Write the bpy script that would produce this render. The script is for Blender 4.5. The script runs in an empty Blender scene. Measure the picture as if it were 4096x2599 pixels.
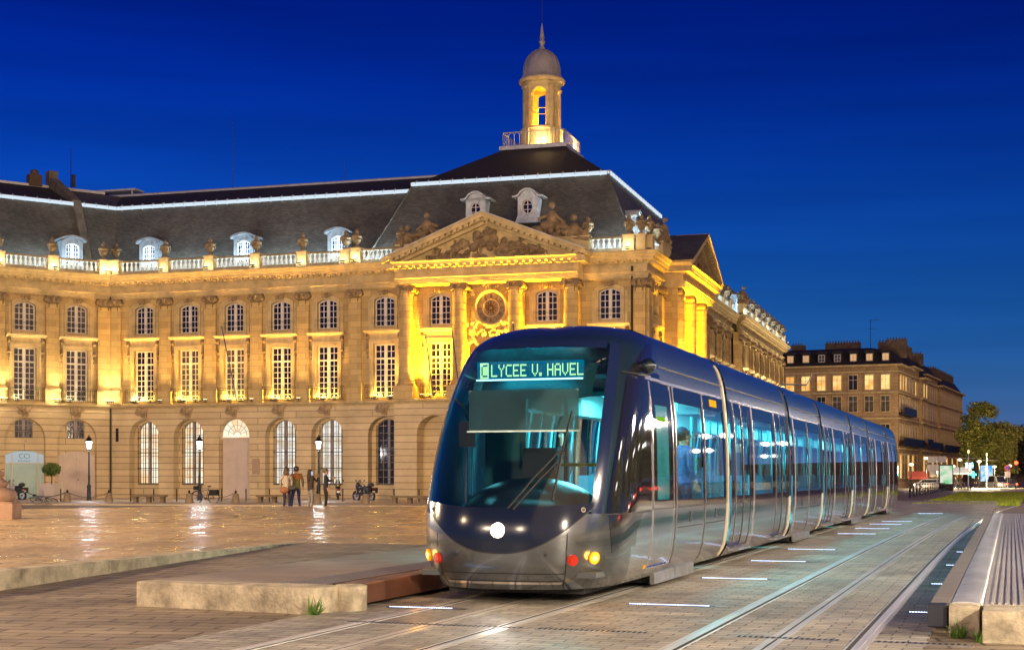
import bpy, math, random
from math import sin, cos, pi, radians, sqrt
from mathutils import Vector, Matrix, noise
random.seed(7)
SC = bpy.context.scene
COL = SC.collection

# ------------------------------------------------------------------ camera
cam_d = bpy.data.cameras.new("camera"); cam = bpy.data.objects.new("camera", cam_d); COL.objects.link(cam)
cam.location = (0, 0, 1.42); cam.rotation_euler = (radians(90), 0, 0)
cam_d.sensor_width = 36.0; cam_d.lens = 36.0 * 5900 / 4096
cam_d.shift_y = (1900 - 1299.5) / 4096
cam_d.clip_start = 0.1; cam_d.clip_end = 4000
SC.camera = cam
SC.view_settings.view_transform = 'Standard'; SC.view_settings.look = 'None'
SC.view_settings.exposure = 0.0; SC.view_settings.gamma = 1.0

def lin(r, g, b):
    f = lambda c: (c / 255 / 12.92) if c / 255 <= 0.04045 else ((c / 255 + 0.055) / 1.055) ** 2.4
    return (f(r), f(g), f(b), 1.0)

# ------------------------------------------------------------------ dusk sky
W = bpy.data.worlds.new("World"); SC.world = W; W.use_nodes = True
nt = W.node_tree; nt.nodes.clear()
wo = nt.nodes.new('ShaderNodeOutputWorld'); bg = nt.nodes.new('ShaderNodeBackground')
tc = nt.nodes.new('ShaderNodeTexCoord'); sx = nt.nodes.new('ShaderNodeSeparateXYZ')
rp = nt.nodes.new('ShaderNodeValToRGB'); rp.color_ramp.interpolation = 'B_SPLINE'
nt.links.new(tc.outputs['Generated'], sx.inputs[0]); nt.links.new(sx.outputs['Z'], rp.inputs[0])
els = [(0.0, lin(110, 126, 168)), (0.03, lin(66, 106, 162)), (0.08, lin(26, 90, 156)), (0.16, lin(8, 66, 158)), (0.24, lin(0, 38, 140)), (0.31, lin(0, 22, 112)), (1.0, lin(0, 8, 60))]
cr = rp.color_ramp
cr.elements[0].position = els[0][0]; cr.elements[0].color = els[0][1]
cr.elements[1].position = els[-1][0]; cr.elements[1].color = els[-1][1]
for p, c in els[1:-1]:
    e = cr.elements.new(p); e.color = c
# the western (left) half of the sky is still a little brighter, faint streaks of thin cloud low down
mr = nt.nodes.new('ShaderNodeMapRange'); mr.inputs[1].default_value = -0.5; mr.inputs[2].default_value = 0.4
mr.inputs[3].default_value = 1.5; mr.inputs[4].default_value = 0.9
nt.links.new(sx.outputs['X'], mr.inputs[0])
mp = nt.nodes.new('ShaderNodeMapping'); mp.inputs['Scale'].default_value = (1.5, 1.5, 22)
nz = nt.nodes.new('ShaderNodeTexNoise'); nz.inputs['Scale'].default_value = 2.0; nz.inputs['Detail'].default_value = 4
nt.links.new(tc.outputs['Generated'], mp.inputs[0]); nt.links.new(mp.outputs[0], nz.inputs['Vector'])
m2 = nt.nodes.new('ShaderNodeMapRange'); m2.inputs[1].default_value = .35; m2.inputs[2].default_value = .7; m2.inputs[3].default_value = .9; m2.inputs[4].default_value = 1.08
nt.links.new(nz.outputs[0], m2.inputs[0])
mu = nt.nodes.new('ShaderNodeMath'); mu.operation = 'MULTIPLY'
nt.links.new(mr.outputs[0], mu.inputs[0]); nt.links.new(m2.outputs[0], mu.inputs[1])
nt.links.new(rp.outputs[0], bg.inputs[0]); nt.links.new(mu.outputs[0], bg.inputs[1]); nt.links.new(bg.outputs[0], wo.inputs[0])

# the glow of the lit quay behind the camera: one very soft, warm, low sun
sd = bpy.data.lights.new("sun", 'SUN'); sd.energy = 1.55; sd.angle = radians(80); sd.color = (1.0, 0.62, 0.28)
so = bpy.data.objects.new("sun", sd); COL.objects.link(so)
so.rotation_euler = (radians(77), 0, radians(21))   # shines towards +Y, slightly from the right

# ------------------------------------------------------------------ helpers
def tag(o, label=None, cat=None, group=None, kind=None):
    if label: o['label'] = label
    if cat: o['category'] = cat
    if group: o['group'] = group
    if kind: o['kind'] = kind
    return o
def empty(name, loc=(0, 0, 0), rz=0, label=None, cat=None, group=None):
    o = bpy.data.objects.new(name, None); COL.objects.link(o); o.location = loc; o.rotation_euler = (0, 0, rz)
    return tag(o, label, cat, group)
KIDS = {}
def link(o, parent=None):
    COL.objects.link(o)
    if parent is not None:
        o.parent = parent; KIDS.setdefault(parent.name, []).append(o)
    return o
def copy_tree(o, parent=None, loc=None, rz=None, label=None):
    c = o.copy(); link(c, parent)
    if loc is not None: c.location = loc
    if rz is not None: c.rotation_euler = (0, 0, rz)
    if label: c['label'] = label
    for ch in KIDS.get(o.name, []): copy_tree(ch, c)
    return c

class MB:
    def __init__(s): s.v = []; s.f = []; s.m = []; s.mi = 0; s.M = None
    def add(s, vs, fs):
        b = len(s.v)
        if s.M is not None: vs = [s.M @ Vector(p) for p in vs]
        s.v += [tuple(p) for p in vs]
        for f in fs: s.f.append([b + i for i in f]); s.m.append(s.mi)
        return s
    def box(s, x0, x1, y0, y1, z0, z1):
        return s.add([(x0,y0,z0),(x1,y0,z0),(x1,y1,z0),(x0,y1,z0),(x0,y0,z1),(x1,y0,z1),(x1,y1,z1),(x0,y1,z1)],
                     [(0,3,2,1),(4,5,6,7),(0,1,5,4),(1,2,6,5),(2,3,7,6),(3,0,4,7)])
    def cbox(s, x, y, z, dx, dy, dz): return s.box(x-dx/2, x+dx/2, y-dy/2, y+dy/2, z-dz/2, z+dz/2)
    def bar(s, p, q, r, n=6, r2=None):
        p = Vector(p); q = Vector(q); d = (q - p)
        if d.length < 1e-6: return s
        d.normalize(); a = d.orthogonal().normalized(); b = d.cross(a); r2 = r if r2 is None else r2
        vs = [p + (a*cos(2*pi*i/n) + b*sin(2*pi*i/n))*r for i in range(n)] + [q + (a*cos(2*pi*i/n) + b*sin(2*pi*i/n))*r2 for i in range(n)]
        return s.add(vs, [(i, (i+1)%n, n+(i+1)%n, n+i) for i in range(n)] + [tuple(range(n))[::-1], tuple(range(n, 2*n))])
    def path(s, pts, r, n=6):
        for a, b in zip(pts, pts[1:]): s.bar(a, b, r, n)
        return s
    def lathe(s, prof, c=(0,0,0), n=12, sx=1, sy=1, ph=0):
        vs = []; fs = []
        for r, z in prof:
            for i in range(n):
                a = 2*pi*i/n + ph; vs.append((c[0]+r*cos(a)*sx, c[1]+r*sin(a)*sy, c[2]+z))
        for k in range(len(prof)-1):
            for i in range(n):
                j = (i+1) % n; fs.append((k*n+i, k*n+j, (k+1)*n+j, (k+1)*n+i))
        fs.append(tuple(range(n))[::-1]); L = (len(prof)-1)*n; fs.append(tuple(range(L, L+n)))
        return s.add(vs, fs)
    def ball(s, c, r, n=8, m=6, sq=(1,1,1), M=None):
        vs = []; fs = []
        for k in range(1, m):
            t = pi*k/m
            for i in range(n):
                a = 2*pi*i/n; p = Vector((r*sin(t)*cos(a)*sq[0], r*sin(t)*sin(a)*sq[1], r*cos(t)*sq[2]))
                if M: p = M @ p
                vs.append(p + Vector(c))
        top = Vector((0,0,r*sq[2])); bot = -top
        if M: top = M @ top; bot = M @ bot
        vs += [top + Vector(c), bot + Vector(c)]; T = len(vs)-2; B = T+1
        for k in range(m-2):
            for i in range(n):
                j = (i+1)%n; fs.append((k*n+i, (k+1)*n+i, (k+1)*n+j, k*n+j))
        for i in range(n):
            j = (i+1)%n; fs.append((T, i, j)); fs.append((B, (m-2)*n+j, (m-2)*n+i))
        return s.add(vs, fs)
    def prism_y(s, poly, y0, y1):       # polygon in x,z (counter-clockwise seen from -y), extruded along y
        n = len(poly); vs = [(x, y0, z) for x, z in poly] + [(x, y1, z) for x, z in poly]
        return s.add(vs, [tuple(range(n)), tuple(range(n, 2*n))[::-1]] + [(j, i, n+i, n+j) for i in range(n) for j in [(i+1) % n]])
    def prism_x(s, prof, x0, x1, m0=0, m1=0):   # profile in y,z extruded along x, ends mitred
        n = len(prof); vs = [(x0 + m0*y, y, z) for y, z in prof] + [(x1 - m1*y, y, z) for y, z in prof]
        return s.add(vs, [tuple(range(n)), tuple(range(n, 2*n))[::-1]] + [(i, (i+1)%n, n+(i+1)%n, n+i) for i in range(n)])
    def prism_z(s, poly, z0, z1):
        n = len(poly); vs = [(x, y, z0) for x, y in poly] + [(x, y, z1) for x, y in poly]
        return s.add(vs, [tuple(range(n))[::-1], tuple(range(n, 2*n))] + [(i, (i+1)%n, n+(i+1)%n, n+i) for i in range(n)])
    def grid(s, fn, nu, nv, closed=False):
        vs = [fn(i/nu, j/nv) for j in range(nv+1) for i in range(nu+1)]
        return s.add(vs, [(j*(nu+1)+i, j*(nu+1)+i+1, (j+1)*(nu+1)+i+1, (j+1)*(nu+1)+i) for j in range(nv) for i in range(nu)])
    def mesh(s, name, mats, smooth=False, autos=None):
        if smooth:          # weld coincident corners so that the surface shades as one
            d = {}; nv = []; mp_ = []
            for p in s.v:
                k = (round(p[0], 4), round(p[1], 4), round(p[2], 4))
                if k not in d: d[k] = len(nv); nv.append(p)
                mp_.append(d[k])
            nf = []; nm = []
            for f, m_ in zip(s.f, s.m):
                g = [mp_[i] for i in f]; g = [a for i, a in enumerate(g) if a != g[i-1]]
                if len(set(g)) >= 3 and len(set(g)) == len(g): nf.append(g); nm.append(m_)
            s.v, s.f, s.m = nv, nf, nm
        me = bpy.data.meshes.new(name); me.from_pydata(s.v, [], s.f)
        if not isinstance(mats, (list, tuple)): mats = [mats]
        for m in mats: me.materials.append(m)
        me.polygons.foreach_set('material_index', s.m)
        if smooth: me.polygons.foreach_set('use_smooth', [True]*len(s.f))
        me.update()
        if smooth: me.set_sharp_from_angle(angle=radians(autos or 40))
        return me
    def build(s, name, mats, parent=None, smooth=False, loc=None, rz=0, autos=None):
        o = bpy.data.objects.new(name, s.mesh(name, mats, smooth, autos)); link(o, parent)
        if loc is not None: o.location = loc
        if rz: o.rotation_euler = (0, 0, rz)
        return o
def light(kind, name, energy, color, loc, parent=None, **kw):
    d = bpy.data.lights.new(name, kind); d.energy = energy; d.color = color
    tgt = kw.pop('dir', None)
    for k, v in kw.items(): setattr(d, k, v)
    o = bpy.data.objects.new(name, d); link(o, parent); o.location = loc
    if tgt is not None: o.rotation_mode = 'QUATERNION'; o.rotation_quaternion = Vector(tgt).to_track_quat('-Z', 'Y')
    return o

# ------------------------------------------------------------------ materials
MATS = {}
def mat(name, color, rough=0.6, metal=0.0, emit=None, es=1.0, var=None, vs=3.0, bump=0.0, bs=20.0, spec=0.5, coat=0.0, stretch=(1,1,1)):
    if name in MATS: return MATS[name]
    m = bpy.data.materials.new(name); m.use_nodes = True; n = m.node_tree; b = n.nodes['Principled BSDF']
    b.inputs['Base Color'].default_value = (*color, 1) if len(color) == 3 else color
    b.inputs['Roughness'].default_value = rough; b.inputs['Metallic'].default_value = metal
    b.inputs['Specular IOR Level'].default_value = spec
    if coat: b.inputs['Coat Weight'].default_value = coat; b.inputs['Coat Roughness'].default_value = .05
    if emit: b.inputs['Emission Color'].default_value = (*emit, 1); b.inputs['Emission Strength'].default_value = es
    if var or bump:
        t = n.nodes.new('ShaderNodeTexCoord'); mpn = n.nodes.new('ShaderNodeMapping'); mpn.inputs['Scale'].default_value = stretch
        n.links.new(t.outputs['Object'], mpn.inputs[0])
    if var:
        z = n.nodes.new('ShaderNodeTexNoise'); z.inputs['Scale'].default_value = vs; z.inputs['Detail'].default_value = 6; z.inputs['Roughness'].default_value = .65
        n.links.new(mpn.outputs[0], z.inputs['Vector'])
        r = n.nodes.new('ShaderNodeValToRGB'); r.color_ramp.elements[0].position = .34; r.color_ramp.elements[1].position = .66
        r.color_ramp.elements[0].color = (*[c*(1-var) for c in color[:3]], 1); r.color_ramp.elements[1].color = (*[min(1, c*(1+var)) for c in color[:3]], 1)
        n.links.new(z.outputs[0], r.inputs[0]); n.links.new(r.outputs[0], b.inputs['Base Color'])
    if bump:
        z = n.nodes.new('ShaderNodeTexNoise'); z.inputs['Scale'].default_value = bs; z.inputs['Detail'].default_value = 4
        n.links.new(mpn.outputs[0], z.inputs['Vector'])
        bb = n.nodes.new('ShaderNodeBump'); bb.inputs['Strength'].default_value = bump; bb.inputs['Distance'].default_value = .02
        n.links.new(z.outputs[0], bb.inputs['Height']); n.links.new(bb.outputs[0], b.inputs['Normal'])
    MATS[name] = m; return m

def masonry(name, c1, c2, joint, bw, bh, mortar=.02, rough=.8, wall=True, rot=0.0, jitter=.25, bumpd=.02, rough2=None, big=.25, bstr=.6, offset=.5, dark=None):
    """brick-pattern stone: on walls the pattern runs along x+y / z, on the ground along rotated x / y"""
    if name in MATS: return MATS[name]
    m = bpy.data.materials.new(name); m.use_nodes = True; n = m.node_tree; L = n.links; b = n.nodes['Principled BSDF']
    b.inputs['Roughness'].default_value = rough
    t = n.nodes.new('ShaderNodeTexCoord')
    if wall:
        s = n.nodes.new('ShaderNodeSeparateXYZ'); c = n.nodes.new('ShaderNodeCombineXYZ'); a = n.nodes.new('ShaderNodeMath')
        L.new(t.outputs['Object'], s.inputs[0]); L.new(s.outputs[0], a.inputs[0]); L.new(s.outputs[1], a.inputs[1]); L.new(a.outputs[0], c.inputs[0]); L.new(s.outputs[2], c.inputs[1])
        vec = c.outputs[0]
    else:
        mpn = n.nodes.new('ShaderNodeMapping'); mpn.inputs['Rotation'].default_value = (0, 0, rot); L.new(t.outputs['Object'], mpn.inputs[0]); vec = mpn.outputs[0]
        # wobble the joints a little
        wz = n.nodes.new('ShaderNodeTexNoise'); wz.inputs['Scale'].default_value = 1.7; wz.inputs['Detail'].default_value = 2; L.new(vec, wz.inputs['Vector'])
        wm = n.nodes.new('ShaderNodeVectorMath'); wm.operation = 'MULTIPLY_ADD'; wm.inputs[1].default_value = (.07, .07, 0)
        L.new(wz.outputs['Color'], wm.inputs[0]); L.new(vec, wm.inputs[2]); vec = wm.outputs[0]
    br = n.nodes.new('ShaderNodeTexBrick'); br.offset = offset
    br.inputs['Scale'].default_value = 1; br.inputs['Mortar Size'].default_value = mortar; br.inputs['Mortar Smooth'].default_value = .35
    br.inputs['Brick Width'].default_value = bw; br.inputs['Row Height'].default_value = bh
    br.inputs['Color1'].default_value = (*c1, 1); br.inputs['Color2'].default_value = (*c2, 1); br.inputs['Mortar'].default_value = (*joint, 1)
    L.new(vec, br.inputs['Vector'])
    z = n.nodes.new('ShaderNodeTexNoise'); z.inputs['Scale'].default_value = big; z.inputs['Detail'].default_value = 8; z.inputs['Roughness'].default_value = .7
    L.new(t.outputs['Object'], z.inputs['Vector'])
    r = n.nodes.new('ShaderNodeMapRange'); r.inputs[1].default_value = .3; r.inputs[2].default_value = .7; r.inputs[3].default_value = 1-jitter; r.inputs[4].default_value = 1+jitter
    L.new(z.outputs[0], r.inputs[0])
    mx = n.nodes.new('ShaderNodeVectorMath'); mx.operation = 'SCALE'; L.new(br.outputs['Color'], mx.inputs[0]); L.new(r.outputs[0], mx.inputs['Scale'])
    L.new(mx.outputs[0], b.inputs['Base Color'])
    z2 = n.nodes.new('ShaderNodeTexNoise'); z2.inputs['Scale'].default_value = 9; z2.inputs['Detail'].default_value = 6; L.new(t.outputs['Object'], z2.inputs['Vector'])
    h = n.nodes.new('ShaderNodeMath'); h.operation = 'MULTIPLY_ADD'; h.inputs[1].default_value = -1.0
    L.new(br.outputs['Fac'], h.inputs[0]); L.new(z2.outputs[0], h.inputs[2])
    bb = n.nodes.new('ShaderNodeBump'); bb.inputs['Strength'].default_value = bstr; bb.inputs['Distance'].default_value = bumpd
    L.new(h.outputs[0], bb.inputs['Height']); L.new(bb.outputs[0], b.inputs['Normal'])
    if rough2 is not None:
        rr = n.nodes.new('ShaderNodeMapRange'); rr.inputs[1].default_value = .35; rr.inputs[2].default_value = .65; rr.inputs[3].default_value = rough; rr.inputs[4].default_value = rough2
        z3 = n.nodes.new('ShaderNodeTexNoise'); z3.inputs['Scale'].default_value = 1.3; z3.inputs['Detail'].default_value = 5; L.new(t.outputs['Object'], z3.inputs['Vector'])
        L.new(z3.outputs[0], rr.inputs[0]); L.new(rr.outputs[0], b.inputs['Roughness'])
    MATS[name] = m; return m

def glass(name, tint=(.8,.9,.9), gl=.2, rough=.02):
    if name in MATS: return MATS[name]
    m = bpy.data.materials.new(name); m.use_nodes = True; n = m.node_tree; n.nodes.clear(); L = n.links
    o = n.nodes.new('ShaderNodeOutputMaterial'); mix = n.nodes.new('ShaderNodeMixShader'); t = n.nodes.new('ShaderNodeBsdfTransparent'); g = n.nodes.new('ShaderNodeBsdfGlossy')
    t.inputs[0].default_value = (*tint, 1); g.inputs['Roughness'].default_value = rough; g.inputs[0].default_value = (.95,.95,1,1)
    f = n.nodes.new('ShaderNodeFresnel'); f.inputs[0].default_value = 1.5
    a = n.nodes.new('ShaderNodeMath'); a.operation = 'MULTIPLY_ADD'; a.inputs[1].default_value = 1.6; a.inputs[2].default_value = gl; a.use_clamp = True
    L.new(f.outputs[0], a.inputs[0]); L.new(a.outputs[0], mix.inputs[0]); L.new(t.outputs[0], mix.inputs[1]); L.new(g.outputs[0], mix.inputs[2]); L.new(mix.outputs[0], o.inputs[0])
    MATS[name] = m; return m
def lampmat(name, color, s):
    if name in MATS: return MATS[name]
    m = bpy.data.materials.new(name); m.use_nodes = True; n = m.node_tree; n.nodes.clear()
    o = n.nodes.new('ShaderNodeOutputMaterial'); e = n.nodes.new('ShaderNodeEmission'); e.inputs[0].default_value = (*color, 1); e.inputs[1].default_value = s
    n.links.new(e.outputs[0], o.inputs[0]); MATS[name] = m; return m

ANG = radians(18.7)
STONE = masonry('limestone', (.52,.37,.15), (.38,.255,.10), (.24,.16,.07), 1.1, .42, .012, big=.35, jitter=.22, bumpd=.012)
RUST = masonry('rusticated limestone', (.62,.49,.29), (.52,.40,.23), (.16,.11,.065), 6.0, .46, .022, big=.4, jitter=.2, bumpd=.05)
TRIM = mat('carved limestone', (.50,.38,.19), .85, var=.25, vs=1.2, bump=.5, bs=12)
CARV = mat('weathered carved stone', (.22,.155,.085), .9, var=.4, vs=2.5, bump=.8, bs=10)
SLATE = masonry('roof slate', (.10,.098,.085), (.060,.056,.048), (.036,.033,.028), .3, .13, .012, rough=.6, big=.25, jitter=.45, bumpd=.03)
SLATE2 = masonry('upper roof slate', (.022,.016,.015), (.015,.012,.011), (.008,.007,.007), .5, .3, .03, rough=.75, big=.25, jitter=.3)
ZINC = mat('zinc sheet', (.42,.44,.47), .45, .25, var=.18, vs=1.5)
LEAD = mat('dome lead', (.26,.24,.26), .55, .15, var=.25, vs=1.6, stretch=(1,1,.4))
WOODW = mat('white painted wood', (.62,.56,.48), .5, var=.06)
DOORW = mat('cream painted door', (.58,.48,.40), .55, var=.08, vs=1.0)
PANED = mat('dark window glass', (.018,.013,.016), .08, spec=.8, var=.5, vs=.9)
PANEW = mat('curtained window glass', (.10,.085,.06), .15, spec=.6, var=.6, vs=1.3)
def litmat(name, c1, c2, s, sc=(.5,.5,.9)):
    m = bpy.data.materials.new(name); m.use_nodes = True; n = m.node_tree; n.nodes.clear(); L = n.links
    o = n.nodes.new('ShaderNodeOutputMaterial'); e = n.nodes.new('ShaderNodeEmission'); t = n.nodes.new('ShaderNodeTexCoord'); i = n.nodes.new('ShaderNodeObjectInfo'); a = n.nodes.new('ShaderNodeVectorMath'); a.operation = 'ADD'
    mp_ = n.nodes.new('ShaderNodeMapping'); mp_.inputs['Scale'].default_value = sc; z = n.nodes.new('ShaderNodeTexNoise'); z.inputs['Scale'].default_value = 1.6; z.inputs['Detail'].default_value = 5; r = n.nodes.new('ShaderNodeValToRGB')
    r.color_ramp.elements[0].position = .38; r.color_ramp.elements[1].position = .6; r.color_ramp.elements[0].color = (*c1, 1); r.color_ramp.elements[1].color = (*c2, 1)
    L.new(t.outputs['Object'], a.inputs[0]); L.new(i.outputs['Location'], a.inputs[1]); L.new(a.outputs[0], mp_.inputs[0]); L.new(mp_.outputs[0], z.inputs['Vector']); L.new(z.outputs[0], r.inputs[0]); L.new(r.outputs[0], e.inputs[0]); e.inputs[1].default_value = s; L.new(e.outputs[0], o.inputs[0]); return m
LITW = litmat('lit room behind glass', (.95,.62,.32), (1,.90,.68), 1.15); LITC = litmat('lit office behind glass', (.72,.60,.42), (.95,.92,.85), 1.05)
IRON = mat('black wrought iron', (.02,.018,.016), .45, .4)
GILT = mat('gilded iron', (.55,.36,.10), .4, .6)
STEEL = mat('worn steel', (.45,.45,.46), .3, .9, var=.2, vs=8)
# ------------------------------------------------------------------ architecture kit
class Frame:
    """a facade frame: x along the facade (to the right seen from outside), y inward, z up, inside a building's empty"""
    def __init__(s, root, x=0, y=0, rz=0): s.root = root; s.x = x; s.y = y; s.rz = rz
    def pt(s, x, y, z): return (s.x + x*cos(s.rz) - y*sin(s.rz), s.y + x*sin(s.rz) + y*cos(s.rz), z)
    def put(s, name, mb, mats, at=(0,0,0), smooth=False, autos=None):
        return mb.build(name, mats, s.root, smooth, s.pt(*at), s.rz, autos)
    def inst(s, src, at, label=None): return copy_tree(src, s.root, s.pt(*at), s.rz, label)
    def dirv(s, d): return (d[0]*cos(s.rz) - d[1]*sin(s.rz), d[0]*sin(s.rz) + d[1]*cos(s.rz), d[2])
    def lamp(s, kind, name, e, c, at, d=None, **kw):
        if d is not None: kw['dir'] = s.dirv(d)
        return light(kind, name, e, c, s.pt(*at), s.root, **kw)

def arch_pts(xc, w, zt, rise, n=10):
    """points of a (segmental or round) arch from left springing to right springing"""
    if rise <= 0.01: return [(xc-w/2, zt), (xc+w/2, zt)]
    R = ((w/2)**2 + rise**2) / (2*rise); zc = zt - R; a = math.asin(min(1, (w/2)/R))
    if rise > w/2 - 1e-3: a = pi/2
    return [(xc + R*sin(-a + 2*a*i/n), zc + R*cos(-a + 2*a*i/n)) for i in range(n+1)]
def storey(mb, x0, x1, z0, z1, ops, d, y0=0.0, m0=0, m1=0):
    """a wall with openings (xc, w, zb, zt, rise)"""
    x = x0
    for k, (xc, w, zb, zt, rise) in enumerate(sorted(ops)):
        mb.box(x, xc-w/2, y0, y0+d, z0, z1)
        if zb > z0: mb.box(xc-w/2, xc+w/2, y0, y0+d, z0, zb)
        ap = arch_pts(xc, w, zt, rise)
        for (ax, az), (bx, bz) in zip(ap, ap[1:]):
            mb.prism_y([(ax, az), (bx, bz), (bx, z1), (ax, z1)], y0, y0+d)
        x = xc+w/2
    mb.box(x, x1, y0, y0+d, z0, z1)

def strip_arch(mb, xc, w, zb, zt, rise, t, y0, y1, n=10):
    """a moulding of width t round an opening"""
    a = arch_pts(xc, w, zt, rise, n); b = arch_pts(xc, w+2*t, zt+t, rise*(w+2*t)/w if rise else 0, n)
    a = [(xc-w/2, zb)] + a + [(xc+w/2, zb)]; b = [(xc-w/2-t, zb)] + b + [(xc+w/2+t, zb)]
    for i in range(len(a)-1):
        mb.prism_y([b[i], a[i], a[i+1], b[i+1]] if True else [], y0, y1)

def sash(name, w, zb, zt, rise, cols, rows, transom=None, glassm=None, framem=None, yo=0.0, arched_rows=True, top_rows=2, fr=.09, bar=.045):
    """a casement window: frame mesh with glazing bars + pane child; origin at the opening's foot centre"""
    f = MB(); g = MB()
    ap = arch_pts(0, w, zt, rise, 8)
    g.prism_y([(-w/2, zb)] + [(w/2, zb)] + ap[::-1], yo+.05, yo+.07)
    strip_arch(f, 0, w-2*fr, zb+fr, zt-fr, max(0, rise*.95 if rise else 0), fr, yo-.02, yo+.05, 8)
    f.box(-w/2, w/2, yo-.02, yo+.05, zb, zb+fr)
    def ztop(x):
        if rise <= .01: return zt
        R = ((w/2)**2+rise**2)/(2*rise); return zt - R + sqrt(max(0, R*R-x*x))
    f.box(-.07, .07, yo-.035, yo+.048, zb, ztop(0)-.02)
    zs = zb; ze = zt - rise*.5
    if transom:
        f.box(-w/2, w/2, yo-.04, yo+.046, transom-.06, transom+.06)
        segs = [(zb, transom, rows), (transom, zt, top_rows)]
    else: segs = [(zb, zt, rows)]
    for a, b, r in segs:
        for i in range(1, r):
            z = a + (b-a)*i/r; f.box(-w/2+fr*.5, w/2-fr*.5, yo, yo+.04, z-bar/2, z+bar/2)
    half = (w/2-.07-fr)
    for sgn in (-1, 1):
        for i in range(1, cols):
            x = sgn*(.07 + half*i/cols); f.box(x-bar/2, x+bar/2, yo+.003, yo+.043, zb, ztop(x)-.03)
        f.box(sgn*.07 if sgn > 0 else -.115, .115 if sgn > 0 else -.07, yo-.018, yo+.044, zb, ztop(.1)-.02)
    fo = f.build(name, framem or WOODW); go = g.build('pane', glassm or PANED, fo)
    return fo

def railing(w, z0, h, y0, ornate=True, d=.35):
    m = MB(); y = y0 - d
    for z in (z0+.04, z0+h-.12, z0+h): m.bar((-w/2, y, z), (w/2, y, z), .022, 4); 
    for x in (-w/2, w/2):
        for z in (z0+.04, z0+h): m.bar((x, y, z), (x, y0, z), .022, 4)
    n = int(w/.16)
    for i in range(n+1):
        x = -w/2 + w*i/n; m.bar((x, y, z0), (x, y, z0+h-.12 if 0 < i < n else z0+h), .014, 4)
    if ornate:
        for sx in (-1, 1):
            for cx in (w*.3, w*.42):
                m.path([(sx*cx+.09*cos(t)*(1-t/12), y-.02, z0+h*.45+.17*sin(t)*(1-t/12)) for t in [i*.8 for i in range(10)]], .014, 4)
        m.path([(.17*cos(t), y-.03, z0+h*.42+.3*sin(t)) for t in [i*pi/6 for i in range(13)]], .022, 4)
        m.path([(.09*cos(t), y-.03, z0+h*.42+.16*sin(t)) for t in [i*pi/4 for i in range(9)]], .02, 4)
    return m

def leaves(m, c, w, h, n, d=.1, seed=0):
    """clusters of small lobes: carved foliage, masks, cartouches"""
    r = random.Random(seed)
    for i in range(n):
        x = (r.random()*2-1); z = r.random()*2-1
        if x*x + z*z > 1.1: x *= .6; z *= .6
        s = r.uniform(.35, .8)*min(w, h)*.33
        M = Matrix.Rotation(r.uniform(0, 3), 3, 'Y')
        m.ball((c[0]+x*w/2, c[1]-r.uniform(0, d), c[2]+z*h/2), s, 6, 4, (1, .6, r.uniform(.5, 1.3)), M)

def capital(w=1.0, h=.62, proj=.28, seed=1):
    m = MB()                                     # origin at the top centre of the shaft on the wall plane
    m.box(-w/2-.06, w/2+.06, -proj-.1, 0, h-.12, h)
    m.box(-w/2+.08, w/2-.08, -proj+.02, 0, h-.5, h-.12)
    for sx in (-1, 1):
        c = (sx*(w/2-.02), -proj-.02, h-.28)
        m.bar((c[0], -proj-.14, c[2]), (c[0], -.02, c[2]), .19, 10)
        m.bar((c[0], -proj-.18, c[2]), (c[0], -proj-.1, c[2]), .08, 8)
        m.bar((sx*w*.3, -proj-.06, h-.45), (sx*w*.32, -proj-.03, h-.85), .05, 5, .02)
        m.ball((sx*w*.31, -proj-.05, h-.62), .07, 6, 4); m.ball((sx*w*.31, -proj-.05, h-.8), .05, 6, 4)
    m.ball((0, -proj-.08, h-.12), .13, 7, 5, (1.2, .6, 1.2)); m.ball((0, -proj-.05, h-.32), .12, 7, 5, (1.4, .5, .7))
    return m

def urn(h=1.35):
    m = MB()
    p = [(.20,0),(.24,.05),(.24,.1),(.1,.16),(.08,.24),(.2,.34),(.28,.5),(.3,.62),(.26,.68),(.34,.74),(.38,.8),(.37,.86),(.24,.95),(.14,1.02),(.12,1.08),(.17,1.14),(.12,1.22),(.05,1.3),(.02,1.35)]
    m.lathe([(r, z*h/1.35) for r, z in p], n=10)
    for k in range(4):
        a = k*pi/2 + .4; m.ball((.34*cos(a), .34*sin(a), .66*h/1.35), .07, 5, 4, (1,1,1.8))
    return m

BAL = [(.09,0),(.09,.05),(.055,.08),(.085,.2),(.1,.3),(.07,.42),(.045,.5),(.06,.56),(.085,.6),(.085,.66)]
def balusters(x0, x1, z, y=0.0, per=.33):
    m = MB(); n = max(2, int((x1-x0)/per)); st = (x1-x0)/n
    for i in range(n): m.lathe(BAL, (x0+st*(i+.5), y, z), n=7)
    return m

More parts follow.
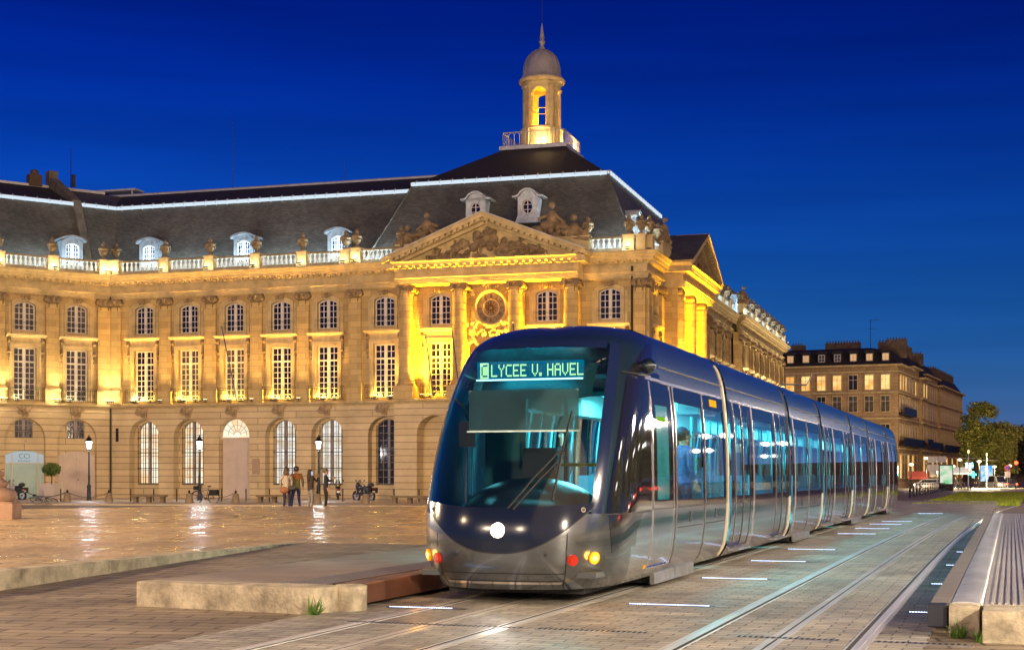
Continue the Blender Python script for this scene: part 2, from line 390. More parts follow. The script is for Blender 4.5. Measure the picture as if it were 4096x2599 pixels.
CORN = [(.3,15.25),(-.12,15.25),(-.14,15.34),(-.24,15.40),(-.28,15.52),(-.62,15.60),(-.66,15.78),(-.78,15.84),(-.84,15.98),(-.92,16.05),(-.92,16.12),(.3,16.2)]
ARCHI = [(.2,14.4),(-.14,14.4),(-.14,14.5),(-.19,14.505),(-.19,14.62),(-.25,14.625),(-.25,14.74),(-.32,14.78),(-.32,14.84),(.2,14.84)]
def entablature(fr, x0, x1, dz=0, y0=0, m0=0, m1=0):
    m = MB(); m.M = Matrix.Translation((0, y0, 0))
    m.prism_x(CORN, x0, x1, m0, m1)
    n = int((x1-x0)/.42)
    for i in range(n):
        x = x0 + (x1-x0)*(i+.5)/n; m.box(x-.11, x+.11, -.56, -.2, 15.41, 15.575)
    fr.put('cornice', m, TRIM)
    a = MB(); a.M = Matrix.Translation((0, y0, 0)); a.prism_x(ARCHI, x0, x1, m0, m1)
    a.prism_x([(.2,14.84),(-.08,14.84),(-.08,15.25),(.2,15.25)], x0, x1, m0, m1)
    fr.put('frieze', a, TRIM)

def parapet(fr, peds, x0, x1, y0=0, blank=(), urns=True, zb=16.2, hot=True):
    """balustrade on the cornice: plinth, sections of balusters, rail, pedestals each with an urn"""
    pl = MB(); pl.box(x0, x1, y0-.34, y0+.0, zb-.03, zb+.2); fr.put('plinth', pl, COPE)  # plinth and rails in a darker brown than the pedestals
    for p in peds:
        m = MB(); m.box(p-.36, p+.36, y0-.42, y0+.1, zb+.02, zb+.95); m.box(p-.42, p+.42, y0-.48, y0+.16, zb+.95, zb+1.06)
        m.box(p-.40, p+.40, y0-.46, y0+.1, zb-.02, zb+.16); m.box(p-.24, p+.24, y0-.435, y0-.3, zb+.26, zb+.84)
        fr.put('pedestal', m, TRIM)
        if urns:
            fr.inst(URN, (p, y0-.15, zb+1.055))
    ed = [x0] + sum([[p-.36, p+.36] for p in peds], []) + [x1]
    for a, b in zip(ed[::2], ed[1::2]):
        if b-a < .5 or any(s < (a+b)/2 < e for s, e in blank): continue
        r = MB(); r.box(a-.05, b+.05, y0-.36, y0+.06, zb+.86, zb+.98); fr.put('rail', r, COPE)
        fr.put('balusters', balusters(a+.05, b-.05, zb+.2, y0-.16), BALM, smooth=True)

def pilaster(fr, x, y0=0, w=.92, z0=6.62, z1=13.75):
    k = ('pil', w)
    if k not in PROTO:
        m = MB(); m.box(-w/2, w/2, -.22, 0, 7.75, z1); m.box(-w/2-.1, w/2+.1, -.34, 0, z0, 7.55); m.box(-w/2-.14, w/2+.14, -.38, 0, 7.5, 7.62); m.box(-w/2-.05, w/2+.05, -.29, 0, 7.6, 7.77)
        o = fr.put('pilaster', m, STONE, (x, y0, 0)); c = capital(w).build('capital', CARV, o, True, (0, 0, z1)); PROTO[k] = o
        return o
    return fr.inst(PROTO[k], (x, y0, 0))
PROTO = {}
KEYM = mat('carved keystone', (.36,.26,.15), .85, var=.35, vs=3, bump=.6, bs=14); DORMS = mat('grey wing dormer lead', (.20,.23,.26), .5, .2, var=.3, vs=2.5); BALM = mat('white stone baluster', (.80,.80,.78), .7); DORMZ = mat('blue grey dormer lead', (.42,.45,.47), .5, .2, var=.3, vs=2.5)  # baluster colour whitened to carry the cool light on it
YEL = (1.0, .60, .10); WARM = (1.0, .80, .46); GOLD = (1.0, .52, .015)

def upper_window(fr, x, y0, kind='std'):
    """arched second-floor window with its stone surround, carved head and rail"""
    if 'up' not in PROTO:
        o = sash('window', 1.5, 0, 2.08, .22, 2, 5, yo=.25)
        s = MB(); strip_arch(s, 0, 1.5, -.12, 2.08, .22, .13, -.05, .1); strip_arch(s, 0, 1.76, -.2, 2.21, .26, .12, -.11, .05); s.box(-1.0, 1.0, -.2, .05, -.3, -.14); s.box(-1.2, -1.02, -.03, .05, -.3, 1.9); s.box(1.02, 1.2, -.03, .05, -.3, 1.9)
        s.build('surround', TRIM, o)
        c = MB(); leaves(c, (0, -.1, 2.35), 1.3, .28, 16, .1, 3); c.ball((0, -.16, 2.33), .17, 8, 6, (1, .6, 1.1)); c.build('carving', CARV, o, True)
        r = MB()
        for z in (.25, .55, .64): r.bar((-.8, -.06, z), (.8, -.06, z), .016, 4)
        r.build('rail', IRON, o)
        PROTO['up'] = o; o.parent = fr.root; KIDS.setdefault(fr.root.name, []).append(o)
        o.location = fr.pt(x, y0, 11.76); o.rotation_euler = (0, 0, fr.rz); return o
    return fr.inst(PROTO['up'], (x, y0, 11.76))
def main_window(fr, x, y0, kind='std'):
    """tall first-floor window with transom, shelf on consoles and ironwork balcony"""
    k = 'main' + kind
    if k not in PROTO:
        o = sash('window', 1.62, 0, 3.75, 0, 2, 7, transom=2.75, glassm={'std': PANED, 'curt': PANEW}[kind], yo=.3, top_rows=2)
        s = MB(); strip_arch(s, 0, 1.62, 0, 3.75, 0, .14, -.06, .1); strip_arch(s, 0, 1.9, 0, 3.89, 0, .16, -.12, .05)
        s.prism_x([(.02,4.45),(-.2,4.45),(-.26,4.52),(-.42,4.58),(-.46,4.68),(.02,4.74)], -1.42, 1.42)
        s.box(-1.3, 1.3, -.08, .03, 4.06, 4.45)
        s.build('surround', TRIM, o)
        for sx in (-1, 1):
            c = MB(); c.box(sx*1.2-.1, sx*1.2+.1, -.26, 0, 4.1, 4.45); c.bar((sx*1.2-.12, -.2, 4.2), (sx*1.2+.12, -.2, 4.2), .13, 8); c.box(sx*1.2-.08, sx*1.2+.08, -.14, 0, 3.5, 4.1)
            c.bar((sx*1.2-.1, -.1, 3.45), (sx*1.2+.1, -.1, 3.45), .1, 8); c.ball((sx*1.2, -.1, 3.15), .09, 6, 5, (1,.7,1.8)); c.ball((sx*1.2, -.08, 2.85), .06, 6, 5, (1,.7,1.6))
            c.build('console', CARV, o)
        railing(2.6, -.05, .95, -.02).build('balcony_railing', IRON, o)
        PROTO[k] = o; o.parent = fr.root; KIDS.setdefault(fr.root.name, []).append(o)
        o.location = fr.pt(x, y0, 6.8); o.rotation_euler = (0, 0, fr.rz); return o
    return fr.inst(PROTO[k], (x, y0, 6.8))
def keystone(fr, x, y0, z=6.05):
    if 'key' not in PROTO:
        m = MB(); leaves(m, (0, -.1, 0), 1.1, .7, 20, .12, 5); m.ball((0, -.2, .02), .24, 8, 6, (.8, .8, 1.1)); m.prism_y([(-.2,-.45),(.2,-.45),(.32,.42),(-.32,.42)], -.12, 0)
        o = fr.put('keystone', m, KEYM, (x, y0, z), True); PROTO['key'] = o; return o
    return fr.inst(PROTO['key'], (x, y0, z))
def tall_window(fr, x, y0, gm, k):
    """ground-floor arched window with an iron grille"""
    k = 'tall' + k
    if k not in PROTO:
        o = sash('window', 1.75, 0, 4.62, .6, 2, 9, glassm=gm, yo=.9, fr=.07, bar=.035, framem=WOODG)
        g = MB()
        for i in range(9):
            xx = -.84 + 1.68*i/8; g.bar((xx, .62, -.03), (xx, .62, 4.55 - .4*(xx/.84)**2), .02, 4)
        for z in (0, 1.15, 2.3, 3.4): g.box(-.9, .9, .6, .64, z-.025, z+.025)
        g.build('grille', IRON, o)
        b = MB(); b.box(-1.35, 1.35, .98, 1.1, -1.1, 5.2); b.build('backing', STONE, o)
        PROTO[k] = o; o.parent = fr.root; KIDS.setdefault(fr.root.name, []).append(o)
        o.location = fr.pt(x, y0, .78); o.rotation_euler = (0, 0, fr.rz); return o
    return fr.inst(PROTO[k], (x, y0, .78))
WOODG = mat('grey violet painted window wood', (.34,.29,.28), .5)

def dormer(fr, x, y0, z0=17.1, slope=.56, kind='seg'):
    """zinc-clad dormer: arched face, cheeks running back into the slate slope, window"""
    k = 'dorm' + kind
    if k not in PROTO:
        o = None; f = MB()
        if kind == 'seg':
            storey(f, -.78, .78, 0, 1.78, [(0, 1.02, .02, 1.6, .2)], .18)
            a = arch_pts(0, 2.0, 2.2, .3, 10); b = arch_pts(0, 2.0, 2.04, .3, 10)
            for i in range(10): f.prism_y([b[i], b[i+1], a[i+1], a[i]], -.16, 1.5)
            f.prism_y([(-.78,1.77),(.78,1.77)] + [(px*.78, pz) for px, pz in b[::-1]], 0, 1.5)
            f.box(-.78, -.7, .18, 1.3, 0, 1.75); f.box(.7, .78, .18, 1.3, 0, 1.75)
            o = f.build('dormer', DORMS, fr.root, False)
            w = sash('window', 1.02, .02, 1.6, .2, 2, 5, glassm=PANEBL, yo=.1, fr=.06, bar=.035, framem=WOODB); w.parent = o; KIDS.setdefault(o.name, []).append(w)
            w.location = (0, 0, 0)
        else:   # oval bull's-eye dormer
            n = 24; ow, oh = .42, .58; cz = 1.2
            inner = [(ow*cos(2*pi*i/n), cz+oh*sin(2*pi*i/n)) for i in range(n)]
            def outer(i):
                a = 2*pi*i/n; c, s_ = cos(a), sin(a); t = min(.82/abs(c) if abs(c) > 1e-3 else 9, (1.25 if s_ < 0 else .95)/abs(s_) if abs(s_) > 1e-3 else 9)
                return (t*c, cz+t*s_)
            out = [outer(i) for i in range(n)]
            for i in range(n):
                j = (i+1) % n; f.prism_y([inner[i], out[i], out[j], inner[j]][::-1], 0, .2)
                e = 1.28; f.prism_y([inner[i], (inner[i][0]*e, cz+(inner[i][1]-cz)*e), (inner[j][0]*e, cz+(inner[j][1]-cz)*e), inner[j]][::-1], -.1, .1)
            top = [(-1.25,1.98),(-.95,1.98),(-.75,2.1),(-.6,2.32),(-.3,2.5),(0,2.55),(.3,2.5),(.6,2.32),(.75,2.1),(.95,1.98),(1.25,1.98)]
            for a_, b_ in zip(top, top[1:]): f.prism_y([a_, b_, (b_[0], b_[1]+.14), (a_[0], a_[1]+.14)], -.18, 1.9)
            f.prism_y([(-.82,1.9),(.82,1.9)] + [(px*.86, pz) for px, pz in top[1:-1]][::-1], 0, 1.8)
            f.box(-.82, -.72, .2, 1.6, 0, 2.0); f.box(.72, .82, .2, 1.6, 0, 2.0)
            f.prism_y([(-1.05,-.05),(1.05,-.05),(.82,.5),(-.82,.5)], -.05, .3)
            o = f.build('dormer', DORMZ, fr.root, False)
            w = MB(); w.box(-.03,.03,.05,.09,cz-.56,cz+.56)
            for z in (-.2,.2): w.box(-.4,.4,.053,.087,cz+z-.02,cz+z+.02)
            w.path([(ow*.95*cos(2*pi*i/n), .07, cz+oh*.95*sin(2*pi*i/n)) for i in range(n+1)], .04, 5)
            wo_ = w.build('window', WOODW, o); g = MB(); g.prism_y(inner, .1, .12); g.build('pane', PANED, wo_)
        PROTO[k] = o; o.location = fr.pt(x, y0, z0); o.rotation_euler = (0, 0, fr.rz)
        if kind == 'oval': o.scale = (.86, .86, .86)
        return o
    return fr.inst(PROTO[k], (x, y0, z0))
PANEBL = mat('bluish dormer glass', (.05,.09,.16), .12, spec=.8)
WOODB = mat('pale painted dormer wood', (.72,.74,.76), .5)
ROLLGLOW = lampmat('white led strip', (.74,.88,1.0), .95); COPE = mat('weathered coping stone', (.19,.135,.07), .85, var=.35, vs=2)

def roofline(fr, x0, x1, y0, y1, z, m0=0, m1=0):
    """zinc roll along the break of the mansard with its strip light"""
    m = MB(); pr = [(y0+.16*cos(a), z+.16*sin(a)) for a in [i*pi/4 for i in range(8)]]
    m.prism_x([(p-y0, q) for p, q in pr], x0, x1, m0, m1); m.M = None
    for i in range(int((x1-x0)/.9)): xx = x0 + .9*(i+.5); m.bar((xx-.02, 0, z), (xx+.02, 0, z), .26, 8)
    o = fr.put('roof_roll', m, ZINC, (0, y0, 0), True)
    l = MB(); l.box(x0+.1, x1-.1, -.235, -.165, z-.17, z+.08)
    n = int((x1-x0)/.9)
    l.build('strip_light', ROLLGLOW, o)  # glowing strip added to stand for the floodlit white of the roll
    return o

def pole(root, fr, x, y0, z, h=4.6, lean=-.13, out=.9):
    m = MB(); m.bar((0, 0, 0), (lean*h*.9, -out, h), .045, 6); m.ball((lean*h*.9, -out, h+.02), .12, 8, 5, (1,1,.5))
    return fr.put('flagpole', m, BLUEP, (x, y0, z), True)
BLUEP = mat('dark blue painted pole', (.03,.035,.10), .4)
# ------------------------------------------------------------------ the palace (front wing, clock pavilion, quay wing)
A17 = -radians(17)
PAL = empty('palace', (-29.7, 109.3, 0), A17, 'long limestone palace with clock pavilion, slate mansard roof and yellow floodlit porticoes', 'building')
URN = urn().build('urn', CARV, PAL, True, (.5, -.15, 17.255))
FB = Frame(PAL, 0, 0, 0)
BX = [2.75, 6.43, 10.1, 13.8, 17.4]
def base_ledge(fr, x0, x1, y0=0, m0=0, m1=0):
    m = MB(); m.prism_x([(y0+.2,6.3),(y0-.1,6.3),(y0-.16,6.4),(y0-.34,6.46),(y0-.38,6.6),(y0+.2,6.62)], x0, x1, m0, m1); fr.put('string_course', m, TRIM)
def upper_walls(fr, x0, x1, cx, y0=0, d=.5):
    m = MB()
    storey(m, x0, x1, 6.5, 11.5, [(c, 1.62, 6.8, 10.55, 0) for c in cx], d, y0)
    storey(m, x0, x1, 11.5, 14.6, [(c, 1.5, 11.76, 13.84, .22) for c in cx], d, y0)
    # raised wall panels beside the windows
    fr.put('upper_wall', m, STONE)
def fanlight_door(fr, x, y0):
    d = MB(); d.box(-1.17, 1.17, .5, .6, -.25, 4.0)
    for sx in (-1, 1):
        for z0, z1 in ((.1, .75), (.95, 2.75), (2.95, 3.75)):
            a, b = sorted((sx*.12, sx*1.05)); d.box(a, b, .47, .5, z0, z1); d.box(a+.12, b-.12, .45, .47, z0+.12, z1-.12)
        leaves(d, (sx*.58, .44, 2.55), .5, .2, 6, .02, 4)
    d.box(-1.25, 1.25, .4, .58, 4.0, 4.16); d.box(-.02, .02, .46, .5, -.25, 4.0)
    o = fr.put('door', d, DOORW, (x, y0, 0))
    g = MB(); ap = arch_pts(0, 2.4, 5.5, 1.2, 16); g.prism_y([(-1.2, 4.16), (1.2, 4.16)] + ap[::-1], .55, .58); fo = g.build('fanlight', LITW, o)
    b = MB()
    for i in range(1, 8): a = pi*i/8; b.bar((.25*cos(a), .53, 4.3+.25*sin(a)), (1.18*cos(a), .53, 4.3+1.18*sin(a)), .022, 4)
    for r in (.3, .75, 1.19): b.path([(r*cos(a), .53, 4.3+r*sin(a)) for a in [pi*i/16 for i in range(17)]], .024, 4)
    b.build('glazing_bars', DOORW, fo)
    h = MB(); h.ball((.06, .42, 1.15), .035, 6, 5); h.build('handle', GILT, o)

# --- wing B, facing the square
m = MB()
ar = [(c, 2.45, -.6, 5.5, 1.22) for c in BX]
storey(m, -.6, 19.3, -.6, 6.32, ar, .7)
for c in BX:
    if c == 10.1: continue
    storey(m, c-1.3, c+1.3, -.6, 5.9, [(c, 1.62, .78, 5.36, .55)], .25, .72)
m.box(8.7, 11.5, .62, .9, -.6, 5.9)
FB.put('ground_floor_wall', m, RUST)
base_ledge(FB, -.3, 19.3)
upper_walls(FB, -.3, 19.3, BX)
entablature(FB, .0, 19.2, m0=-.33)
for i, c in enumerate(BX):
    upper_window(FB, c, 0); main_window(FB, c, 0, 'curt' if i in (1, 2) else 'std'); keystone(FB, c, 0)
    if c == 10.1: fanlight_door(FB, c, 0)
    else: tall_window(FB, c, 0, LITW if i < 3 else LITC, 'lit' if i < 3 else 'office')
for x in (.45, 4.6, 8.27, 11.95, 15.6): pilaster(FB, x)
parapet(FB, [.5, 4.6, 8.27, 11.95, 15.6, 18.9], 0, 19.3)
rs = MB(); rs.prism_x([(.9,16.15),(3.9,21.9),(9.4,23.95),(9.7,23.95),(13.5,21.9),(16.5,16.15)], -9, 23); FB.put('roof', rs, SLATE)
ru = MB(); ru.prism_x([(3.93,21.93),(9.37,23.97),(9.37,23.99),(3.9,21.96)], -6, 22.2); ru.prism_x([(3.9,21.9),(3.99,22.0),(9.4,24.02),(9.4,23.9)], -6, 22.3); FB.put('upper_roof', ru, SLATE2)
rr = MB(); rr.prism_x([(9.25,23.95),(9.25,24.1),(9.5,24.2),(9.7,24.1),(9.7,23.95)], -8, 22.6); FB.put('ridge', rr, ZINC)
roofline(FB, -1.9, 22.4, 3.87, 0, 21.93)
for c in (2.45, 10.25, 17.7): dormer(FB, c, 1.15, 16.9)
for x in (1.0, 5.4, 13.5): pass
dp = MB(); dp.bar((.02, -.12, -.3), (.02, -.12, 14.3), .07, 8); dp.box(-.06, .1, -.24, -.05, 14.2, 14.8); FB.put('downpipe', dp, IRON)
sl = MB(); sl.box(.38, .62, -.004, .1, 3.9, 4.9); FB.put('wall_slot', sl, IRON)
pq = MB(); pq.box(11.55, 12.15, -.03, 0, 1.5, 2.6); FB.put('stone_plaque', pq, mat('plaque stone', (.38,.27,.18), .7))
FB.put('body_core', MB().box(-2, 19, 1.2, 16, -.6, 16.1), STONE)
for x, h in ((5.0, 5.6), (14.6, 1.6)):
    m = MB(); m.bar((0,0,0), (0,0,h), .03, 5, .012); FB.put('antenna', m, IRON, (x, 9.5, 24.1))
m = MB(); m.box(-.1,.1,-.1,.1,0,4.5); FB.put('chimney_mast', MB().box(-8, -3.6, 9.2, 10.6, 24.45, 24.6).box(-7.8, -7.7, 9.3, 9.4, 24, 24.45).box(-4.0, -3.9, 9.3, 9.4, 24, 24.45), ZINC)
pole(PAL, FB, 10.55, -.45, 6.75, 5.2, -.15)

# --- clock pavilion, front
FP = Frame(PAL, 0, -.4, 0)
PX = [21.9, 37.95]; IN = [26.0, 29.75, 33.6]; CX = [23.9, 27.75, 31.7, 35.55]
m = MB(); storey(m, 19.2, 40.4, -.6, 6.32, [(c, 2.45, -.6, 5.5, 1.22) for c in PX], .7)
for c in PX: storey(m, c-1.3, c+1.3, -.6, 5.9, [(c, 1.62, .78, 5.36, .55)], .25, .72)
FP.put('ground_floor_wall', m, RUST)
m = MB(); storey(m, 23.1, 36.4, -.6, 6.32, [(c, 2.5, -.6, 5.5, 1.24) for c in IN], 1.18, -1.2); FP.put('portico_base_wall', m, RUST)
base_ledge(FP, 19.2, 23.1); base_ledge(FP, 36.4, 40.4, 0, 0, 1); base_ledge(FP, 23.1, 36.4, -1.2, 0, 0)
upper_walls(FP, 19.2, 40.4, PX + [26.0, 33.6])
entablature(FP, 19.2, 40.4, m0=0, m1=1)
for c in PX: upper_window(FP, c, 0); main_window(FP, c, 0); keystone(FP, c, 0); tall_window(FP, c, 0, PANED, 'dark')
for c in (26.0, 33.6): upper_window(FP, c, 0); main_window(FP, c, 0)
pilaster(FP, 19.75); pilaster(FP, 40.0, w=.8)
# portico columns with horizontal courses
if True:
    c = MB(); prof = [(.62,6.62),(.62,7.45),(.66,7.5),(.66,7.62),(.56,7.66),(.58,7.8),(.52,7.9)]
    c.box(-.7, .7, -.7, .55, 6.62, 7.5); z = 7.9; pr = [(.66,7.5),(.66,7.62),(.56,7.68),(.58,7.8)]
    while z < 13.7:
        r = .52 - .06*(z-7.9)/5.8; pr += [(r-.012, z), (r, z+.03), (r, z+.44), (r-.012, z+.47)]; z += .47
    c.lathe(pr + [(.5, 13.75)], n=40)
    col0 = FP.put('column', c, STONE, (CX[0], -.95, 0), True, autos=13)
    cc = capital(1.02, .64, .5).build('capital', CARV, col0, True, (0, .22, 13.75))
    PROTO['col'] = col0
    for x in CX[1:]: FP.inst(col0, (x, -.95, 0))
    for x in CX: pilaster(FP, x, 0, w=.92)
ENT = MB()
def portico_top(fr, x0, x1, y0, apex, nmod=16):
    e = MB(); e.M = Matrix.Translation((0, y0, 0))
    e.prism_x([(-y0-.05,14.4),(-.1,14.4),(-.1,14.5),(-.15,14.505),(-.15,14.62),(-.2,14.625),(-.2,14.74),(-.26,14.78),(-.26,14.84),(-.05,14.84),(-.05,15.25),(-y0-.05,15.25)], x0, x1)
    fr.put('portico_frieze', e, TRIM)
    k = MB(); k.M = Matrix.Translation((0, y0, 0)); k.prism_x([(-y0-.05,15.25)] + CORN[1:7] + [(-.8,15.84),(-.8,15.9),(-y0-.05,15.9)], x0, x1)
    n = int((x1-x0)/.5)
    for i in range(n): x = x0+(x1-x0)*(i+.5)/n; k.box(x-.15, x+.15, -.6, -.2, 15.41, 15.575)
    for sx, xx in ((-1, x0), (1, x1)): k.box(min(xx, xx+sx*.55), max(xx, xx+sx*.55), -.6, -y0-.1, 15.42, 15.84)
    fr.put('portico_cornice', k, TRIM)
    # tympanum, raking cornices with modillions, roof behind
    xm = (x0+x1)/2; hw = (x1-x0)/2 + .75; t = MB(); t.prism_y([(xm-hw+.5, 15.9), (xm+hw-.5, 15.9), (xm, apex-.35)], y0+.12, .35); fr.put('tympanum', t, TRIM)
    L = sqrt(hw*hw + (apex-15.9)**2); an = math.atan2(apex-15.9, hw)
    for sx in (-1, 1):
        r = MB(); 
        def P(u, v): # u along the slope from the eave, v normal to it
            return (xm + sx*(-hw + u*cos(an) - v*sin(an)), 15.9 + u*sin(an) + v*cos(an))
        def quad(u0, u1, v0, v1, ya, yb):
            p = [P(u0, v0), P(u1, v0), P(u1, v1), P(u0, v1)]
            if sx < 0: p = p[::-1]
            r.prism_y(p, ya, yb)
        quad(0, L+.25, -.12, .12, y0-.78, .1) if sx < 0 else quad(0, L+.06, -.12, .12, y0-.775, .1)
        quad(.4, L-.1, -.3, -.12, y0-.5, .12); quad(.7, L-.2, -.5, -.3, y0-.22, .12); quad(.2, L+.1, .12, .2, y0-.86, .12) if sx < 0 else quad(.2, L, .12, .2, y0-.86, .12)
        for i in range(nmod):
            u = .7 + (L-1.1)*i/(nmod-1); quad(u-.13, u+.13, -.29, -.121, y0-.72, y0-.4)
        fr.put('raking_cornice', r, TRIM)
        q = MB()
        p = [P(0.2, .205), P(L, .205), P(L, .25), P(0.2, .25)]
        if sx < 0: p = p[::-1]
        q.prism_y(p, y0-.84, 4.5); fr.put('pediment_roof', q, ZINC if fr is FP else SLATE)
    # relief figures
    g = MB(); R = random.Random(11)
    for i in range(120):
        u = R.uniform(-.62, .68); top = (1-abs(u))*(apex-16.3)*.8; zz = R.uniform(0, max(.3, top*(.95 if abs(u) < .15 else .7)))
        s = R.uniform(.12, .34)*(1.1-abs(u)*.6); Mr = Matrix.Rotation(R.uniform(0, 3.1), 3, 'Y')
        g.ball((xm+u*hw*.85, y0+.1, 16.0+zz), s, 7, 5, (1, .75, R.uniform(.35, 1.5)), Mr)
    def fig(x, z, s, lean):    # a draped seated figure in relief
        Mr = Matrix.Rotation(lean, 3, 'Y')
        g.ball((x, y0-.02, z), .34*s, 8, 6, (1, .7, 1.5), Mr); g.ball((x+sin(lean)*.62*s, y0-.1, z+.66*s), .17*s, 8, 6)
        for q in (-1, 1):
            g.bar((x+q*.2*s, y0-.12, z+.3*s), (x+q*.75*s, y0-.2, z+.25*s+q*.25*s), .1*s, 6, .06*s)
            g.bar((x+q*.15*s, y0-.15, z-.35*s), (x+q*.5*s+lean, y0-.25, z-.5*s), .17*s, 6, .12*s); g.bar((x+q*.5*s+lean, y0-.25, z-.5*s), (x+q*.55*s+lean, y0-.1, z-1.05*s), .12*s, 6, .07*s)
    fig(xm+.1, 17.25 if apex > 18.5 else 17.0, .95, .1); fig(xm-2.0, 16.75, .62, -.35); fig(xm+2.3, 16.75, .62, .4); fig(xm-3.4, 16.45, .45, -.5); fig(xm+3.6, 16.45, .45, .5)
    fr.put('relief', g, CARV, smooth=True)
portico_top(FP, 23.3, 36.2, -1.45, 18.75)
# the clock
m = MB(); m.bar((0, -.02, 0), (0, -.2, 0), 1.05, 32); ck = FP.put('clock', m, mat('clock face', (.16,.11,.06), .5, var=.3, vs=3), (29.75, 0, 12.75))
r = MB(); n = 32
for i in range(n):
    a = 2*pi*i/n; b = 2*pi*(i+1)/n; r.bar((1.14*cos(a), -.2, 1.2*sin(a)), (1.14*cos(b), -.2, 1.2*sin(b)), .14, 6)
r.build('clock_ring', TRIM, ck, True); r = MB(); r.path([(.58*cos(2*pi*i/24), -.205, .58*sin(2*pi*i/24)) for i in range(25)], .025, 4); r.build('dial_ring', TRIM, ck, True)
r = MB()
NUM = ['XII','I','II','III','IIII','V','VI','VII','VIII','IX','X','XI']
for i, s in enumerate(NUM):
    a = pi/2 - 2*pi*i/12; Mx = Matrix.Translation((.8*cos(a), -.215, .8*sin(a))) @ Matrix.Rotation(-(a-pi/2), 4, 'Y'); r.M = Mx
    wd = {'I': .05, 'V': .1, 'X': .1}; tot = sum(wd[q] for q in s); x = -tot/2
    for q in s:
        w_ = wd[q]; xc = x + w_/2
        if q == 'I': r.box(xc-.012, xc+.012, -.01, .01, -.11, .11)
        elif q == 'V': r.bar((xc-.035, 0, .11), (xc, 0, -.11), .012, 4); r.bar((xc+.035, 0, .11), (xc, 0, -.11), .012, 4)
        else: r.bar((xc-.035, 0, .11), (xc+.035, 0, -.11), .012, 4); r.bar((xc+.035, 0, .11), (xc-.035, 0, -.11), .012, 4)
        x += w_
r.M = None
for i in range(12): a = 2*pi*i/12; r.bar((.1*cos(a), -.22, .1*sin(a)), (.42*cos(a), -.22, .42*sin(a)), .055, 6, .03)
r.build('numerals', mat('bronze', (.07,.035,.015), .4, .5), ck)
r = MB(); leaves(r, (0, -.2, 1.5), 1.2, .45, 18, .15, 8); r.build('clock_carving', TRIM, ck, True); r = MB(); leaves(r, (-1.45, -.15, 1.1), .9, .5, 14, .1, 9); r.build('clock_carving', TRIM, ck, True); r = MB(); leaves(r, (1.45, -.15, 1.1), .9, .5, 14, .1, 10); r.build('clock_carving', TRIM, ck, True); r = MB()
leaves(r, (0, -.25, -1.6), 1.3, .6, 20, .2, 14); r.build('clock_carving', TRIM, ck, True)
for sx in (-1, 1):
    r = MB(); r.ball((sx*1.25, -.4, -1.0), .2, 8, 6); r.ball((sx*1.3, -.35, -1.5), .3, 8, 6, (1,.8,1.5)); r.bar((sx*1.2, -.4, -1.2), (sx*.75, -.4, -.9), .1, 6, .06); r.bar((sx*1.3, -.4, -1.8), (sx*.9, -.4, -2.5), .15, 6, .08); leaves(r, (sx*1.3, -.25, -1.6), .8, 1.7, 30, .25, 12+sx); r.build('carved_figure', TRIM, ck, True)
m = MB(); strip_arch(m, 0, 2.3, 6.7, 10.2, 1.15, .3, -.3, .05, 14); FP.put('central_arch', m, TRIM, (29.75, 0, 0))
g = MB(); ap = arch_pts(0, 2.3, 10.2, 1.15, 14); g.prism_y([(-1.15, 6.7), (1.15, 6.7)] + ap[::-1], -.03, -.005); go = FP.put('arched_window', g, PANEW, (29.75, 0, 0))
b = MB()
for i in range(1, 7): a = pi*i/7; b.bar((.35*cos(a), -.06, 9.05+.35*sin(a)), (1.14*cos(a), -.06, 9.05+1.14*sin(a)), .03, 4)
for rr_ in (.35, 1.1): b.path([(rr_*cos(pi*i/14), -.06, 9.05+rr_*sin(pi*i/14)) for i in range(15)], .035, 4)
b.box(-1.15, 1.15, -.1, -.04, 8.98, 9.1)
b.build('glazing_bars', WOODW, go)
# parapet, corner pedestals, statues over the portico
parapet(FP, [19.9], 19.5, 23.0)
parapet(FP, [39.3], 36.6, 40.35)
for a_ in (22.9, 34.25): m = MB(); m.box(a_, a_+2.4, -.5, .2, 16.15, 17.2); m.box(a_-.05, a_+2.45, -.56, .26, 17.2, 17.3); FP.put('attic_block', m, TRIM)
def statue_group(fr, x, y, z, s=1, flip=1, seed=3):
    m = MB(); R = random.Random(seed)
    for i in range(46):
        u = R.uniform(-1.1, 1.1); h = max(.1, .9 - abs(u-.35)*.7); zz = R.uniform(0, h)
        m.ball((flip*u, R.uniform(-.2, .2), zz), R.uniform(.1, .26), 7, 5, (R.uniform(.5,1.4), .9, R.uniform(.4,1.3)), Matrix.Rotation(R.uniform(0,3), 3, 'Y'))
    for x0_, h in ((.35, 1.15), (-.6, .6)):       # torso and head of the seated figures
        m.ball((flip*x0_, 0, h-.35), .28, 8, 6, (.9,.8,1.3)); m.ball((flip*x0_, -.05, h+.2), .15, 8, 6); m.bar((flip*x0_, 0, h-.15), (flip*(x0_+.6), -.1, h-.35), .1, 6, .06)
        m.bar((flip*x0_, 0, h-.1), (flip*(x0_-.5), -.1, h-.5), .1, 6, .06); m.bar((flip*x0_, -.1, h-.6), (flip*(x0_-.7), -.2, h-.75), .16, 6, .1)
    m.M = None
    o = fr.put('sculpture', m, CARV, (x, y, z), True); o.scale = (s, s, s); return o
statue_group(FP, 24.6, -.15, 17.3, 1.45, 1, 3); statue_group(FP, 34.6, -.15, 17.3, 1.6, -1, 5)
FP.inst(URN, (23.2, -.1, 17.3)); FP.inst(URN, (36.5, -.1, 17.3))
for x in (40.15,):
    m = MB(); m.box(x-.3, x+.3, -.5, .1, 16.2, 17.15); m.box(x-.35, x+.35, -.55, .15, 17.15, 17.26); FP.put('pedestal', m, TRIM); FP.inst(URN, (x, -.2, 17.25))
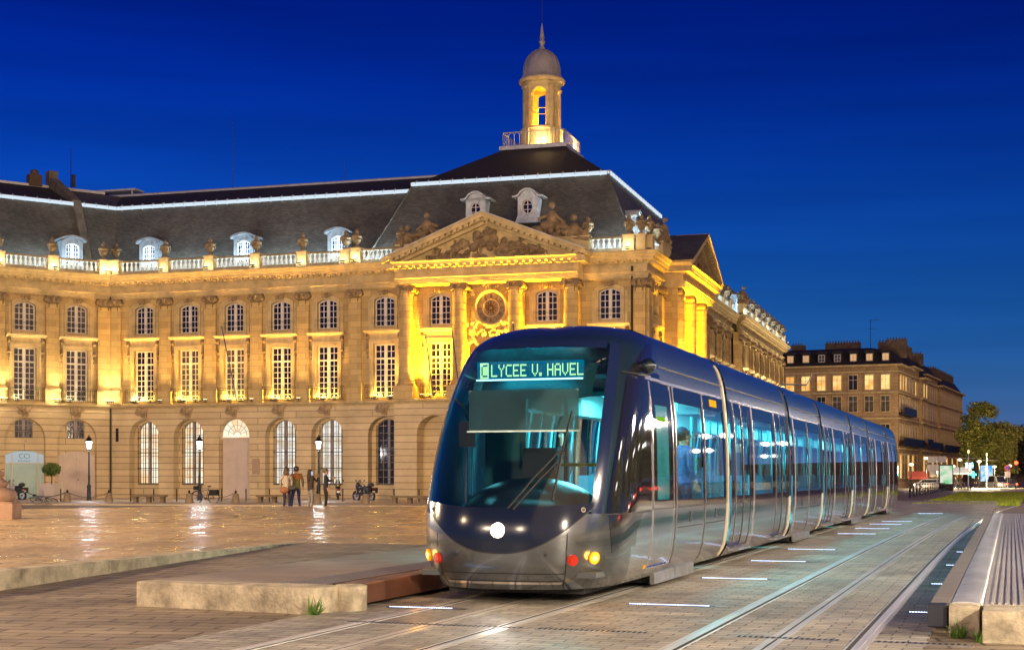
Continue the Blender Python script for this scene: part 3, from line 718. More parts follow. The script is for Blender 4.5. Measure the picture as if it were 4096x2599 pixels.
# pavilion roof: steep mansard, hipped upper roof, terrace with railing, bell turret
CW = 24.2
def frustum(m, a, za, b, zb):     # a,b = (x0,x1,y0,y1)
    vs = [(a[0],a[2],za),(a[1],a[2],za),(a[1],a[3],za),(a[0],a[3],za),(b[0],b[2],zb),(b[1],b[2],zb),(b[1],b[3],zb),(b[0],b[3],zb)]
    m.add(vs, [(0,3,2,1),(4,5,6,7),(0,1,5,4),(1,2,6,5),(2,3,7,6),(3,0,4,7)])
m = MB(); frustum(m, (19.9, 39.7, .3, CW-.5), 16.15, (22.75, 37.0, 3.0, 20.9), 22.2); PAL_R = m.build('pavilion_roof', SLATE, PAL)
for hp in (((39.7, .3, 16.15), (37.0, 3.0, 22.2)), ((19.9, .3, 16.15), (22.75, 3.0, 22.2)), ((39.7, 23.7, 16.15), (37, 20.9, 22.2))): h = MB(); h.bar(*hp, .07, 6); h.build('hip', SLATE, PAL_R)
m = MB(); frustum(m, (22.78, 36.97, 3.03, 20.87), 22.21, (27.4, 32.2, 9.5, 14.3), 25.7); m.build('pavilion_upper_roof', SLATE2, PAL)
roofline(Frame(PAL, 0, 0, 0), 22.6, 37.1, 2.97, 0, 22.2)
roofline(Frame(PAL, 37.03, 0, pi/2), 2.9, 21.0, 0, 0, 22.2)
for c in (28.1, 31.85): dormer(FP, c, 1.45, 18.75, kind='oval')
m = MB(); m.box(27.2, 32.4, 9.3, 14.5, 25.68, 25.95); TER = m.build('terrace', ZINC, PAL)
r = MB()
def rail_run(p, q):
    p = Vector(p); q = Vector(q); L = (q-p).length; n = int(L/.42)
    for z in (.05, 1.05): r.bar(p+Vector((0,0,z)), q+Vector((0,0,z)), .035, 5)
    for i in range(n+1):
        a = p + (q-p)*i/n; r.bar(a, a+Vector((0,0,1.05 if i in (0, n) else .9)), .03 if 0 < i < n else .05, 4)
        if i < n:
            b = p + (q-p)*(i+1)/n; mid = (a+b)/2
            r.path([a+Vector((0,0,.85)), a*.75+b*.25+Vector((0,0,.99)), mid+Vector((0,0,1.03)), a*.25+b*.75+Vector((0,0,.99)), b+Vector((0,0,.85))], .02, 4)
c4 = [(27.45, 9.55, 25.95), (32.15, 9.55, 25.95), (32.15, 14.25, 25.95), (27.45, 14.25, 25.95)]
for i in range(4): rail_run(c4[i], c4[(i+1) % 4])
r.build('terrace_railing', mat('grey railing paint', (.42,.38,.32), .5), TER)
# bell turret: four piers with arches, ring cornice, lead dome, spire
TUR = empty('turret', (29.8, 11.9, 25.95)); link_t = TUR.parent = PAL; KIDS.setdefault(PAL.name, []).append(TUR)
def ring_wall(m, r_o, r_i, z0, z1, arches, zs, n=48):
    """round wall with arched openings centred on the angles given; half-angle aw"""
    aw = .46
    for i in range(n):
        a0 = 2*pi*i/n; a1 = 2*pi*(i+1)/n
        def bot(a):
            for c in arches:
                d = (a-c+pi) % (2*pi) - pi
                if abs(d) <= aw+1e-4: return zs + sqrt(max(0, 1-(d/aw)**2))*.62
            return None
        b0, b1 = bot(a0), bot(a1); mid = bot((a0+a1)/2)
        lo0 = b0 if (mid is not None and b0 is not None) else z0; lo1 = b1 if (mid is not None and b1 is not None) else z0
        if mid is not None: lo0 = b0 if b0 is not None else zs; lo1 = b1 if b1 is not None else zs
        else: lo0 = lo1 = z0
        P = lambda r_, a, z: (r_*cos(a), r_*sin(a), z)
        m.add([P(r_i,a0,lo0),P(r_o,a0,lo0),P(r_o,a1,lo1),P(r_i,a1,lo1),P(r_i,a0,z1),P(r_o,a0,z1),P(r_o,a1,z1),P(r_i,a1,z1)],
              [(0,3,2,1),(4,5,6,7),(1,2,6,5),(3,0,4,7),(0,1,5,4),(2,3,7,6)])
TA = [radians(a) for a in (-90+7, 7, 97, 187)]
m = MB(); m.lathe([(1.75,0),(1.75,.15),(1.6,.25),(1.55,1.45),(1.62,1.5),(1.62,1.62),(1.45,1.7)], n=32)
ring_wall(m, 1.40, 1.08, 1.7, 5.2, TA, 4.0)
for a in TA:
    for s in (-1, 1):
        b = a + s*pi/4 - s*.16; m.M = Matrix.Translation((1.42*cos(b), 1.42*sin(b), 0)) @ Matrix.Rotation(b, 4, 'Z'); m.box(-.15, .13, -.14, .14, 1.62, 4.75); m.box(-.15, .2, -.19, .19, 4.6, 4.8); m.box(-.1, .28, -.2, .2, .2, 1.5)
m.M = None
m.lathe([(1.35,4.85),(1.45,4.9),(1.5,5.02),(1.72,5.12),(1.78,5.3),(1.66,5.42)], n=40)
m.build('turret_drum', TRIM, TUR, True, autos=25)
d = MB(); d.lathe([(1.68,5.4),(1.52,5.55),(1.43,5.8),(1.4,6.3),(1.3,6.75),(1.1,7.15),(.82,7.45),(.5,7.65),(.26,7.73)], n=40); dm = d.build('dome', LEAD, TUR, True, autos=60)
d = MB()
for k in range(16):
    a = 2*pi*k/16; pts = [(r_*cos(a)*1.005, r_*sin(a)*1.005, z) for r_, z in [(1.68,5.4),(1.52,5.55),(1.43,5.8),(1.4,6.3),(1.3,6.75),(1.1,7.15),(.82,7.45),(.5,7.65),(.26,7.73)]]; d.path(pts, .022, 4)
d.build('dome_seam', LEAD, dm)
d = MB(); d.lathe([(.26,7.7),(.24,7.85),(.16,7.95),(.15,8.05),(.24,8.2),(.25,8.32),(.16,8.45),(.12,8.52),(.2,8.58),(.02,9.75)], n=12); d.build('spire', LEAD, TUR, True)
d = MB(); d.bar((0,0,9.7), (0,0,12.8), .02, 5); d.build('lightning_rod', IRON, TUR)
d = MB(); d.path([(cos(t)*1.0, sin(t)*1.0, 3.1) for t in [2*pi*i/16 for i in range(17)]], .03, 4)
for i in range(8): t = 2*pi*i/8; d.bar((cos(t), sin(t), 3.1), (cos(t)*1.02, sin(t)*1.02, 3.4), .03, 4)
d.build('bell_ring', GILT, TUR)

# --- quay side of the pavilion, quay wing and end pavilion
FQ = Frame(PAL, 40.4, -.4, pi/2)
m = MB(); storey(m, 0, CW+.4, -.6, 6.32, [(2.7, 2.2, -.6, 5.5, 1.1)], .7); storey(m, 5.2, 17.8, -.6, 6.32, [], 1.2, -1.2); FQ.put('ground_floor_wall', m, RUST)
upper_walls(FQ, 0.5, CW+.4, [2.7, 8.5, 13.1, 20.6])
base_ledge(FQ, 0, 5.2, 0, 1, 0); base_ledge(FQ, 5.2, 17.8, -1.2); entablature(FQ, 0, CW+.4, m0=1)
for c in (2.7, 8.5, 13.1, 20.6): upper_window(FQ, c, 0); main_window(FQ, c, 0)
for x in (6.2, 10.9, 15.6): FQ.inst(PROTO['col'], (x, -.95, 0))
for x in (.5, 4.75, 18.6, 22.9, 24.0): pilaster(FQ, x)
m = MB(); m.box(5.15, 5.3, -1.15, 0, 7.6, 14.4); FQ.put('return_wall', m, STONE)
portico_top(FQ, 5.3, 17.6, -1.45, 18.75)
parapet(FQ, [.45], 0, 3.4); m = MB(); m.box(3.2, 6.2, -.5, .2, 16.15, 17.2); m.box(3.15, 6.25, -.56, .26, 17.2, 17.3); FQ.put('attic_block', m, TRIM)
statue_group(FQ, 5.2, -.1, 17.3, 1.35, 1, 8); FQ.inst(URN, (3.6, -.1, 17.3)); parapet(FQ, [19.3, 23.8], 17.9, CW+.2)
for c in (3.9, 7.6): dormer(FQ, c, 1.35, 17.3, kind='oval')
FW = Frame(PAL, 39.9, CW, pi/2); WL = 16.0
m = MB(); storey(m, 0, WL, -.6, 6.32, [], .7); FW.put('ground_floor_wall', m, RUST)
WX = [2.5, 6.7, 10.9, 14.4]; upper_walls(FW, 0, WL, WX); base_ledge(FW, 0, WL); entablature(FW, 0, WL)
for c in WX: upper_window(FW, c, 0); main_window(FW, c, 0)
for x in (.5, 4.6, 8.8, 13.0): pilaster(FW, x)
parapet(FW, [1.5, 5.5, 9.5, 13.4], 0, WL)
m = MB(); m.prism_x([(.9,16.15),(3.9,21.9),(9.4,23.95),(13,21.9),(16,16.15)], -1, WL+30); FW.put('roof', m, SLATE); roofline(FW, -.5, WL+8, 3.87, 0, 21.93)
for c in (3.4, 9.8): dormer(FW, c, 1.15, 16.9)
FE = Frame(PAL, 40.6, CW+WL, pi/2); EL = 34.0
m = MB(); storey(m, 0, EL, -.6, 6.32, [], .7); FE.put('ground_floor_wall', m, RUST)
EX = [2.4+4.2*i for i in range(8)]; upper_walls(FE, 0, EL, EX); base_ledge(FE, 0, EL, 0, 1, 1); entablature(FE, 0, EL, m0=1, m1=1)
for c in EX: upper_window(FE, c, 0); main_window(FE, c, 0)
for i in range(9): pilaster(FE, .45+4.13*i)
parapet(FE, [.5, 4.6, 8.8, 13.0, 17.2, 21.4, 25.6, 29.8, 33.4], 0, EL)
statue_group(FE, 2.0, -.1, 17.2, 1.3, 1, 9)
for c in (6.7, 14.5, 22.5, 30.5): dormer(FE, c, 1.15, 16.9)
PAL_core = MB().box(20.3, 39.6, 1.2, 23.5, -.6, 16.1).box(24.5, 39.1, 23, CW+WL, -.6, 16.1).box(24.5, 39.8, CW+WL, CW+WL+EL-.05, -.6, 16.1); PAL_core.build('body_core', STONE, PAL)
# far end wall of the quay wing
for x, h, y in ((26.2, 4.0, -1.9), (28.1, 4.6, -1.9), (32.4, 4.7, -1.9)): pole(PAL, FP, x, y, 6.8, h, -.1, .5)
pole(PAL, FQ, 18.4, -.5, 6.8, 6.6, -.2, 2.2)
m = MB(); m.bar((0,0,0),(0,0,3.6),.035,5,.012); FQ.put('antenna', m, IRON, (12.5, 3.0, 18.2))
dp = MB(); dp.bar((39.5, -.12, -.3), (39.5, -.12, 15.2), .08, 8); FP.put('downpipe', dp, IRON)

# --- floodlighting of the palace
FLOOD = None
def flood(fr, at, e, col, d=(0, .25, 1), kind='POINT', rad=.15, name='floodlight', **kw):
    """small lamp housing standing on a ledge, with its light"""
    global FLOOD
    if FLOOD is None:
        m = MB(); m.box(-.13, .13, -.1, .08, 0, .05); m.box(-.02, .02, -.02, .02, .05, .14); m.box(-.15, .15, -.12, .1, .14, .22); o = fr.put('floodlight_housing', m, IRON, at)
        g = MB(); g.box(-.12, .12, -.09, .07, .215, .235); g.build('lens', lampmat('flood lens', (1,.8,.45), 9), o); FLOOD = o
    else: o = fr.inst(FLOOD, at)
    if kind == 'SPOT': kw.setdefault('spot_size', radians(100)); kw.setdefault('spot_blend', 1.0)
    p = (at[0], at[1], at[2]+.3)
    fr.lamp(kind, 'lamp_light', e, col, p, d if kind != 'POINT' else None, shadow_soft_size=rad, **kw)
for i, c in enumerate(BX): flood(FB, (c-.62, -.12, 6.72), 150, (1,.66,.14) if i else (1,.72,.3)); flood(FB, (c+.62, -.12, 6.72), 90, (1,.66,.14))
for c in PX: flood(FP, (c-.62, -.12, 6.72), 150, (1,.66,.14)); flood(FP, (c+.62, -.12, 6.72), 90, (1,.66,.14))
SP = dict(kind='SPOT', spot_size=radians(85))
for c in (26.0, 29.75, 33.6):
    for dx in (-.95, .95): flood(FP, (c+dx, -.95, 6.72), 21000, GOLD, (0, .12, 1), **SP); flood(FP, (c+dx*.6, -.4, 6.72), 160, GOLD)
for c in (8.5, 13.1):
    for dx in (-1.2, 1.2): flood(FQ, (c+dx, -.95, 6.72), 20000, GOLD, (0, .12, 1), **SP)
for x in (5.0, 7.9, 12.6, 17.0): flood(FQ, (x, -2.3, 6.72), 8000, GOLD, (0, .2, 1), **SP)
for x in (3, 9, 15, 21, 27, 32): flood(FE, (x, -1.3, 6.72), 3600, WARM, (0, .15, 1), **SP)
for x in (3, 9, 14): flood(FW, (x, -1.1, 6.72), 1200, WARM, (0, .15, 1), **SP)
for x in (.45, 4.6, 8.27, 11.95, 15.6): flood(FB, (x+1.84, -.75, 6.64), 2600, (1,.52,.09), (0, .05, 1), **SP); flood(FB, (x, -.9, 6.64), 900, (1,.62,.2), (0, .05, 1), kind='SPOT', spot_size=radians(60))
for x in (22.6, 36.9, 39.6): flood(FP, (x, -.8, 6.64), 1500, (1,.56,.12), (0, .06, 1), **SP)
# wall washers along the top cornice of wing B and pavilion, small lamps at the feet of the urn pedestals
for x in (4.6, 11.95, 18.9): flood(FB, (x, -.75, 16.22), 26, WARM, rad=.08)
for x in (.5, 8.27, 15.6): flood(FB, (x, -.75, 16.22), 40, WARM, rad=.08)
flood(FP, (39.3, -.75, 16.22), 45, WARM, rad=.08); flood(FP, (19.9, -.75, 16.22), 45, WARM, rad=.08)
for x in (.5, 8.8, 17.2, 25.6, 33.0): flood(FE, (x, -.8, 16.22), 60, WARM, rad=.08)
# cool strip lights behind the balustrades, hidden ones added in front to brighten the balusters
def strip_front(fr, x0, x1, e):
    fr.lamp('AREA', 'lamp_light', e, (.62,.86,1.0), ((x0+x1)/2, -.62, 16.24), (0, .75, .66), shape='RECTANGLE', size=x1-x0, size_y=.05)
def strip_up(fr, x0, x1, y, e):
    fr.lamp('AREA', 'lamp_light', e, (.62,.86,1.0), ((x0+x1)/2, y, 16.3), (0, .62, 1), shape='RECTANGLE', size=x1-x0, size_y=.15)
strip_front(FB, .5, 19, 22); strip_front(FP, 36.8, 39.2, 10); strip_front(FP, 20.2, 23, 11); strip_front(FQ, 17.9, 24, 35); strip_front(FW, 0, 16, 80); strip_front(FE, 0, 33, 170)
strip_up(FB, 1, 19, .55, 1700); strip_up(FP, 20, 40, .75, 9000); strip_up(FQ, 1, 23, .75, 2000); strip_up(FW, 0, 16, .55, 1400); strip_up(FE, 0, 33, .55, 3000)
strip_up(FQ, 4, 20, 1.6, 1200)
light('POINT', 'lamp_light', 700, (1,.55,.02), (0, 0, 2.0), TUR, shadow_soft_size=.2)
light('POINT', 'lamp_light', 260, (1,.70,.3), (.6, -2.0, .4), TUR, shadow_soft_size=.2)
light('POINT', 'lamp_light', 260, (1,.70,.3), (2.1, .3, .4), TUR, shadow_soft_size=.2)

# ------------------------------------------------------------------ the neighbouring wing, canted 
WA = empty('corner_wing', (-29.7, 109.3, 0), radians(36), 'limestone wing left of the drainpipe with glass shopfront and white carriage door', 'building')
FA = Frame(WA, 0, 0, 0); AX = [-14.1, -10.2, -6.35, -2.55]
m = MB(); storey(m, -18, .5, -.6, 6.32, [(c, 2.9, -.6, 5.5, 1.45) for c in AX], .3)
for c in AX: storey(m, c-1.5, c+1.5, -.6, 6.2, [(c, 1.3, 4.1, 5.45, .15)], .3, .32) ; 
FA.put('ground_floor_wall', m, RUST)
base_ledge(FA, -18, .2); upper_walls(FA, -18, .3, AX); entablature(FA, -18, 0, m1=-.33)
for i, c in enumerate(AX): upper_window(FA, c, 0); main_window(FA, c, 0); keystone(FA, c, 0)
for x in (-16.2, -12.1, -8.3, -4.45, -.62): pilaster(FA, x)
WA_URN = urn().build('urn', CARV, WA, True, (-16.2, -.15, 17.25)); _u = URN; URN = WA_URN
parapet(FA, [-12.1, -8.3, -4.45, -.65], -16, 0); URN = _u
m = MB(); m.prism_x([(.9,16.15),(3.9,21.9),(9.4,23.95),(13.5,21.9),(16,16.15)], -20, 9); FA.put('roof', m, SLATE)
m = MB(); m.prism_x([(3.9,21.9),(3.99,22.0),(9.4,24.02),(9.4,23.9)], -20, -1.6); FA.put('upper_roof', m, SLATE2)
m = MB(); m.prism_x([(9.25,23.95),(9.25,24.15),(9.7,24.15),(9.7,23.95)], -20, 3); FA.put('ridge', m, ZINC)
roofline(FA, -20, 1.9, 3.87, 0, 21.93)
m = MB(); m.prism_x([(.75,16.2),(3.7,22.2),(8.6,24.6),(9.9,24.9),(9.9,23.5),(4.2,21.4),(1.3,16.2)], -1.55, -.95); m.box(-1.6, -.9, 9.0, 9.9, 24.4, 25.3); FA.put('party_wall', m, mat('render', (.11,.095,.075), .9, var=.35, vs=1.5))
for c in (-10.3, -2.5): dormer(FA, c, 1.15, 16.9)
for x in (-8.6, -2.6):
    m = MB(); m.box(-.5, .5, -.4, .4, 0, .9); m.lathe([(.3,.9),(.35,1.2),(.2,1.3)], n=8); FA.put('chimney', m, mat('dark brick', (.07,.045,.035), .9), (x, 9.5, 24))
m = MB(); m.bar((0,0,0),(0,0,3.4),.05,5,.02); m.box(.1,.35,-.1,.1,.3,1.3); FA.put('antenna', m, IRON, (.3, 9.5, 24))
for c in AX:
    w = sash('mezzanine_window', 1.3, 0, 1.35, .15, 2, 3, yo=.45, fr=.06, bar=.04, framem=WOODG); w.parent = WA; KIDS.setdefault(WA.name, []).append(w); w.location = (c, 0, 4.1); railing(1.2, 0, .55, .42, False, .06).build('railing', IRON, w)
def seg(m, w, z0, z1, rise, ya, yb): m.prism_y([(-w/2, z0), (w/2, z0)] + arch_pts(0, w, z1, rise, 10)[::-1], ya, yb)
for c in (AX[3], AX[1]):
    d = MB(); seg(d, 2.75, -.3, 3.15, .3, .22, .32); d.box(-.02, .02, .19, .23, -.3, 3.1); d.box(-1.0, -.25, .2, .23, .2, 2.6); d.box(.25, 1.0, .2, .23, .2, 2.6); d.box(-1.0,-.96,.18,.23,-.3,2.9); d.box(.96,1.0,.18,.23,-.3,2.9)
    o = FA.put('carriage_door', d, DOORW, (c, 0, 0)); MB().ball((.12, .17, 1.1), .05, 6, 5).build('handle', IRON, o)
s = MB(); seg(s, 2.85, -.3, 3.2, .3, .24, .31); sh = FA.put('shopfront', s, mat('frosted green glass', (.26,.33,.27), .25, var=.15, vs=.8, emit=(.5,.75,.6), es=.12), (AX[2], 0, 0))
s = MB(); s.prism_y([(-1.38, 2.32), (1.38, 2.32)] + [(x, z) for x, z in arch_pts(0, 2.76, 3.14, .28, 10)[::-1]], .2, .235); s.build('fascia', mat('pale blue glass', (.30,.42,.52), .3, emit=(.4,.7,1), es=.22), sh)
s = MB()
for x in (-1.38, -.9, .95, 1.38): s.box(x-.03, x+.03, .14, .24, -.3, 3.0)
s.box(-1.4, 1.4, .135, .2, 2.27, 2.33); s.build('frame', WOODW, sh)
def text_obj(body, size, material, parent, loc, rot=(pi/2, 0, 0), extrude=.004, name='lettering', align='CENTER', sx=1.0):
    cu = bpy.data.curves.new(name, 'FONT'); cu.body = body; cu.size = size; cu.extrude = extrude; cu.align_x = align; cu.align_y = 'CENTER'
    tmp = bpy.data.objects.new('tmp_text', cu); COL.objects.link(tmp); bpy.context.view_layer.update()
    me = bpy.data.meshes.new_from_object(tmp.evaluated_get(bpy.context.evaluated_depsgraph_get())); COL.objects.unlink(tmp); bpy.data.objects.remove(tmp)
    me.materials.clear(); me.materials.append(material)
    o = bpy.data.objects.new(name, me); link(o, parent); o.location = loc; o.rotation_euler = rot; o.scale = (sx, 1, 1); return o
LET = mat('teal lettering', (.10,.20,.24), .5)
text_obj('CCI', .48, LET, sh, (0, .19, 2.78)); text_obj('BORDEAUX', .17, LET, sh, (0, .19, 2.44))
text_obj('18', .22, LET, WA, (AX[2], -.012, 3.85))
FA.put('body_core', MB().box(-18, 1, 1.0, 12, -.6, 16.1), STONE)
for x in (-12.1, -8.3, -4.45, -.62): flood(FA, (x, -.95, 6.64), 110, (1,.84,.52)); flood(FA, (x+.3, -.9, 6.64), 1300, (1,.70,.3), (0, .08, 1), **SP)
for c in AX: flood(FA, (c-.62, -.12, 6.72), 45, (1,.84,.5))
for x in (-8.3, -4.45, -.65): flood(FA, (x, -.75, 16.22), 60, WARM, rad=.08)
strip_up(FA, -16, -1, .55, 1300); strip_front(FA, -16, -.5, 18)
# ------------------------------------------------------------------ ground, square, tramway, platforms
N0 = Vector((-.15, 16.07, 0)); DD = Vector((sin(ANG), cos(ANG), 0)); NN = Vector((cos(ANG), -sin(ANG), 0))
def T(x, y, z=0): return N0 + NN*x + DD*y + Vector((0, 0, z))      # x across the tracks (right), y along them
def gz(Z):
    if Z < 50: return 0.0
    if Z < 57: return -.02*(Z-50)/7
    if Z < 109: return -.02 - .0049*(Z-57)
    return -.275 - .0025*(min(Z, 260)-109)
def at(px, py):             # point of the ground beyond the square seen at this place
    c = (py-1900)/5900; Z = 60.0
    for _ in range(30): Z = (1.42-gz(Z))/c
    return Vector(((px-2048)/5900*Z, Z, gz(Z)))
GRD = masonry('street paving', (.31,.245,.17), (.225,.175,.12), (.075,.055,.04), .62, .26, .02, rough=.45, wall=False, rot=.12, jitter=.5, bumpd=.012, rough2=.7, big=.5)
PLZ = masonry('worn stone slabs of the square', (.60,.44,.24), (.42,.30,.16), (.17,.11,.055), .75, .21, .018, rough=.19, wall=False, rot=.0, jitter=.5, bumpd=.007, rough2=.46, big=.6, bstr=.5)
SETT = masonry('granite setts between the rails', (.42,.385,.325), (.28,.255,.215), (.07,.06,.05), .31, .155, .009, rough=.42, wall=False, rot=0, jitter=.5, bumpd=.012, rough2=.65, big=.8)
SLAB = masonry('platform paving', (.30,.25,.20), (.27,.22,.17), (.16,.12,.09), 1.2, .6, .006, rough=.4, wall=False, jitter=.25, bumpd=.004, rough2=.6, big=.7)
CONC = mat('weathered concrete', (.43,.37,.27), .85, var=.45, vs=3.5, bump=1.0, bs=30)
m = MB(); zs = [-60, 0, 50, 57, 83, 109, 160, 260, 1600]; xs = [-900, -60, 0, 60, 900]
for i, Z in enumerate(zs):
    for X in xs: m.v.append((X, Z, gz(Z)))
for i in range(len(zs)-1):
    for j in range(4): a = i*5+j; m.f.append([a, a+1, a+6, a+5]); m.m.append(0)
tag(m.build('ground', GRD), kind='structure')
def tobj(name, m, mats, z=0, **k):
    o = m.build(name, mats, None, loc=(N0.x, N0.y, z), rz=-ANG, **k)
    if name in ('platform_end_block', 'end_stone', 'platform_front_block', 'kerb', 'rubber_end_block', 'platform_edge_beam'): bv = o.modifiers.new('bevel', 'BEVEL'); bv.width = .014; bv.segments = 2; bv.limit_method = 'ANGLE'
    return o
m = MB(); m.box(-1.5, 4.62, -30, 70, -.2, .004); tag(tobj('tramway_paving', m, SETT), kind='structure')
# the square, a kerb-high slab
m = MB(); L = lambda lat, s: (T(lat, s).x, T(lat, s).y)
poly = [L(-6.5, -30), L(-6.5, 8.2), L(-1.5, 8.2), L(-1.5, 41), (0, 56), (-12, 57), (-17, 51.5), (-40, 47), (-75, 44), (-75, 0), (-30, -16)]
m.prism_z(poly, -.2, .24); tag(m.build('square', PLZ), kind='structure')
m = MB(); m.add([(-6.49,0,.004),(-3.7,0,.004),(-3.7,8.2,.24),(-6.49,8.2,.24),(-6.49,-.5,-.1),(-3.7,-.5,-.1)], [(0,1,2,3),(4,5,1,0)]); tag(tobj('ramp', m, GRD), kind='structure')
m = MB(); s = -30.0; R = random.Random(2)
while s < 8: l = 1.9; m.box(-6.78, -6.47, s, s+l-.012, -.1, .246+R.uniform(-.002,.002)); s += l
tag(tobj('kerb', m, CONC), kind='structure')
# left platform
m = MB(); m.box(-3.72, -1.62, -1.15, 34, -.1, .262); tag(tobj('platform_surface', m, SLAB), kind='structure')
m = MB(); m.prism_z([(-3.72,-1.29),(-1.62,-1.57),(-1.44,-1.5),(-1.36,-1.1),(-1.6,-1.0),(-3.72,-1.05)], -.1, .268); tag(tobj('platform_end_block', m, CONC), 'pale concrete end block of the tram platform left of the tram, weed at its corner', 'platform edge')
m = MB(); m.lathe([(.17,-.1),(.175,.26),(.15,.272)], (-1.30, -1.0, 0), n=16); tag(tobj('rounded_stone', m, CONC, smooth=True), 'short rounded stone post between concrete end block and dark platform beam', 'stone post')
m = MB(); s = -.78
while s < 33: m.box(-1.52, -1.24, s, s+2.96, .05, .272); s += 3.0
tag(tobj('platform_edge_beam', m, mat('dark red rubber beam', (.10,.045,.03), .35, var=.4, vs=3)), 'dark reddish edge beam of the left platform beside the tram', 'platform edge')
m = MB(); m.box(-1.6, -1.5, -.8, 34, -.1, .26); tag(tobj('platform_riser', m, mat('black rubber', (.02,.018,.016), .7)), kind='structure')
m = MB()
for i in range(150):
    for j in range(9): x = -2.1+.055*j; y = -.9+.075*i; m.add([(x-.017,y-.017,.262),(x+.017,y-.017,.262),(x+.017,y+.017,.262),(x-.017,y+.017,.262),(x,y,.272)], [(0,1,4),(1,2,4),(2,3,4),(3,0,4)])
m.box(-2.14, -1.62, -.95, 10.4, .2, .265); tag(tobj('tactile_strip', m, mat('studded grey metal', (.30,.28,.25), .35, .5)), 'studded grey tactile strip along the edge of the left platform', 'tactile paving')
# right platform
m = MB(); m.box(4.60, 4.77, -1.3, 32, .2, .27); tag(tobj('platform_edge_strip', m, mat('grey platform edging', (.20,.175,.15), .5, var=.2, vs=2)), 'narrow grey brown edge strip of the right platform beside the rails', 'platform edge')
m = MB(); m.box(4.58, 4.76, -1.47, -1.3, .06, .272); tag(tobj('rubber_end_block', m, mat('dark blue rubber', (.012,.016,.03), .5)), 'small black rubber block on the near corner of the right platform', 'bumper')
m = MB(); m.box(4.62, 4.76, -1.3, 32, -.1, .2); m.box(4.77, 9.5, -1.3, 32, -.1, .255); tag(tobj('platform_base', m, CONC), kind='structure')
m = MB(); m.prism_x([(4.775,.256),(4.79,.275),(4.86,.286),(4.95,.286),(5.03,.275),(5.05,.256)], 0, 33.3); m.v = [(y, -1.3+x, z) for x, y, z in m.v]; m.f = [f[::-1] for f in m.f]
tag(tobj('metal_edge_band', m, mat('brushed steel band', (.52,.52,.53), .42, .6, var=.22, vs=2.5, stretch=(1,.35,1)), smooth=True), 'smooth brushed metal band along the right platform', 'edging')
m = MB(); m.box(4.77, 5.03, -1.55, -1.3, -.1, .272); tag(tobj('end_stone', m, CONC), 'short concrete stone at the near end of the metal band, grass at its foot', 'stone block')
m = MB(); m.box(5.06, 9.4, -2.05, -1.32, -.1, .27); tag(tobj('platform_front_block', m, CONC), 'wide pale concrete block closing the near end of the right platform', 'platform edge')
m = MB(); m.box(5.06, 9.4, -1.31, 32, .2, .262)
for j in range(34): x = 5.12+.062*j; m.box(x, x+.026, -1.2, 32, .26, .276)
tag(tobj('ribbed_paving', m, mat('ribbed grey platform paving', (.46,.42,.37), .38, .25, var=.15, vs=3)), 'ribbed grey paving with long bright ridges on the right platform', 'tactile paving')
# rails, flush with the setts
RAILM = mat('polished rail steel', (.85,.84,.82), .30, .5, var=.12, vs=6, stretch=(1,.1,1)); GROV = mat('dark rail groove', (.03,.026,.022), .8); CND = mat('pale conduit segments', (.68,.64,.58), .3, .35, var=.2, vs=2, stretch=(1,.2,1))
def offs(s, b): return .0005*max(0, s-b)**2
def ribbon(m, x0, x1, z, b, s0=-28, s1=75, step=2.0, xc=0):
    k = int((s1-s0)/step)
    for i in range(k):
        a, c = s0+step*i, s0+step*(i+1); p, q = offs(a, b), offs(c, b); zz = z + gz((T(0, a)).y); zc = z + gz((T(0, c)).y)
        m.add([(x0+p, a, zz), (x1+p, a, zz), (x1+q, c, zc), (x0+q, c, zc), (x0+p,a,zz-.03), (x1+p,a,zz-.03), (x1+q,c,zc-.03), (x0+q,c,zc-.03)], [(0,1,2,3),(0,4,5,1),(1,5,6,2),(2,6,7,3),(3,7,4,0)])
def track(xc, b, which):
    for sx in (-1, 1):
        m = MB(); ribbon(m, xc+sx*.7175-.032, xc+sx*.7175+.032, .0105, b); m.mi = 1; g = sx*(.7175-.032)
        ribbon(m, xc+(g-.042 if sx > 0 else g), xc+(g if sx > 0 else g+.042), .0075, b); m.mi = 0; g2 = g-.042*sx
        ribbon(m, xc+min(g2, g2-.016*sx), xc+max(g2, g2-.016*sx), .0105, b)
        m.mi = 2; e = sx*(.7175+.032); ribbon(m, xc+min(e, e+.05*sx), xc+max(e, e+.05*sx), .0078, b)
        o = tobj('rail', m, [RAILM, GROV, CND]); tag(o, f"{'left' if sx < 0 else 'right'}-hand steel rail of the {which}", 'rail', 'tram rails')
    m = MB(); ribbon(m, xc-.075, xc-.012, .0085, b); ribbon(m, xc+.012, xc+.075, .0085, b); m.mi = 1; ribbon(m, xc-.012, xc+.012, .006, b); m.mi = 2; ribbon(m, xc-.11, xc-.075, .0065, b); ribbon(m, xc+.075, xc+.11, .0065, b)
    tag(tobj('power_rail', m, [CND, GROV, SETT]), f"pale double power strip in the middle of the {which}", 'power rail', 'power strips between the rails')
track(.1, 45, 'track under the tram'); track(3.375, 8, 'empty track beside the tram')
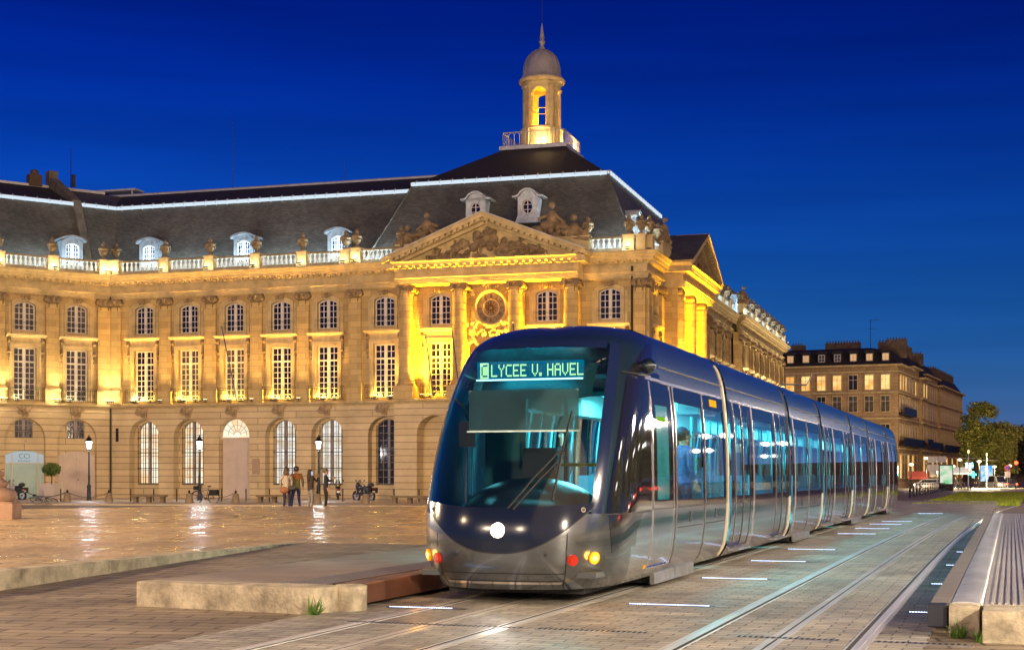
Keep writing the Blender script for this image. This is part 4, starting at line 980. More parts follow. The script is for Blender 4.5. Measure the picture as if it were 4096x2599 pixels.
# strips of led lights set across the paving
LEDB = lampmat('ground led', (.55,.68,1.0), 7.0)
def led_strip(x0, w, s, where, grp='led strips set in the paving between the tracks'):
    m = MB(); m.box(-.02, w+.04, -.05, .05, -.01, .009); o = m.build('ground_light', mat('led housing', (.05,.06,.12), .4), None, loc=T(x0, s, 0), rz=-ANG)
    tag(o, where, 'ground light', grp)
    d = MB(); n = int(w/.028)
    for i in range(n): d.lathe([(.0105,0),(.0095,.004)], (.014+.028*i, 0, .009), n=6)
    d.build('led_row', LEDB, o); c = MB(); c.add([(w+.04,-.05,.010),(w+.12,-.05,.010),(w+.18,0,.010),(w+.12,.05,.010),(w+.04,.05,.010)], [(0,1,2,3,4)]); c.build('end_plate', STEEL, o)
WH = ['nearest led strip on the paving between the tracks, just in front of the tram', 'second led strip from the front between the tracks', 'third led strip from the front, beside the first joint of the tram', 'led strip between the tracks beside the second tram car', 'led strip between the tracks, the fifth from the front', 'led strip between the tracks, first of a close run of four beside the rear cars', 'led strip between the tracks, second of the close run of four', 'led strip between the tracks, third of the close run of four', 'led strip between the tracks, last of the close run of four', 'farthest led strip, beyond the tail of the tram']
for (px, py), wl in zip([(2516,2416),(2808,2312),(3004,2243),(3151,2196),(3351,2134),(3420,2113),(3479,2096),(3527,2085),(3671,2053)], WH[:4]+WH[5:]):
    Z = 5900*1.42/(py-1900); P = Vector(((px-2048)/5900*Z, Z, 0)) - N0; led_strip(P.dot(NN), .92, P.dot(DD), wl)
for i, (px, py) in enumerate([(3636,2449),(3725,2336),(3784,2261),(3826,2208)]):
    Z = 5900*1.42/(py-1900); P = Vector(((px-2048)/5900*Z, Z, 0)) - N0; led_strip(P.dot(NN), .30 if i else .42, P.dot(DD), ['blue white led strip by the black rubber block of the right platform', 'second led strip along the foot of the right platform', 'third led strip along the foot of the right platform', 'farthest led strip along the foot of the right platform'][i], 'led strips at the foot of the right platform')
led_strip(-1.05, .75, -.55, 'led strip under the nose of the tram next to the left platform')
# slot drain across the tracks
o = empty('slot_drain', T(-1.0, -2.15, 0), -ANG-.03, 'long slotted metal drain crossing the tracks in the foreground', 'drain')
for a, b in ((.2, 2.0), (2.15, 3.2), (4.0, 4.9), (5.2, 6.0)):
    m = MB(); m.box(a, b, -.06, .06, -.01, .010); fo = m.build('frame', STEEL, o); m = MB(); n = int((b-a)/.05)
    for i in range(n): x = a+.02+.05*i; m.box(x, x+.026, -.045, .045, .008, .0125)
    m.build('slots', GROV, fo)
# circular paving and small grass mark on the square
m = MB()
for r0, r1 in ((6.4, 6.5), (7.2, 7.26)): 
    n = 72
    for i in range(n): a, b = 2*pi*i/n, 2*pi*(i+1)/n; m.add([(r0*cos(a),r0*sin(a),0),(r1*cos(a),r1*sin(a),0),(r1*cos(b),r1*sin(b),0),(r0*cos(b),r0*sin(b),0)], [(0,1,2,3)])
tag(m.build('paving_ring', mat('dark joint stone', (.12,.085,.055), .5), loc=(-14.2, 41, .245)), kind='structure')
# footway in front of the palace
m = MB(); p = [at(-300, 2016), at(1900, 2016)]; u = Vector((cos(A17), sin(A17), 0)); v = Vector((-sin(A17), cos(A17), 0)); o_ = Vector((-29.7,109.3,0))
def PB(s, w, dz=0):
    q = o_ + u*s + v*w; return (q.x, q.y, gz(q.y)+dz)
st = [-14, 0, 14, 28, 42]
for a, b in zip(st, st[1:]): m.add([PB(a,-30,.06), PB(b,-30,.06), PB(b,-14,.05), PB(a,-14,.05), PB(a,-30,-.1), PB(b,-30,-.1)], [(0,1,2,3),(4,5,1,0)]); m.add([PB(a,-14,.05), PB(b,-14,.05), PB(b,.6,.02), PB(a,.6,.02)], [(0,1,2,3)])
tag(m.build('footway', masonry('footway slabs', (.44,.36,.25), (.38,.30,.21), (.2,.15,.1), .8, .5, .01, rough=.5, wall=False, rot=ANG, jitter=.2, bumpd=.003, big=.4)), kind='structure')

def weed(loc, seed, label, n=26, h=.2):
    r = random.Random(seed); m = MB()
    for i in range(n):
        a = r.uniform(0, 2*pi); l = h*r.uniform(.6, 1.25); w = r.uniform(.008, .02); tilt = r.uniform(.2, 1.1); bx, by = r.uniform(-.05,.05), r.uniform(-.05,.05); pts = []
        for k in range(5):
            t = k/4; rr = l*t*sin(tilt); zz = l*(t*cos(tilt) - .25*t*t*tilt); ww = w*(1-t)*(.5+1.5*t if t < .4 else 1.1); c_ = Vector((bx+rr*cos(a), by+rr*sin(a), zz)); sd_ = Vector((-sin(a), cos(a), 0)); pts.append((c_-sd_*ww, c_+sd_*ww))
        vs = [p for q in pts for p in q]; m.add(vs, [(2*k, 2*k+1, 2*k+3, 2*k+2) for k in range(4)])
    tag(m.build('weed', mat('weed leaves', (.10,.20,.03), .6, var=.3, vs=8), loc=loc), label, 'weed')
weed(T(-1.42, -1.62), 1, 'leafy weed at the corner of the left platform end block', 34, .22)
weed(T(4.86, -1.7), 2, 'grass tuft in front of the end stone of the right platform', 60, .16)
weed(T(5.05, -2.0), 3, 'low grass tuft in the joint beside the wide concrete block', 50, .13)
# ------------------------------------------------------------------ the tram
TRAM = empty('tram', N0, -ANG, 'long silver and navy blue tram with lit teal windows and a round headlight', 'tram')
def lerp(tab, z):
    if z <= tab[0][0]: return tab[0][1]
    for (a, p), (b, q) in zip(tab, tab[1:]):
        if z <= b: t = (z-a)/(b-a); return p+(q-p)*t
    return tab[-1][1]
def smooth_tab(tab):       # catmull-rom resample for soft curves
    out = []
    for i in range(len(tab)-1):
        p0 = tab[max(0, i-1)]; p1 = tab[i]; p2 = tab[i+1]; p3 = tab[min(len(tab)-1, i+2)]
        m1 = (p2[1]-p0[1])/(p2[0]-p0[0]); m2 = (p3[1]-p1[1])/(p3[0]-p1[0]); h = p2[0]-p1[0]
        for k in range(6):
            t = k/6; out.append((p1[0]+h*t, (2*t**3-3*t**2+1)*p1[1]+(t**3-2*t**2+t)*h*m1+(-2*t**3+3*t**2)*p2[1]+(t**3-t**2)*h*m2))
    return out+[tab[-1]]
HW = smooth_tab([(.17,1.02),(.3,1.11),(.5,1.165),(.9,1.2),(1.6,1.2),(2.1,1.18),(2.6,1.13),(2.8,1.10),(2.95,1.06),(3.08,1.0),(3.18,.90),(3.25,.76),(3.29,.52)])
FZ = smooth_tab([(.17,.16),(.3,.07),(.5,.01),(.8,0),(1.05,.05),(1.4,.18),(1.8,.38),(2.2,.62),(2.6,.92),(2.8,1.10),(2.97,1.30),(3.08,1.52),(3.18,1.85),(3.25,2.2),(3.29,2.6)])
PE = 2.8; LC = 1.45
def nose(th, z, off=0.0):
    """point of the nose surface: th = -90..90 degrees round the front at height z"""
    w = lerp(HW, z); f = lerp(FZ, z); s_ = sin(abs(th)); c = max(0, cos(th)); x = w*s_**(2/PE); l = min(LC, 4.0-f)
    y = f + l*(1-c**(2/PE)); p = Vector((math.copysign(x, th), y, z))
    if off:
        e = 1e-3; a = nose(th+e if th < pi/2-2*e else th-e, z); b = nose(th, z+e) if z < 3.28 else nose(th, z-e)
        nn = (a-p).cross(b-p)
        if nn.length > 0: nn.normalize()
        if nn.dot(Vector((x*(1 if th > 0 else -1)*.6, -1, .3))) < 0: nn = -nn
        p = p + nn*off
    return p
def th_of(rho): return math.copysign(math.asin(min(1, abs(rho)**(PE/2))), rho)
def nose_at(lat, z, off=0.0): return nose(th_of(lat/lerp(HW, z)), z, off)
NAVY = mat('navy paint', (.014,.020,.028), .2, .3, coat=.6)
BLUE = mat('blue grey metallic paint', (.04,.08,.09), .2, .75, coat=.6)
SILV = mat('dark silver metallic paint', (.16,.18,.20), .2, .85, coat=.7)
STNL = mat('polished aluminium panel', (.62,.65,.70), .11, 1.0, var=.06, vs=1.2, bump=.12, bs=1.8)
ROOFB = mat('blue roof panel', (.040,.060,.070), .2, .6, coat=.3, var=.1, vs=2)
BLKG = mat('black tinted glass panel', (.012,.012,.016), .04, spec=1.0)
TRIMS = mat('bright aluminium trim', (.80,.78,.78), .15, .95)
RUBB = mat('black gap rubber', (.008,.008,.01), .6)
GLS = glass('tram side glass', (.85,.97,.97), .03); GLF = glass('windscreen glass', (.72,.84,.84), -.02)
TEAL = lampmat('teal ceiling light', (.10,.80,.92), 5.0)
INTW = mat('interior lining', (.42,.58,.58), .5); INTF = mat('interior floor', (.06,.07,.08), .6); SEATM = mat('tram seat fabric', (.05,.16,.24), .7); YBAR = mat('ochre handrail', (.45,.30,.04), .35); DASH = mat('dashboard', (.012,.02,.024), .3, spec=.6)
ZL = [.17,.22,.3,.4,.5,.7,.9,1.0,1.1,1.4,1.8,2.1,2.36,2.58,2.68,2.77,2.85,2.95,3.03,3.1,3.16,3.21,3.25,3.275,3.29]
MATB = [STNL, NAVY, ROOFB, BLKG, SILV, BLUE]
def zmat(z): return 0 if z < 1.0 else 3 if z < 2.58 else 1 if z < 2.77 else 2

def section(s0, s1, clear, doors, num, label=None, ends=(True, True), panels=()):
    """a straight car section between s0 and s1; clear = window intervals, doors = door intervals (both local)"""
    cuts = sorted(set([0, s1-s0] + [c for a in clear for c in a])); m = MB(); L = s1-s0
    for i in range(len(cuts)-1):
        a, b = cuts[i], cuts[i+1]; isc = any(c0-1e-6 <= a and b <= c1+1e-6 for c0, c1 in clear)
        for k in range(len(ZL)-1):
            z0, z1 = ZL[k], ZL[k+1]; zm = (z0+z1)/2
            if isc and 1.1 < zm < 2.36: continue
            m.mi = zmat(zm); w0, w1 = lerp(HW, z0), lerp(HW, z1)
            m.add([(w0,a,z0),(w0,b,z0),(w1,b,z1),(w1,a,z1)], [(0,1,2,3)]); m.add([(-w0,a,z0),(-w0,b,z0),(-w1,b,z1),(-w1,a,z1)], [(3,2,1,0)])
    m.mi = 2; w = lerp(HW, 3.29); m.add([(-w,0,3.29),(w,0,3.29),(w,L,3.29),(-w,L,3.29)], [(0,1,2,3)]); m.mi = 1; w = lerp(HW, .17); m.add([(-w,0,.17),(w,0,.17),(w,L,.17),(-w,L,.17)], [(3,2,1,0)])
    o = m.build('car_section', MATB, TRAM, True, (0, s0, 0), autos=30)
    if label: o['label'] = label
    for c0, c1 in clear:
        for sx in (-1, 1):
            g = MB()
            for z0, z1 in zip([1.1,1.4,1.8,2.1], [1.4,1.8,2.1,2.36]):
                w0, w1 = lerp(HW, z0)-.012, lerp(HW, z1)-.012; q = [(sx*w0,c0,z0),(sx*w0,c1,z0),(sx*w1,c1,z1),(sx*w1,c0,z1)]; g.add(q, [(0,1,2,3)] if sx > 0 else [(3,2,1,0)])
            g.build('window', GLS, o, True)
    def side_strip(mm, a, b, z0, z1, t=.008, sx=1):
        zs_ = [z for z in ZL if z0 < z < z1]; zs_ = [z0]+zs_+[z1]
        for p, q in zip(zs_, zs_[1:]):
            w0, w1 = lerp(HW, p), lerp(HW, q); v = [(sx*(w0+t),a,p),(sx*(w0+t),b,p),(sx*(w1+t),b,q),(sx*(w1+t),a,q),(sx*(w0-.01),a,p),(sx*(w0-.01),b,p),(sx*(w1-.01),b,q),(sx*(w1-.01),a,q)]
            mm.add(v, [(0,1,2,3),(4,7,6,5),(0,3,7,4),(1,5,6,2),(3,2,6,7),(0,4,5,1)])
    t = MB(); k = MB(); e0 = .25 if ends[0] else 0; e1 = .25 if ends[1] else 0
    for sx in (-1, 1):
        side_strip(t, e0, L-e1, 2.565, 2.60, .012, sx); side_strip(k, 0, L, 2.762, 2.785, .006, sx)
        for p in panels: side_strip(k, p-.006, p+.006, .22, 2.56, .003, sx)
        for c0, c1 in clear: side_strip(t, c0-.09, c0-.065, .25, 2.56, .01, sx)
    t.build('trim_strip', TRIMS, o); k.build('panel_joint', RUBB, o)
    for a, b in doors:
        for sx in (-1, 1):
            d = MB(); side_strip(d, a, a+.02, .3, 2.5, .006, sx); side_strip(d, b-.02, b, .3, 2.5, .006, sx); side_strip(d, a, b, .3, .315, .006, sx)
            if b-a > 1.2: side_strip(d, (a+b)/2-.012, (a+b)/2+.012, .3, 2.5, .007, sx)
            do = d.build('door', RUBB, o); st = MB(); x0, x1 = sorted((sx*1.05, sx*1.22)); st.box(x0, x1, a+.1, b-.1, .235, .265); st.build('door_step', STEEL, do)
    for (p, q) in [(c0, c1) for c0, c1 in clear if c1-c0 > 1.2 and num % 2 == 1]:
        h = MB()
        for sx in (-1, 1):
            side_strip(h, p, q, .735, .75, .004, sx); side_strip(h, (p+q)/2-.05, (p+q)/2+.05, .80, .94, .004, sx)
        h.build('equipment_hatch', RUBB, o)
    for e, on in zip((0, L), ends):      # bright and dark frames at the articulated joints
        if not on: continue
        for mm_, y0, y1, tt, nm in ((TRIMS, e-.0 if e else .0, .07, .016, 'end_frame'),):
            f = MB(); a = -.005 if e == 0 else L-.065; 
            if e == 0: continue
            for sx in (-1, 1):
                f = MB(); side_strip(f, a+.01, a+.065, .2, 1.02, .018, sx); f.mi = 0 if num == 1 else 1; side_strip(f, a+.01, a+.065, 1.02, 3.1, .018, sx)
                f.build(nm, [mat('cream joint frame', (.62,.55,.42), .35, .3), mat('dark chrome frame', (.12,.14,.17), .15, .9)], o)
    it = MB(); it.mi = 0; it.box(-1.0, 1.0, .02, L-.02, .34, .38); it.mi = 1; it.box(-1.02, 1.02, .02, L-.02, 2.62, 2.7)
    for sx in (-1, 1): it.box(*sorted((sx*.72, sx*1.04)), .02, L-.02, 2.3, 2.62) if num != 1 else it.box(*sorted((sx*.72, sx*1.04)), 2.9, L-.02, 2.3, 2.62)
    it.mi = 2
    for y in [.5+i*.9 for i in range(int((L-.4)/.9))]:
        if num == 1 and y < 3.2: continue
        for sx in (-1, 1):
            if any(a-.1 < y < b+.1 for a, b in doors): continue
            it.box(sx*.75-.22, sx*.75+.22, y, y+.42, .75, .83); it.box(sx*.75-.22, sx*.75+.22, y+.38, y+.46, .8, 1.42)
    it.mi = 3
    for y in [.8+i*1.35 for i in range(int((L-.6)/1.35))]:
        if num == 1 and y < 3.0: continue
        for sx in (-1, 1): it.bar((sx*.45, y, .38), (sx*.45, y, 2.6), .02, 6)
    it.build('interior', [INTF, INTW, SEATM, mat('teal handrail', (.12,.45,.48), .3, .3)], o)
    y0 = 3.0 if num == 1 else .3
    c = MB(); c.box(-.5, .5, y0, L-.3, 2.595, 2.615); c.build('ceiling_light', TEAL, o)
    return o
def joint(s0, s1):
    m = MB(); n = 6
    for i in range(n):
        a, b = s0+(s1-s0)*i/n, s0+(s1-s0)*(i+1)/n; d0, d1 = (.02, .06) if i % 2 else (.06, .02)
        for k in range(len(ZL)-1):
            z0, z1 = ZL[k], ZL[k+1]; m.mi = 1 if z0 > 2.58 else 2 if z0 < 1.0 else 0
            w0, w1 = lerp(HW, z0), lerp(HW, z1)
            m.add([(w0-d0,a,z0),(w0-d1,b,z0),(w1-d1,b,z1),(w1-d0,a,z1)], [(0,1,2,3)]); m.add([(-w0+d0,a,z0),(-w0+d1,b,z0),(-w1+d1,b,z1),(-w1+d0,a,z1)], [(3,2,1,0)])
        m.mi = 1; w = lerp(HW, 3.29)-.03; m.add([(-w,a,3.27),(w,a,3.27),(w,b,3.27),(-w,b,3.27)], [(0,1,2,3)])
    m.build('articulation', [mat('dark joint bellows', (.015,.018,.03), .3, spec=.8), mat('blue joint arch', (.03,.07,.11), .25, .4), mat('khaki joint panel', (.30,.24,.13), .5)], TRAM)
B = [7.3, 14.05, 19.3, 26.05, 31.1, 38.1]; G = .22
joint(7.3-G+.1, 7.3+G)
for b in B[1:]: joint(b-G+.08, b+G-.06)
long_ = lambda L: ([(.45, .92), (1.15, 1.62), (2.2, L-2.25), (L-1.72, L-1.25), (L-1.0, L-.55)], [(.35, 1.75), (L-1.82, L-.42)])
EXTRA = (3.45, 5.42)
section(2.9, 7.2, [(.72, 2.38), (2.62, 4.05)], [], 1, 'front car section behind the cab, with two large windows', (False, True), (.6, 2.5))
for i in range(5):
    s0, s1 = B[i]+G-.02, B[i+1]-G+.04; L_ = s1-s0
    if i % 2 == 0: c, d = long_(L_); section(s0, s1, c, d, 2)
    else: section(s0, s1, [(.45, L_/2-.12), (L_/2+.12, L_-.45)], [], 3, None, (True, True), (L_/2,))
s0 = B[5]+G-.02; section(s0, s0+3.9, [(.45, 2.0), (2.25, 3.6)], [], 3, 'rear car section with two windows before the tail', (True, False), (2.1,))
# tail: a short rounded end
m = MB(); st = [0, .5, 1.0, 1.5, 2.0, 2.4, 2.7, 2.9]; L0 = s0+3.9
for i in range(len(st)-1):
    for k in range(len(ZL)-1):
        z0, z1 = ZL[k], ZL[k+1]; m.mi = zmat((z0+z1)/2)
        def q(s_, z): 
            f = 1-.75*(s_/2.9)**4; dz = (z-.17)/3.1; yy = s_ - .9*max(0, dz-.35)**1.3*(s_/2.9); return (lerp(HW, z)*f, yy, z)
        for sx in (-1, 1):
            v = [q(st[i], z0), q(st[i+1], z0), q(st[i+1], z1), q(st[i], z1)]; v = [(sx*x, y, z) for x, y, z in v]; m.add(v, [(0,1,2,3)] if sx > 0 else [(3,2,1,0)])
    m.mi = 2; w = lerp(HW, 3.29); f0, f1 = [1-.75*(t/2.9)**4 for t in (st[i], st[i+1])]; y0, y1 = q(st[i], 3.29)[1], q(st[i+1], 3.29)[1]
    m.add([(-w*f0,y0,3.29),(w*f0,y0,3.29),(w*f1,y1,3.29),(-w*f1,y1,3.29)], [(0,1,2,3)])
a = [q(2.9, z) for z in ZL]; m.add(a+[(-x,y,z) for x,y,z in a[::-1]], [tuple(range(2*len(a)))])
m.build('tail', MATB, TRAM, True, (0, L0, 0), autos=35)

# --- the cab nose
TH = sorted(set([radians(-90+180*i/48) for i in range(49)] + [th_of(.80), -th_of(.80), th_of(.86), -th_of(.86)]))
ZN = sorted(set(ZL + [.26,.35,.45,.6,.8,1.2,1.3,1.6,1.95,2.25,2.5,2.88,2.97]))
m = MB(); the = th_of(.80)
Y1 = 2.9
def nrow(z): 
    f = lerp(FZ, z); r = [nose(t, z) for t in TH]; w = lerp(HW, z); l = min(LC, 4-f); ye = f+l
    if ye < Y1-.02: ys = [ye+(Y1-ye)*k/4 for k in range(1, 5)]
    else: ys = [ye+.02*k for k in range(1, 5)]
    return [Vector((-w, y, z)) for y in ys[::-1]] + r + [Vector((w, y, z)) for y in ys]
rows = [nrow(z) for z in ZN]; nt_ = len(rows[0])
def cmat(p, z, i):
    inn = abs(p.x)/lerp(HW, z)
    if z > 2.97: return 5 if z < 3.1 else 2
    if z < 1.0: return 4 if p.y < 1.35 else 0
    if z > 2.66: return 5
    return 5 if p.y < 2.2 else 3
for k in range(len(ZN)-1):
    for i in range(nt_-1):
        a, b, c, d = rows[k][i], rows[k][i+1], rows[k+1][i+1], rows[k+1][i]; cx = (a+b+c+d)/4; zm = (ZN[k]+ZN[k+1])/2
        j = i-4
        if 0 <= j < len(TH)-1 and 1.0 < zm < 2.97 and abs((TH[j]+TH[j+1])/2) < the: continue
        if i == nt_-2 or True:
            if 1.1 < zm < 2.36 and cx.y > 2.4 and cx.y < 3.0 and abs(cx.x) > 1.1: pass
        m.mi = cmat(cx, zm, i); m.add([a, b, c, d], [(0,1,2,3)])
top = rows[-1]; m.mi = 2
m.add([Vector(p) for p in top], [tuple(range(nt_))]); m.mi = 1; m.add([Vector(p) for p in rows[0]], [tuple(range(nt_))[::-1]])
CAB = m.build('cab_shell', MATB, TRAM, True, autos=35)
def patch(name, material, r0, r1, zb, zt, off, nu=28, nv=14, parent=None, rho=True):
    g = MB()
    def fn(u, v):
        r = r0+(r1-r0)*u; th = th_of(r) if rho else r; z = zb(r)+(zt(r)-zb(r))*v; return nose(th, z, off)
    g.grid(fn, nu, nv); return g.build(name, material, parent or CAB, True, autos=60)
WSB = lambda r: 1.0+.05*(r/.77)**2
patch('windscreen', GLF, -.80, .80, lambda r: 1.0, lambda r: 2.97, 0)
patch('windscreen_border', mat('deep blue border', (.010,.018,.06), .12, spec=.8), .785, .865, lambda r: 1.0, lambda r: 2.98, .006, 4, 24)
patch('windscreen_border', MATS['deep blue border'], -.865, -.785, lambda r: 1.0, lambda r: 2.98, .006, 4, 24)
patch('windscreen_border', MATS['deep blue border'], -.76, .76, lambda r: 2.90, lambda r: 3.0, .005, 24, 3)
SM = mat('dark navy nose panel', (.008,.014,.035), .16, .1, coat=.08, spec=.3)
patch('nose_panel', SM, -.80, .80, lambda r: .58+.50*abs(r/.8)**2.4, lambda r: 1.06+.07*(r/.8)**2, .008, 40, 8)
patch('nose_panel_edge', RUBB, -.80, .80, lambda r: .565+.50*abs(r/.8)**2.4, lambda r: .585+.50*abs(r/.8)**2.4, .007, 40, 1)
patch('bumper_joint', RUBB, -.62, .62, lambda r: .345, lambda r: .352, .004, 24, 1)
patch('bumper_trim', TRIMS, -.62, .60, lambda r: .235, lambda r: .262, .010, 24, 2)
for s_, r in ((-1, -.66), (1, .62)): patch('panel_gap', RUBB, r-.004, r+.004, lambda q_: .2, lambda q_: .62+.5*(.62/.8)**2.4-.1, .004, 1, 10)
# side glass of the cab: black, from the corner pillar back to the door
def side_patch(name, material, th0, y1, zb, zt, off, nv=14, parent=None):
    g = MB()
    def fn(u, v):
        z = zb(u)+(zt(u)-zb(u))*v; f = lerp(FZ, z); l = min(LC, 4-f)
        a = th0(z); tot = (pi/2-a)*.9 + max(0, y1-(f+l)); t = u*tot
        if t < (pi/2-a)*.9: return nose(a+t/.9, z, off)
        return Vector((lerp(HW, z)+off, f+l+(t-(pi/2-a)*.9), z))
    g.grid(fn, 24, nv); return g.build(name, material, parent or CAB, True, autos=60)
side_patch('cab_side_window', BLKG, lambda z: radians(57.5+4*(z-1)), 2.12, lambda u: 1.0, lambda u: 2.6, .006)
side_patch('cab_side_window', BLKG, lambda z: radians(66+28*(z-2.62)), 2.12, lambda u: 2.64, lambda u: 2.68+.36*min(1, u*1.6)**.7, .006, 6)
side_patch('belt_joint', RUBB, lambda z: radians(55), 2.12, lambda u: .985, lambda u: .997, .006, 1)
side_patch('belt_joint', RUBB, lambda z: radians(58), 2.12, lambda u: 2.61, lambda u: 2.63, .009, 1)
side_patch('dark_swoosh', mat('dark swoosh paint', (.03,.035,.045), .12, .5, coat=.8), lambda z: radians(60+6*(1-z)/.5), 1.75, lambda u: .98-.42*(1-min(1, u/.95)**1.3), lambda u: .982, .004, 6)
# single front door
def sstrip(mm, a, b, z0, z1, t, sx=1):
    zs_ = [z0]+[z for z in ZL if z0 < z < z1]+[z1]
    for p, q_ in zip(zs_, zs_[1:]):
        w0, w1 = lerp(HW, p)+t, lerp(HW, q_)+t; mm.add([(sx*w0,a,p),(sx*w0,b,p),(sx*w1,b,q_),(sx*w1,a,q_),(sx*(w0-t-.01),a,p),(sx*(w0-t-.01),b,p),(sx*(w1-t-.01),b,q_),(sx*(w1-t-.01),a,q_)], [(0,1,2,3),(0,3,7,4),(1,5,6,2),(3,2,6,7),(0,4,5,1)])
for sx in (1, -1):
    d = MB(); d.mi = 0; sstrip(d, 2.24, 3.36, .3, 1.0, .006, sx); d.mi = 1; sstrip(d, 2.24, 3.36, 1.0, 2.5, .006, sx); d.mi = 2; sstrip(d, 2.22, 2.245, .25, 2.56, .010, sx); sstrip(d, 3.355, 3.38, .25, 2.56, .010, sx); sstrip(d, 2.24, 3.36, .285, .3, .03, sx)
    do = d.build('front_door', [STNL, BLKG, TRIMS], CAB)
    g = MB(); sstrip(g, 2.44, 3.08, 1.12, 2.28, .009, sx); g.build('door_window', mat('teal lit door glass', (.02,.10,.11), .05, spec=1.0, emit=(.03,.42,.46), es=.22, var=.5, vs=2.5), do)
    t = MB(); sstrip(t, 2.12, 2.9, 2.575, 2.61, .014, sx); t.build('trim_strip', TRIMS, CAB)
g = MB(); sstrip(g, 2.47, 2.95, 2.08, 2.14, .012, 1); g.build('door_display', lampmat('green display', (.35,.8,.05), .6), CAB)
g = MB(); sstrip(g, 6.02, 6.5, 2.42, 2.52, .008, 1); so_ = g.build('side_display', lampmat('amber display', (1,.45,.02), 1.1), CAB)
# headlight, indicators, markers
HLM = lampmat('headlight', (1,.95,.84), 22); AMB = lampmat('amber lamp', (1,.55,.06), 9); RED = mat('red lamp lens', (.35,.02,.01), .15, emit=(1,.05,.02), es=.12)
def nose_lamp(name, lat, z, r, ms, ring=None, off=.0, inner=.6):
    p = nose_at(lat, z, .012+off); q_ = nose_at(lat, z, .05+off); d = (q_-p).normalized(); m = MB(); m.mi = 1; m.bar(p-d*.02, p+d*.012, r*(1.8 if name == 'indicator' else 1.25), 20); m.mi = 0; m.bar(p, p+d*.022, r, 20, r*.8); o = m.build(name, [ms, ring or SILV], CAB)
    return p+d*.05, d
p, d = nose_lamp('headlight', 0, .82, .068, HLM, TRIMS); hl = light('SPOT', 'headlight_beam', 22, (1,.95,.85), p, TRAM, dir=(0, -1, -.16), spot_size=radians(100), spot_blend=1, shadow_soft_size=.08)
for sx in (-1, 1):
    p, d = nose_lamp('indicator', sx*.965, .52, .038, AMB, AMB if False else mat('amber lamp ring', (.6,.28,.01), .3, emit=(1,.28,.0), es=.75)); nose_lamp('marker_light', sx*.78, .50, .05, RED, RED)
    light('POINT', 'indicator_glow', 3, (1,.42,.03), p+d*.08, TRAM, shadow_soft_size=.05)
    nose_lamp('sensor', sx*.87, 1.04, .022, SILV, TRIMS); nose_lamp('sensor', sx*.52, .56, .02, RUBB, SILV)
m = MB(); sstrip(m, 2.02, 2.16, .3, .345, .006); m.build('yellow_marker', mat('yellow marker', (.6,.33,.01), .4), CAB)
m = MB(); m.ball((1.2, 1.98, 2.72), .095, 12, 10); m.bar((1.1, 1.98, 2.72), (1.2, 1.98, 2.72), .06, 10); m.build('camera_pod', mat('glossy camera pod', (.01,.02,.03), .12, .3, coat=.8), CAB, True)
# rain specks and dust on the upper windscreen, lit from behind by the display
dm_ = bpy.data.materials.new('windscreen specks'); dm_.use_nodes = True; n = dm_.node_tree; n.nodes.clear(); L_ = n.links; oo = n.nodes.new('ShaderNodeOutputMaterial'); mx = n.nodes.new('ShaderNodeMixShader'); t_ = n.nodes.new('ShaderNodeBsdfTransparent'); tl = n.nodes.new('ShaderNodeBsdfTranslucent'); tl.inputs[0].default_value = (.8,.9,.9,1)
tc_ = n.nodes.new('ShaderNodeTexCoord'); vo = n.nodes.new('ShaderNodeTexVoronoi'); vo.inputs['Scale'].default_value = 42; mr_ = n.nodes.new('ShaderNodeMapRange'); mr_.inputs[1].default_value = .10; mr_.inputs[2].default_value = .24; mr_.inputs[3].default_value = .75; mr_.inputs[4].default_value = .03; nz_ = n.nodes.new('ShaderNodeTexNoise'); nz_.inputs['Scale'].default_value = 5; ml = n.nodes.new('ShaderNodeMath'); ml.operation = 'MULTIPLY'
L_.new(tc_.outputs['Object'], vo.inputs['Vector']); L_.new(tc_.outputs['Object'], nz_.inputs['Vector']); L_.new(vo.outputs['Distance'], mr_.inputs[0]); L_.new(mr_.outputs[0], ml.inputs[0]); L_.new(nz_.outputs[0], ml.inputs[1]); L_.new(ml.outputs[0], mx.inputs[0]); L_.new(t_.outputs[0], mx.inputs[1]); L_.new(tl.outputs[0], mx.inputs[2]); L_.new(mx.outputs[0], oo.inputs[0])
patch('windscreen_specks', dm_, -.78, .78, lambda r: 2.42, lambda r: 2.92, .003, 28, 8)
# wiper
m = MB(); P = lambda x, z, o_=.03: nose_at(x, z, o_)
m.path([P(.10,1.05), P(.22,1.2), P(.35,1.38), P(.47,1.53), P(.57,1.66)], .011, 6); m.path([P(.16,1.04), P(.29,1.2), P(.41,1.36), P(.53,1.50), P(.63,1.64)], .011, 6); m.bar(P(.56,1.66,.04), P(.64,1.655,.04), .016, 6)
m.build('wiper_arm', mat('wiper metal', (.035,.035,.04), .45, .3), CAB); m = MB(); m.path([P(.64,2.12), P(.625,1.9), P(.61,1.7), P(.595,1.4), P(.57,1.14)], .014, 6); m.build('wiper_blade', RUBB, CAB)
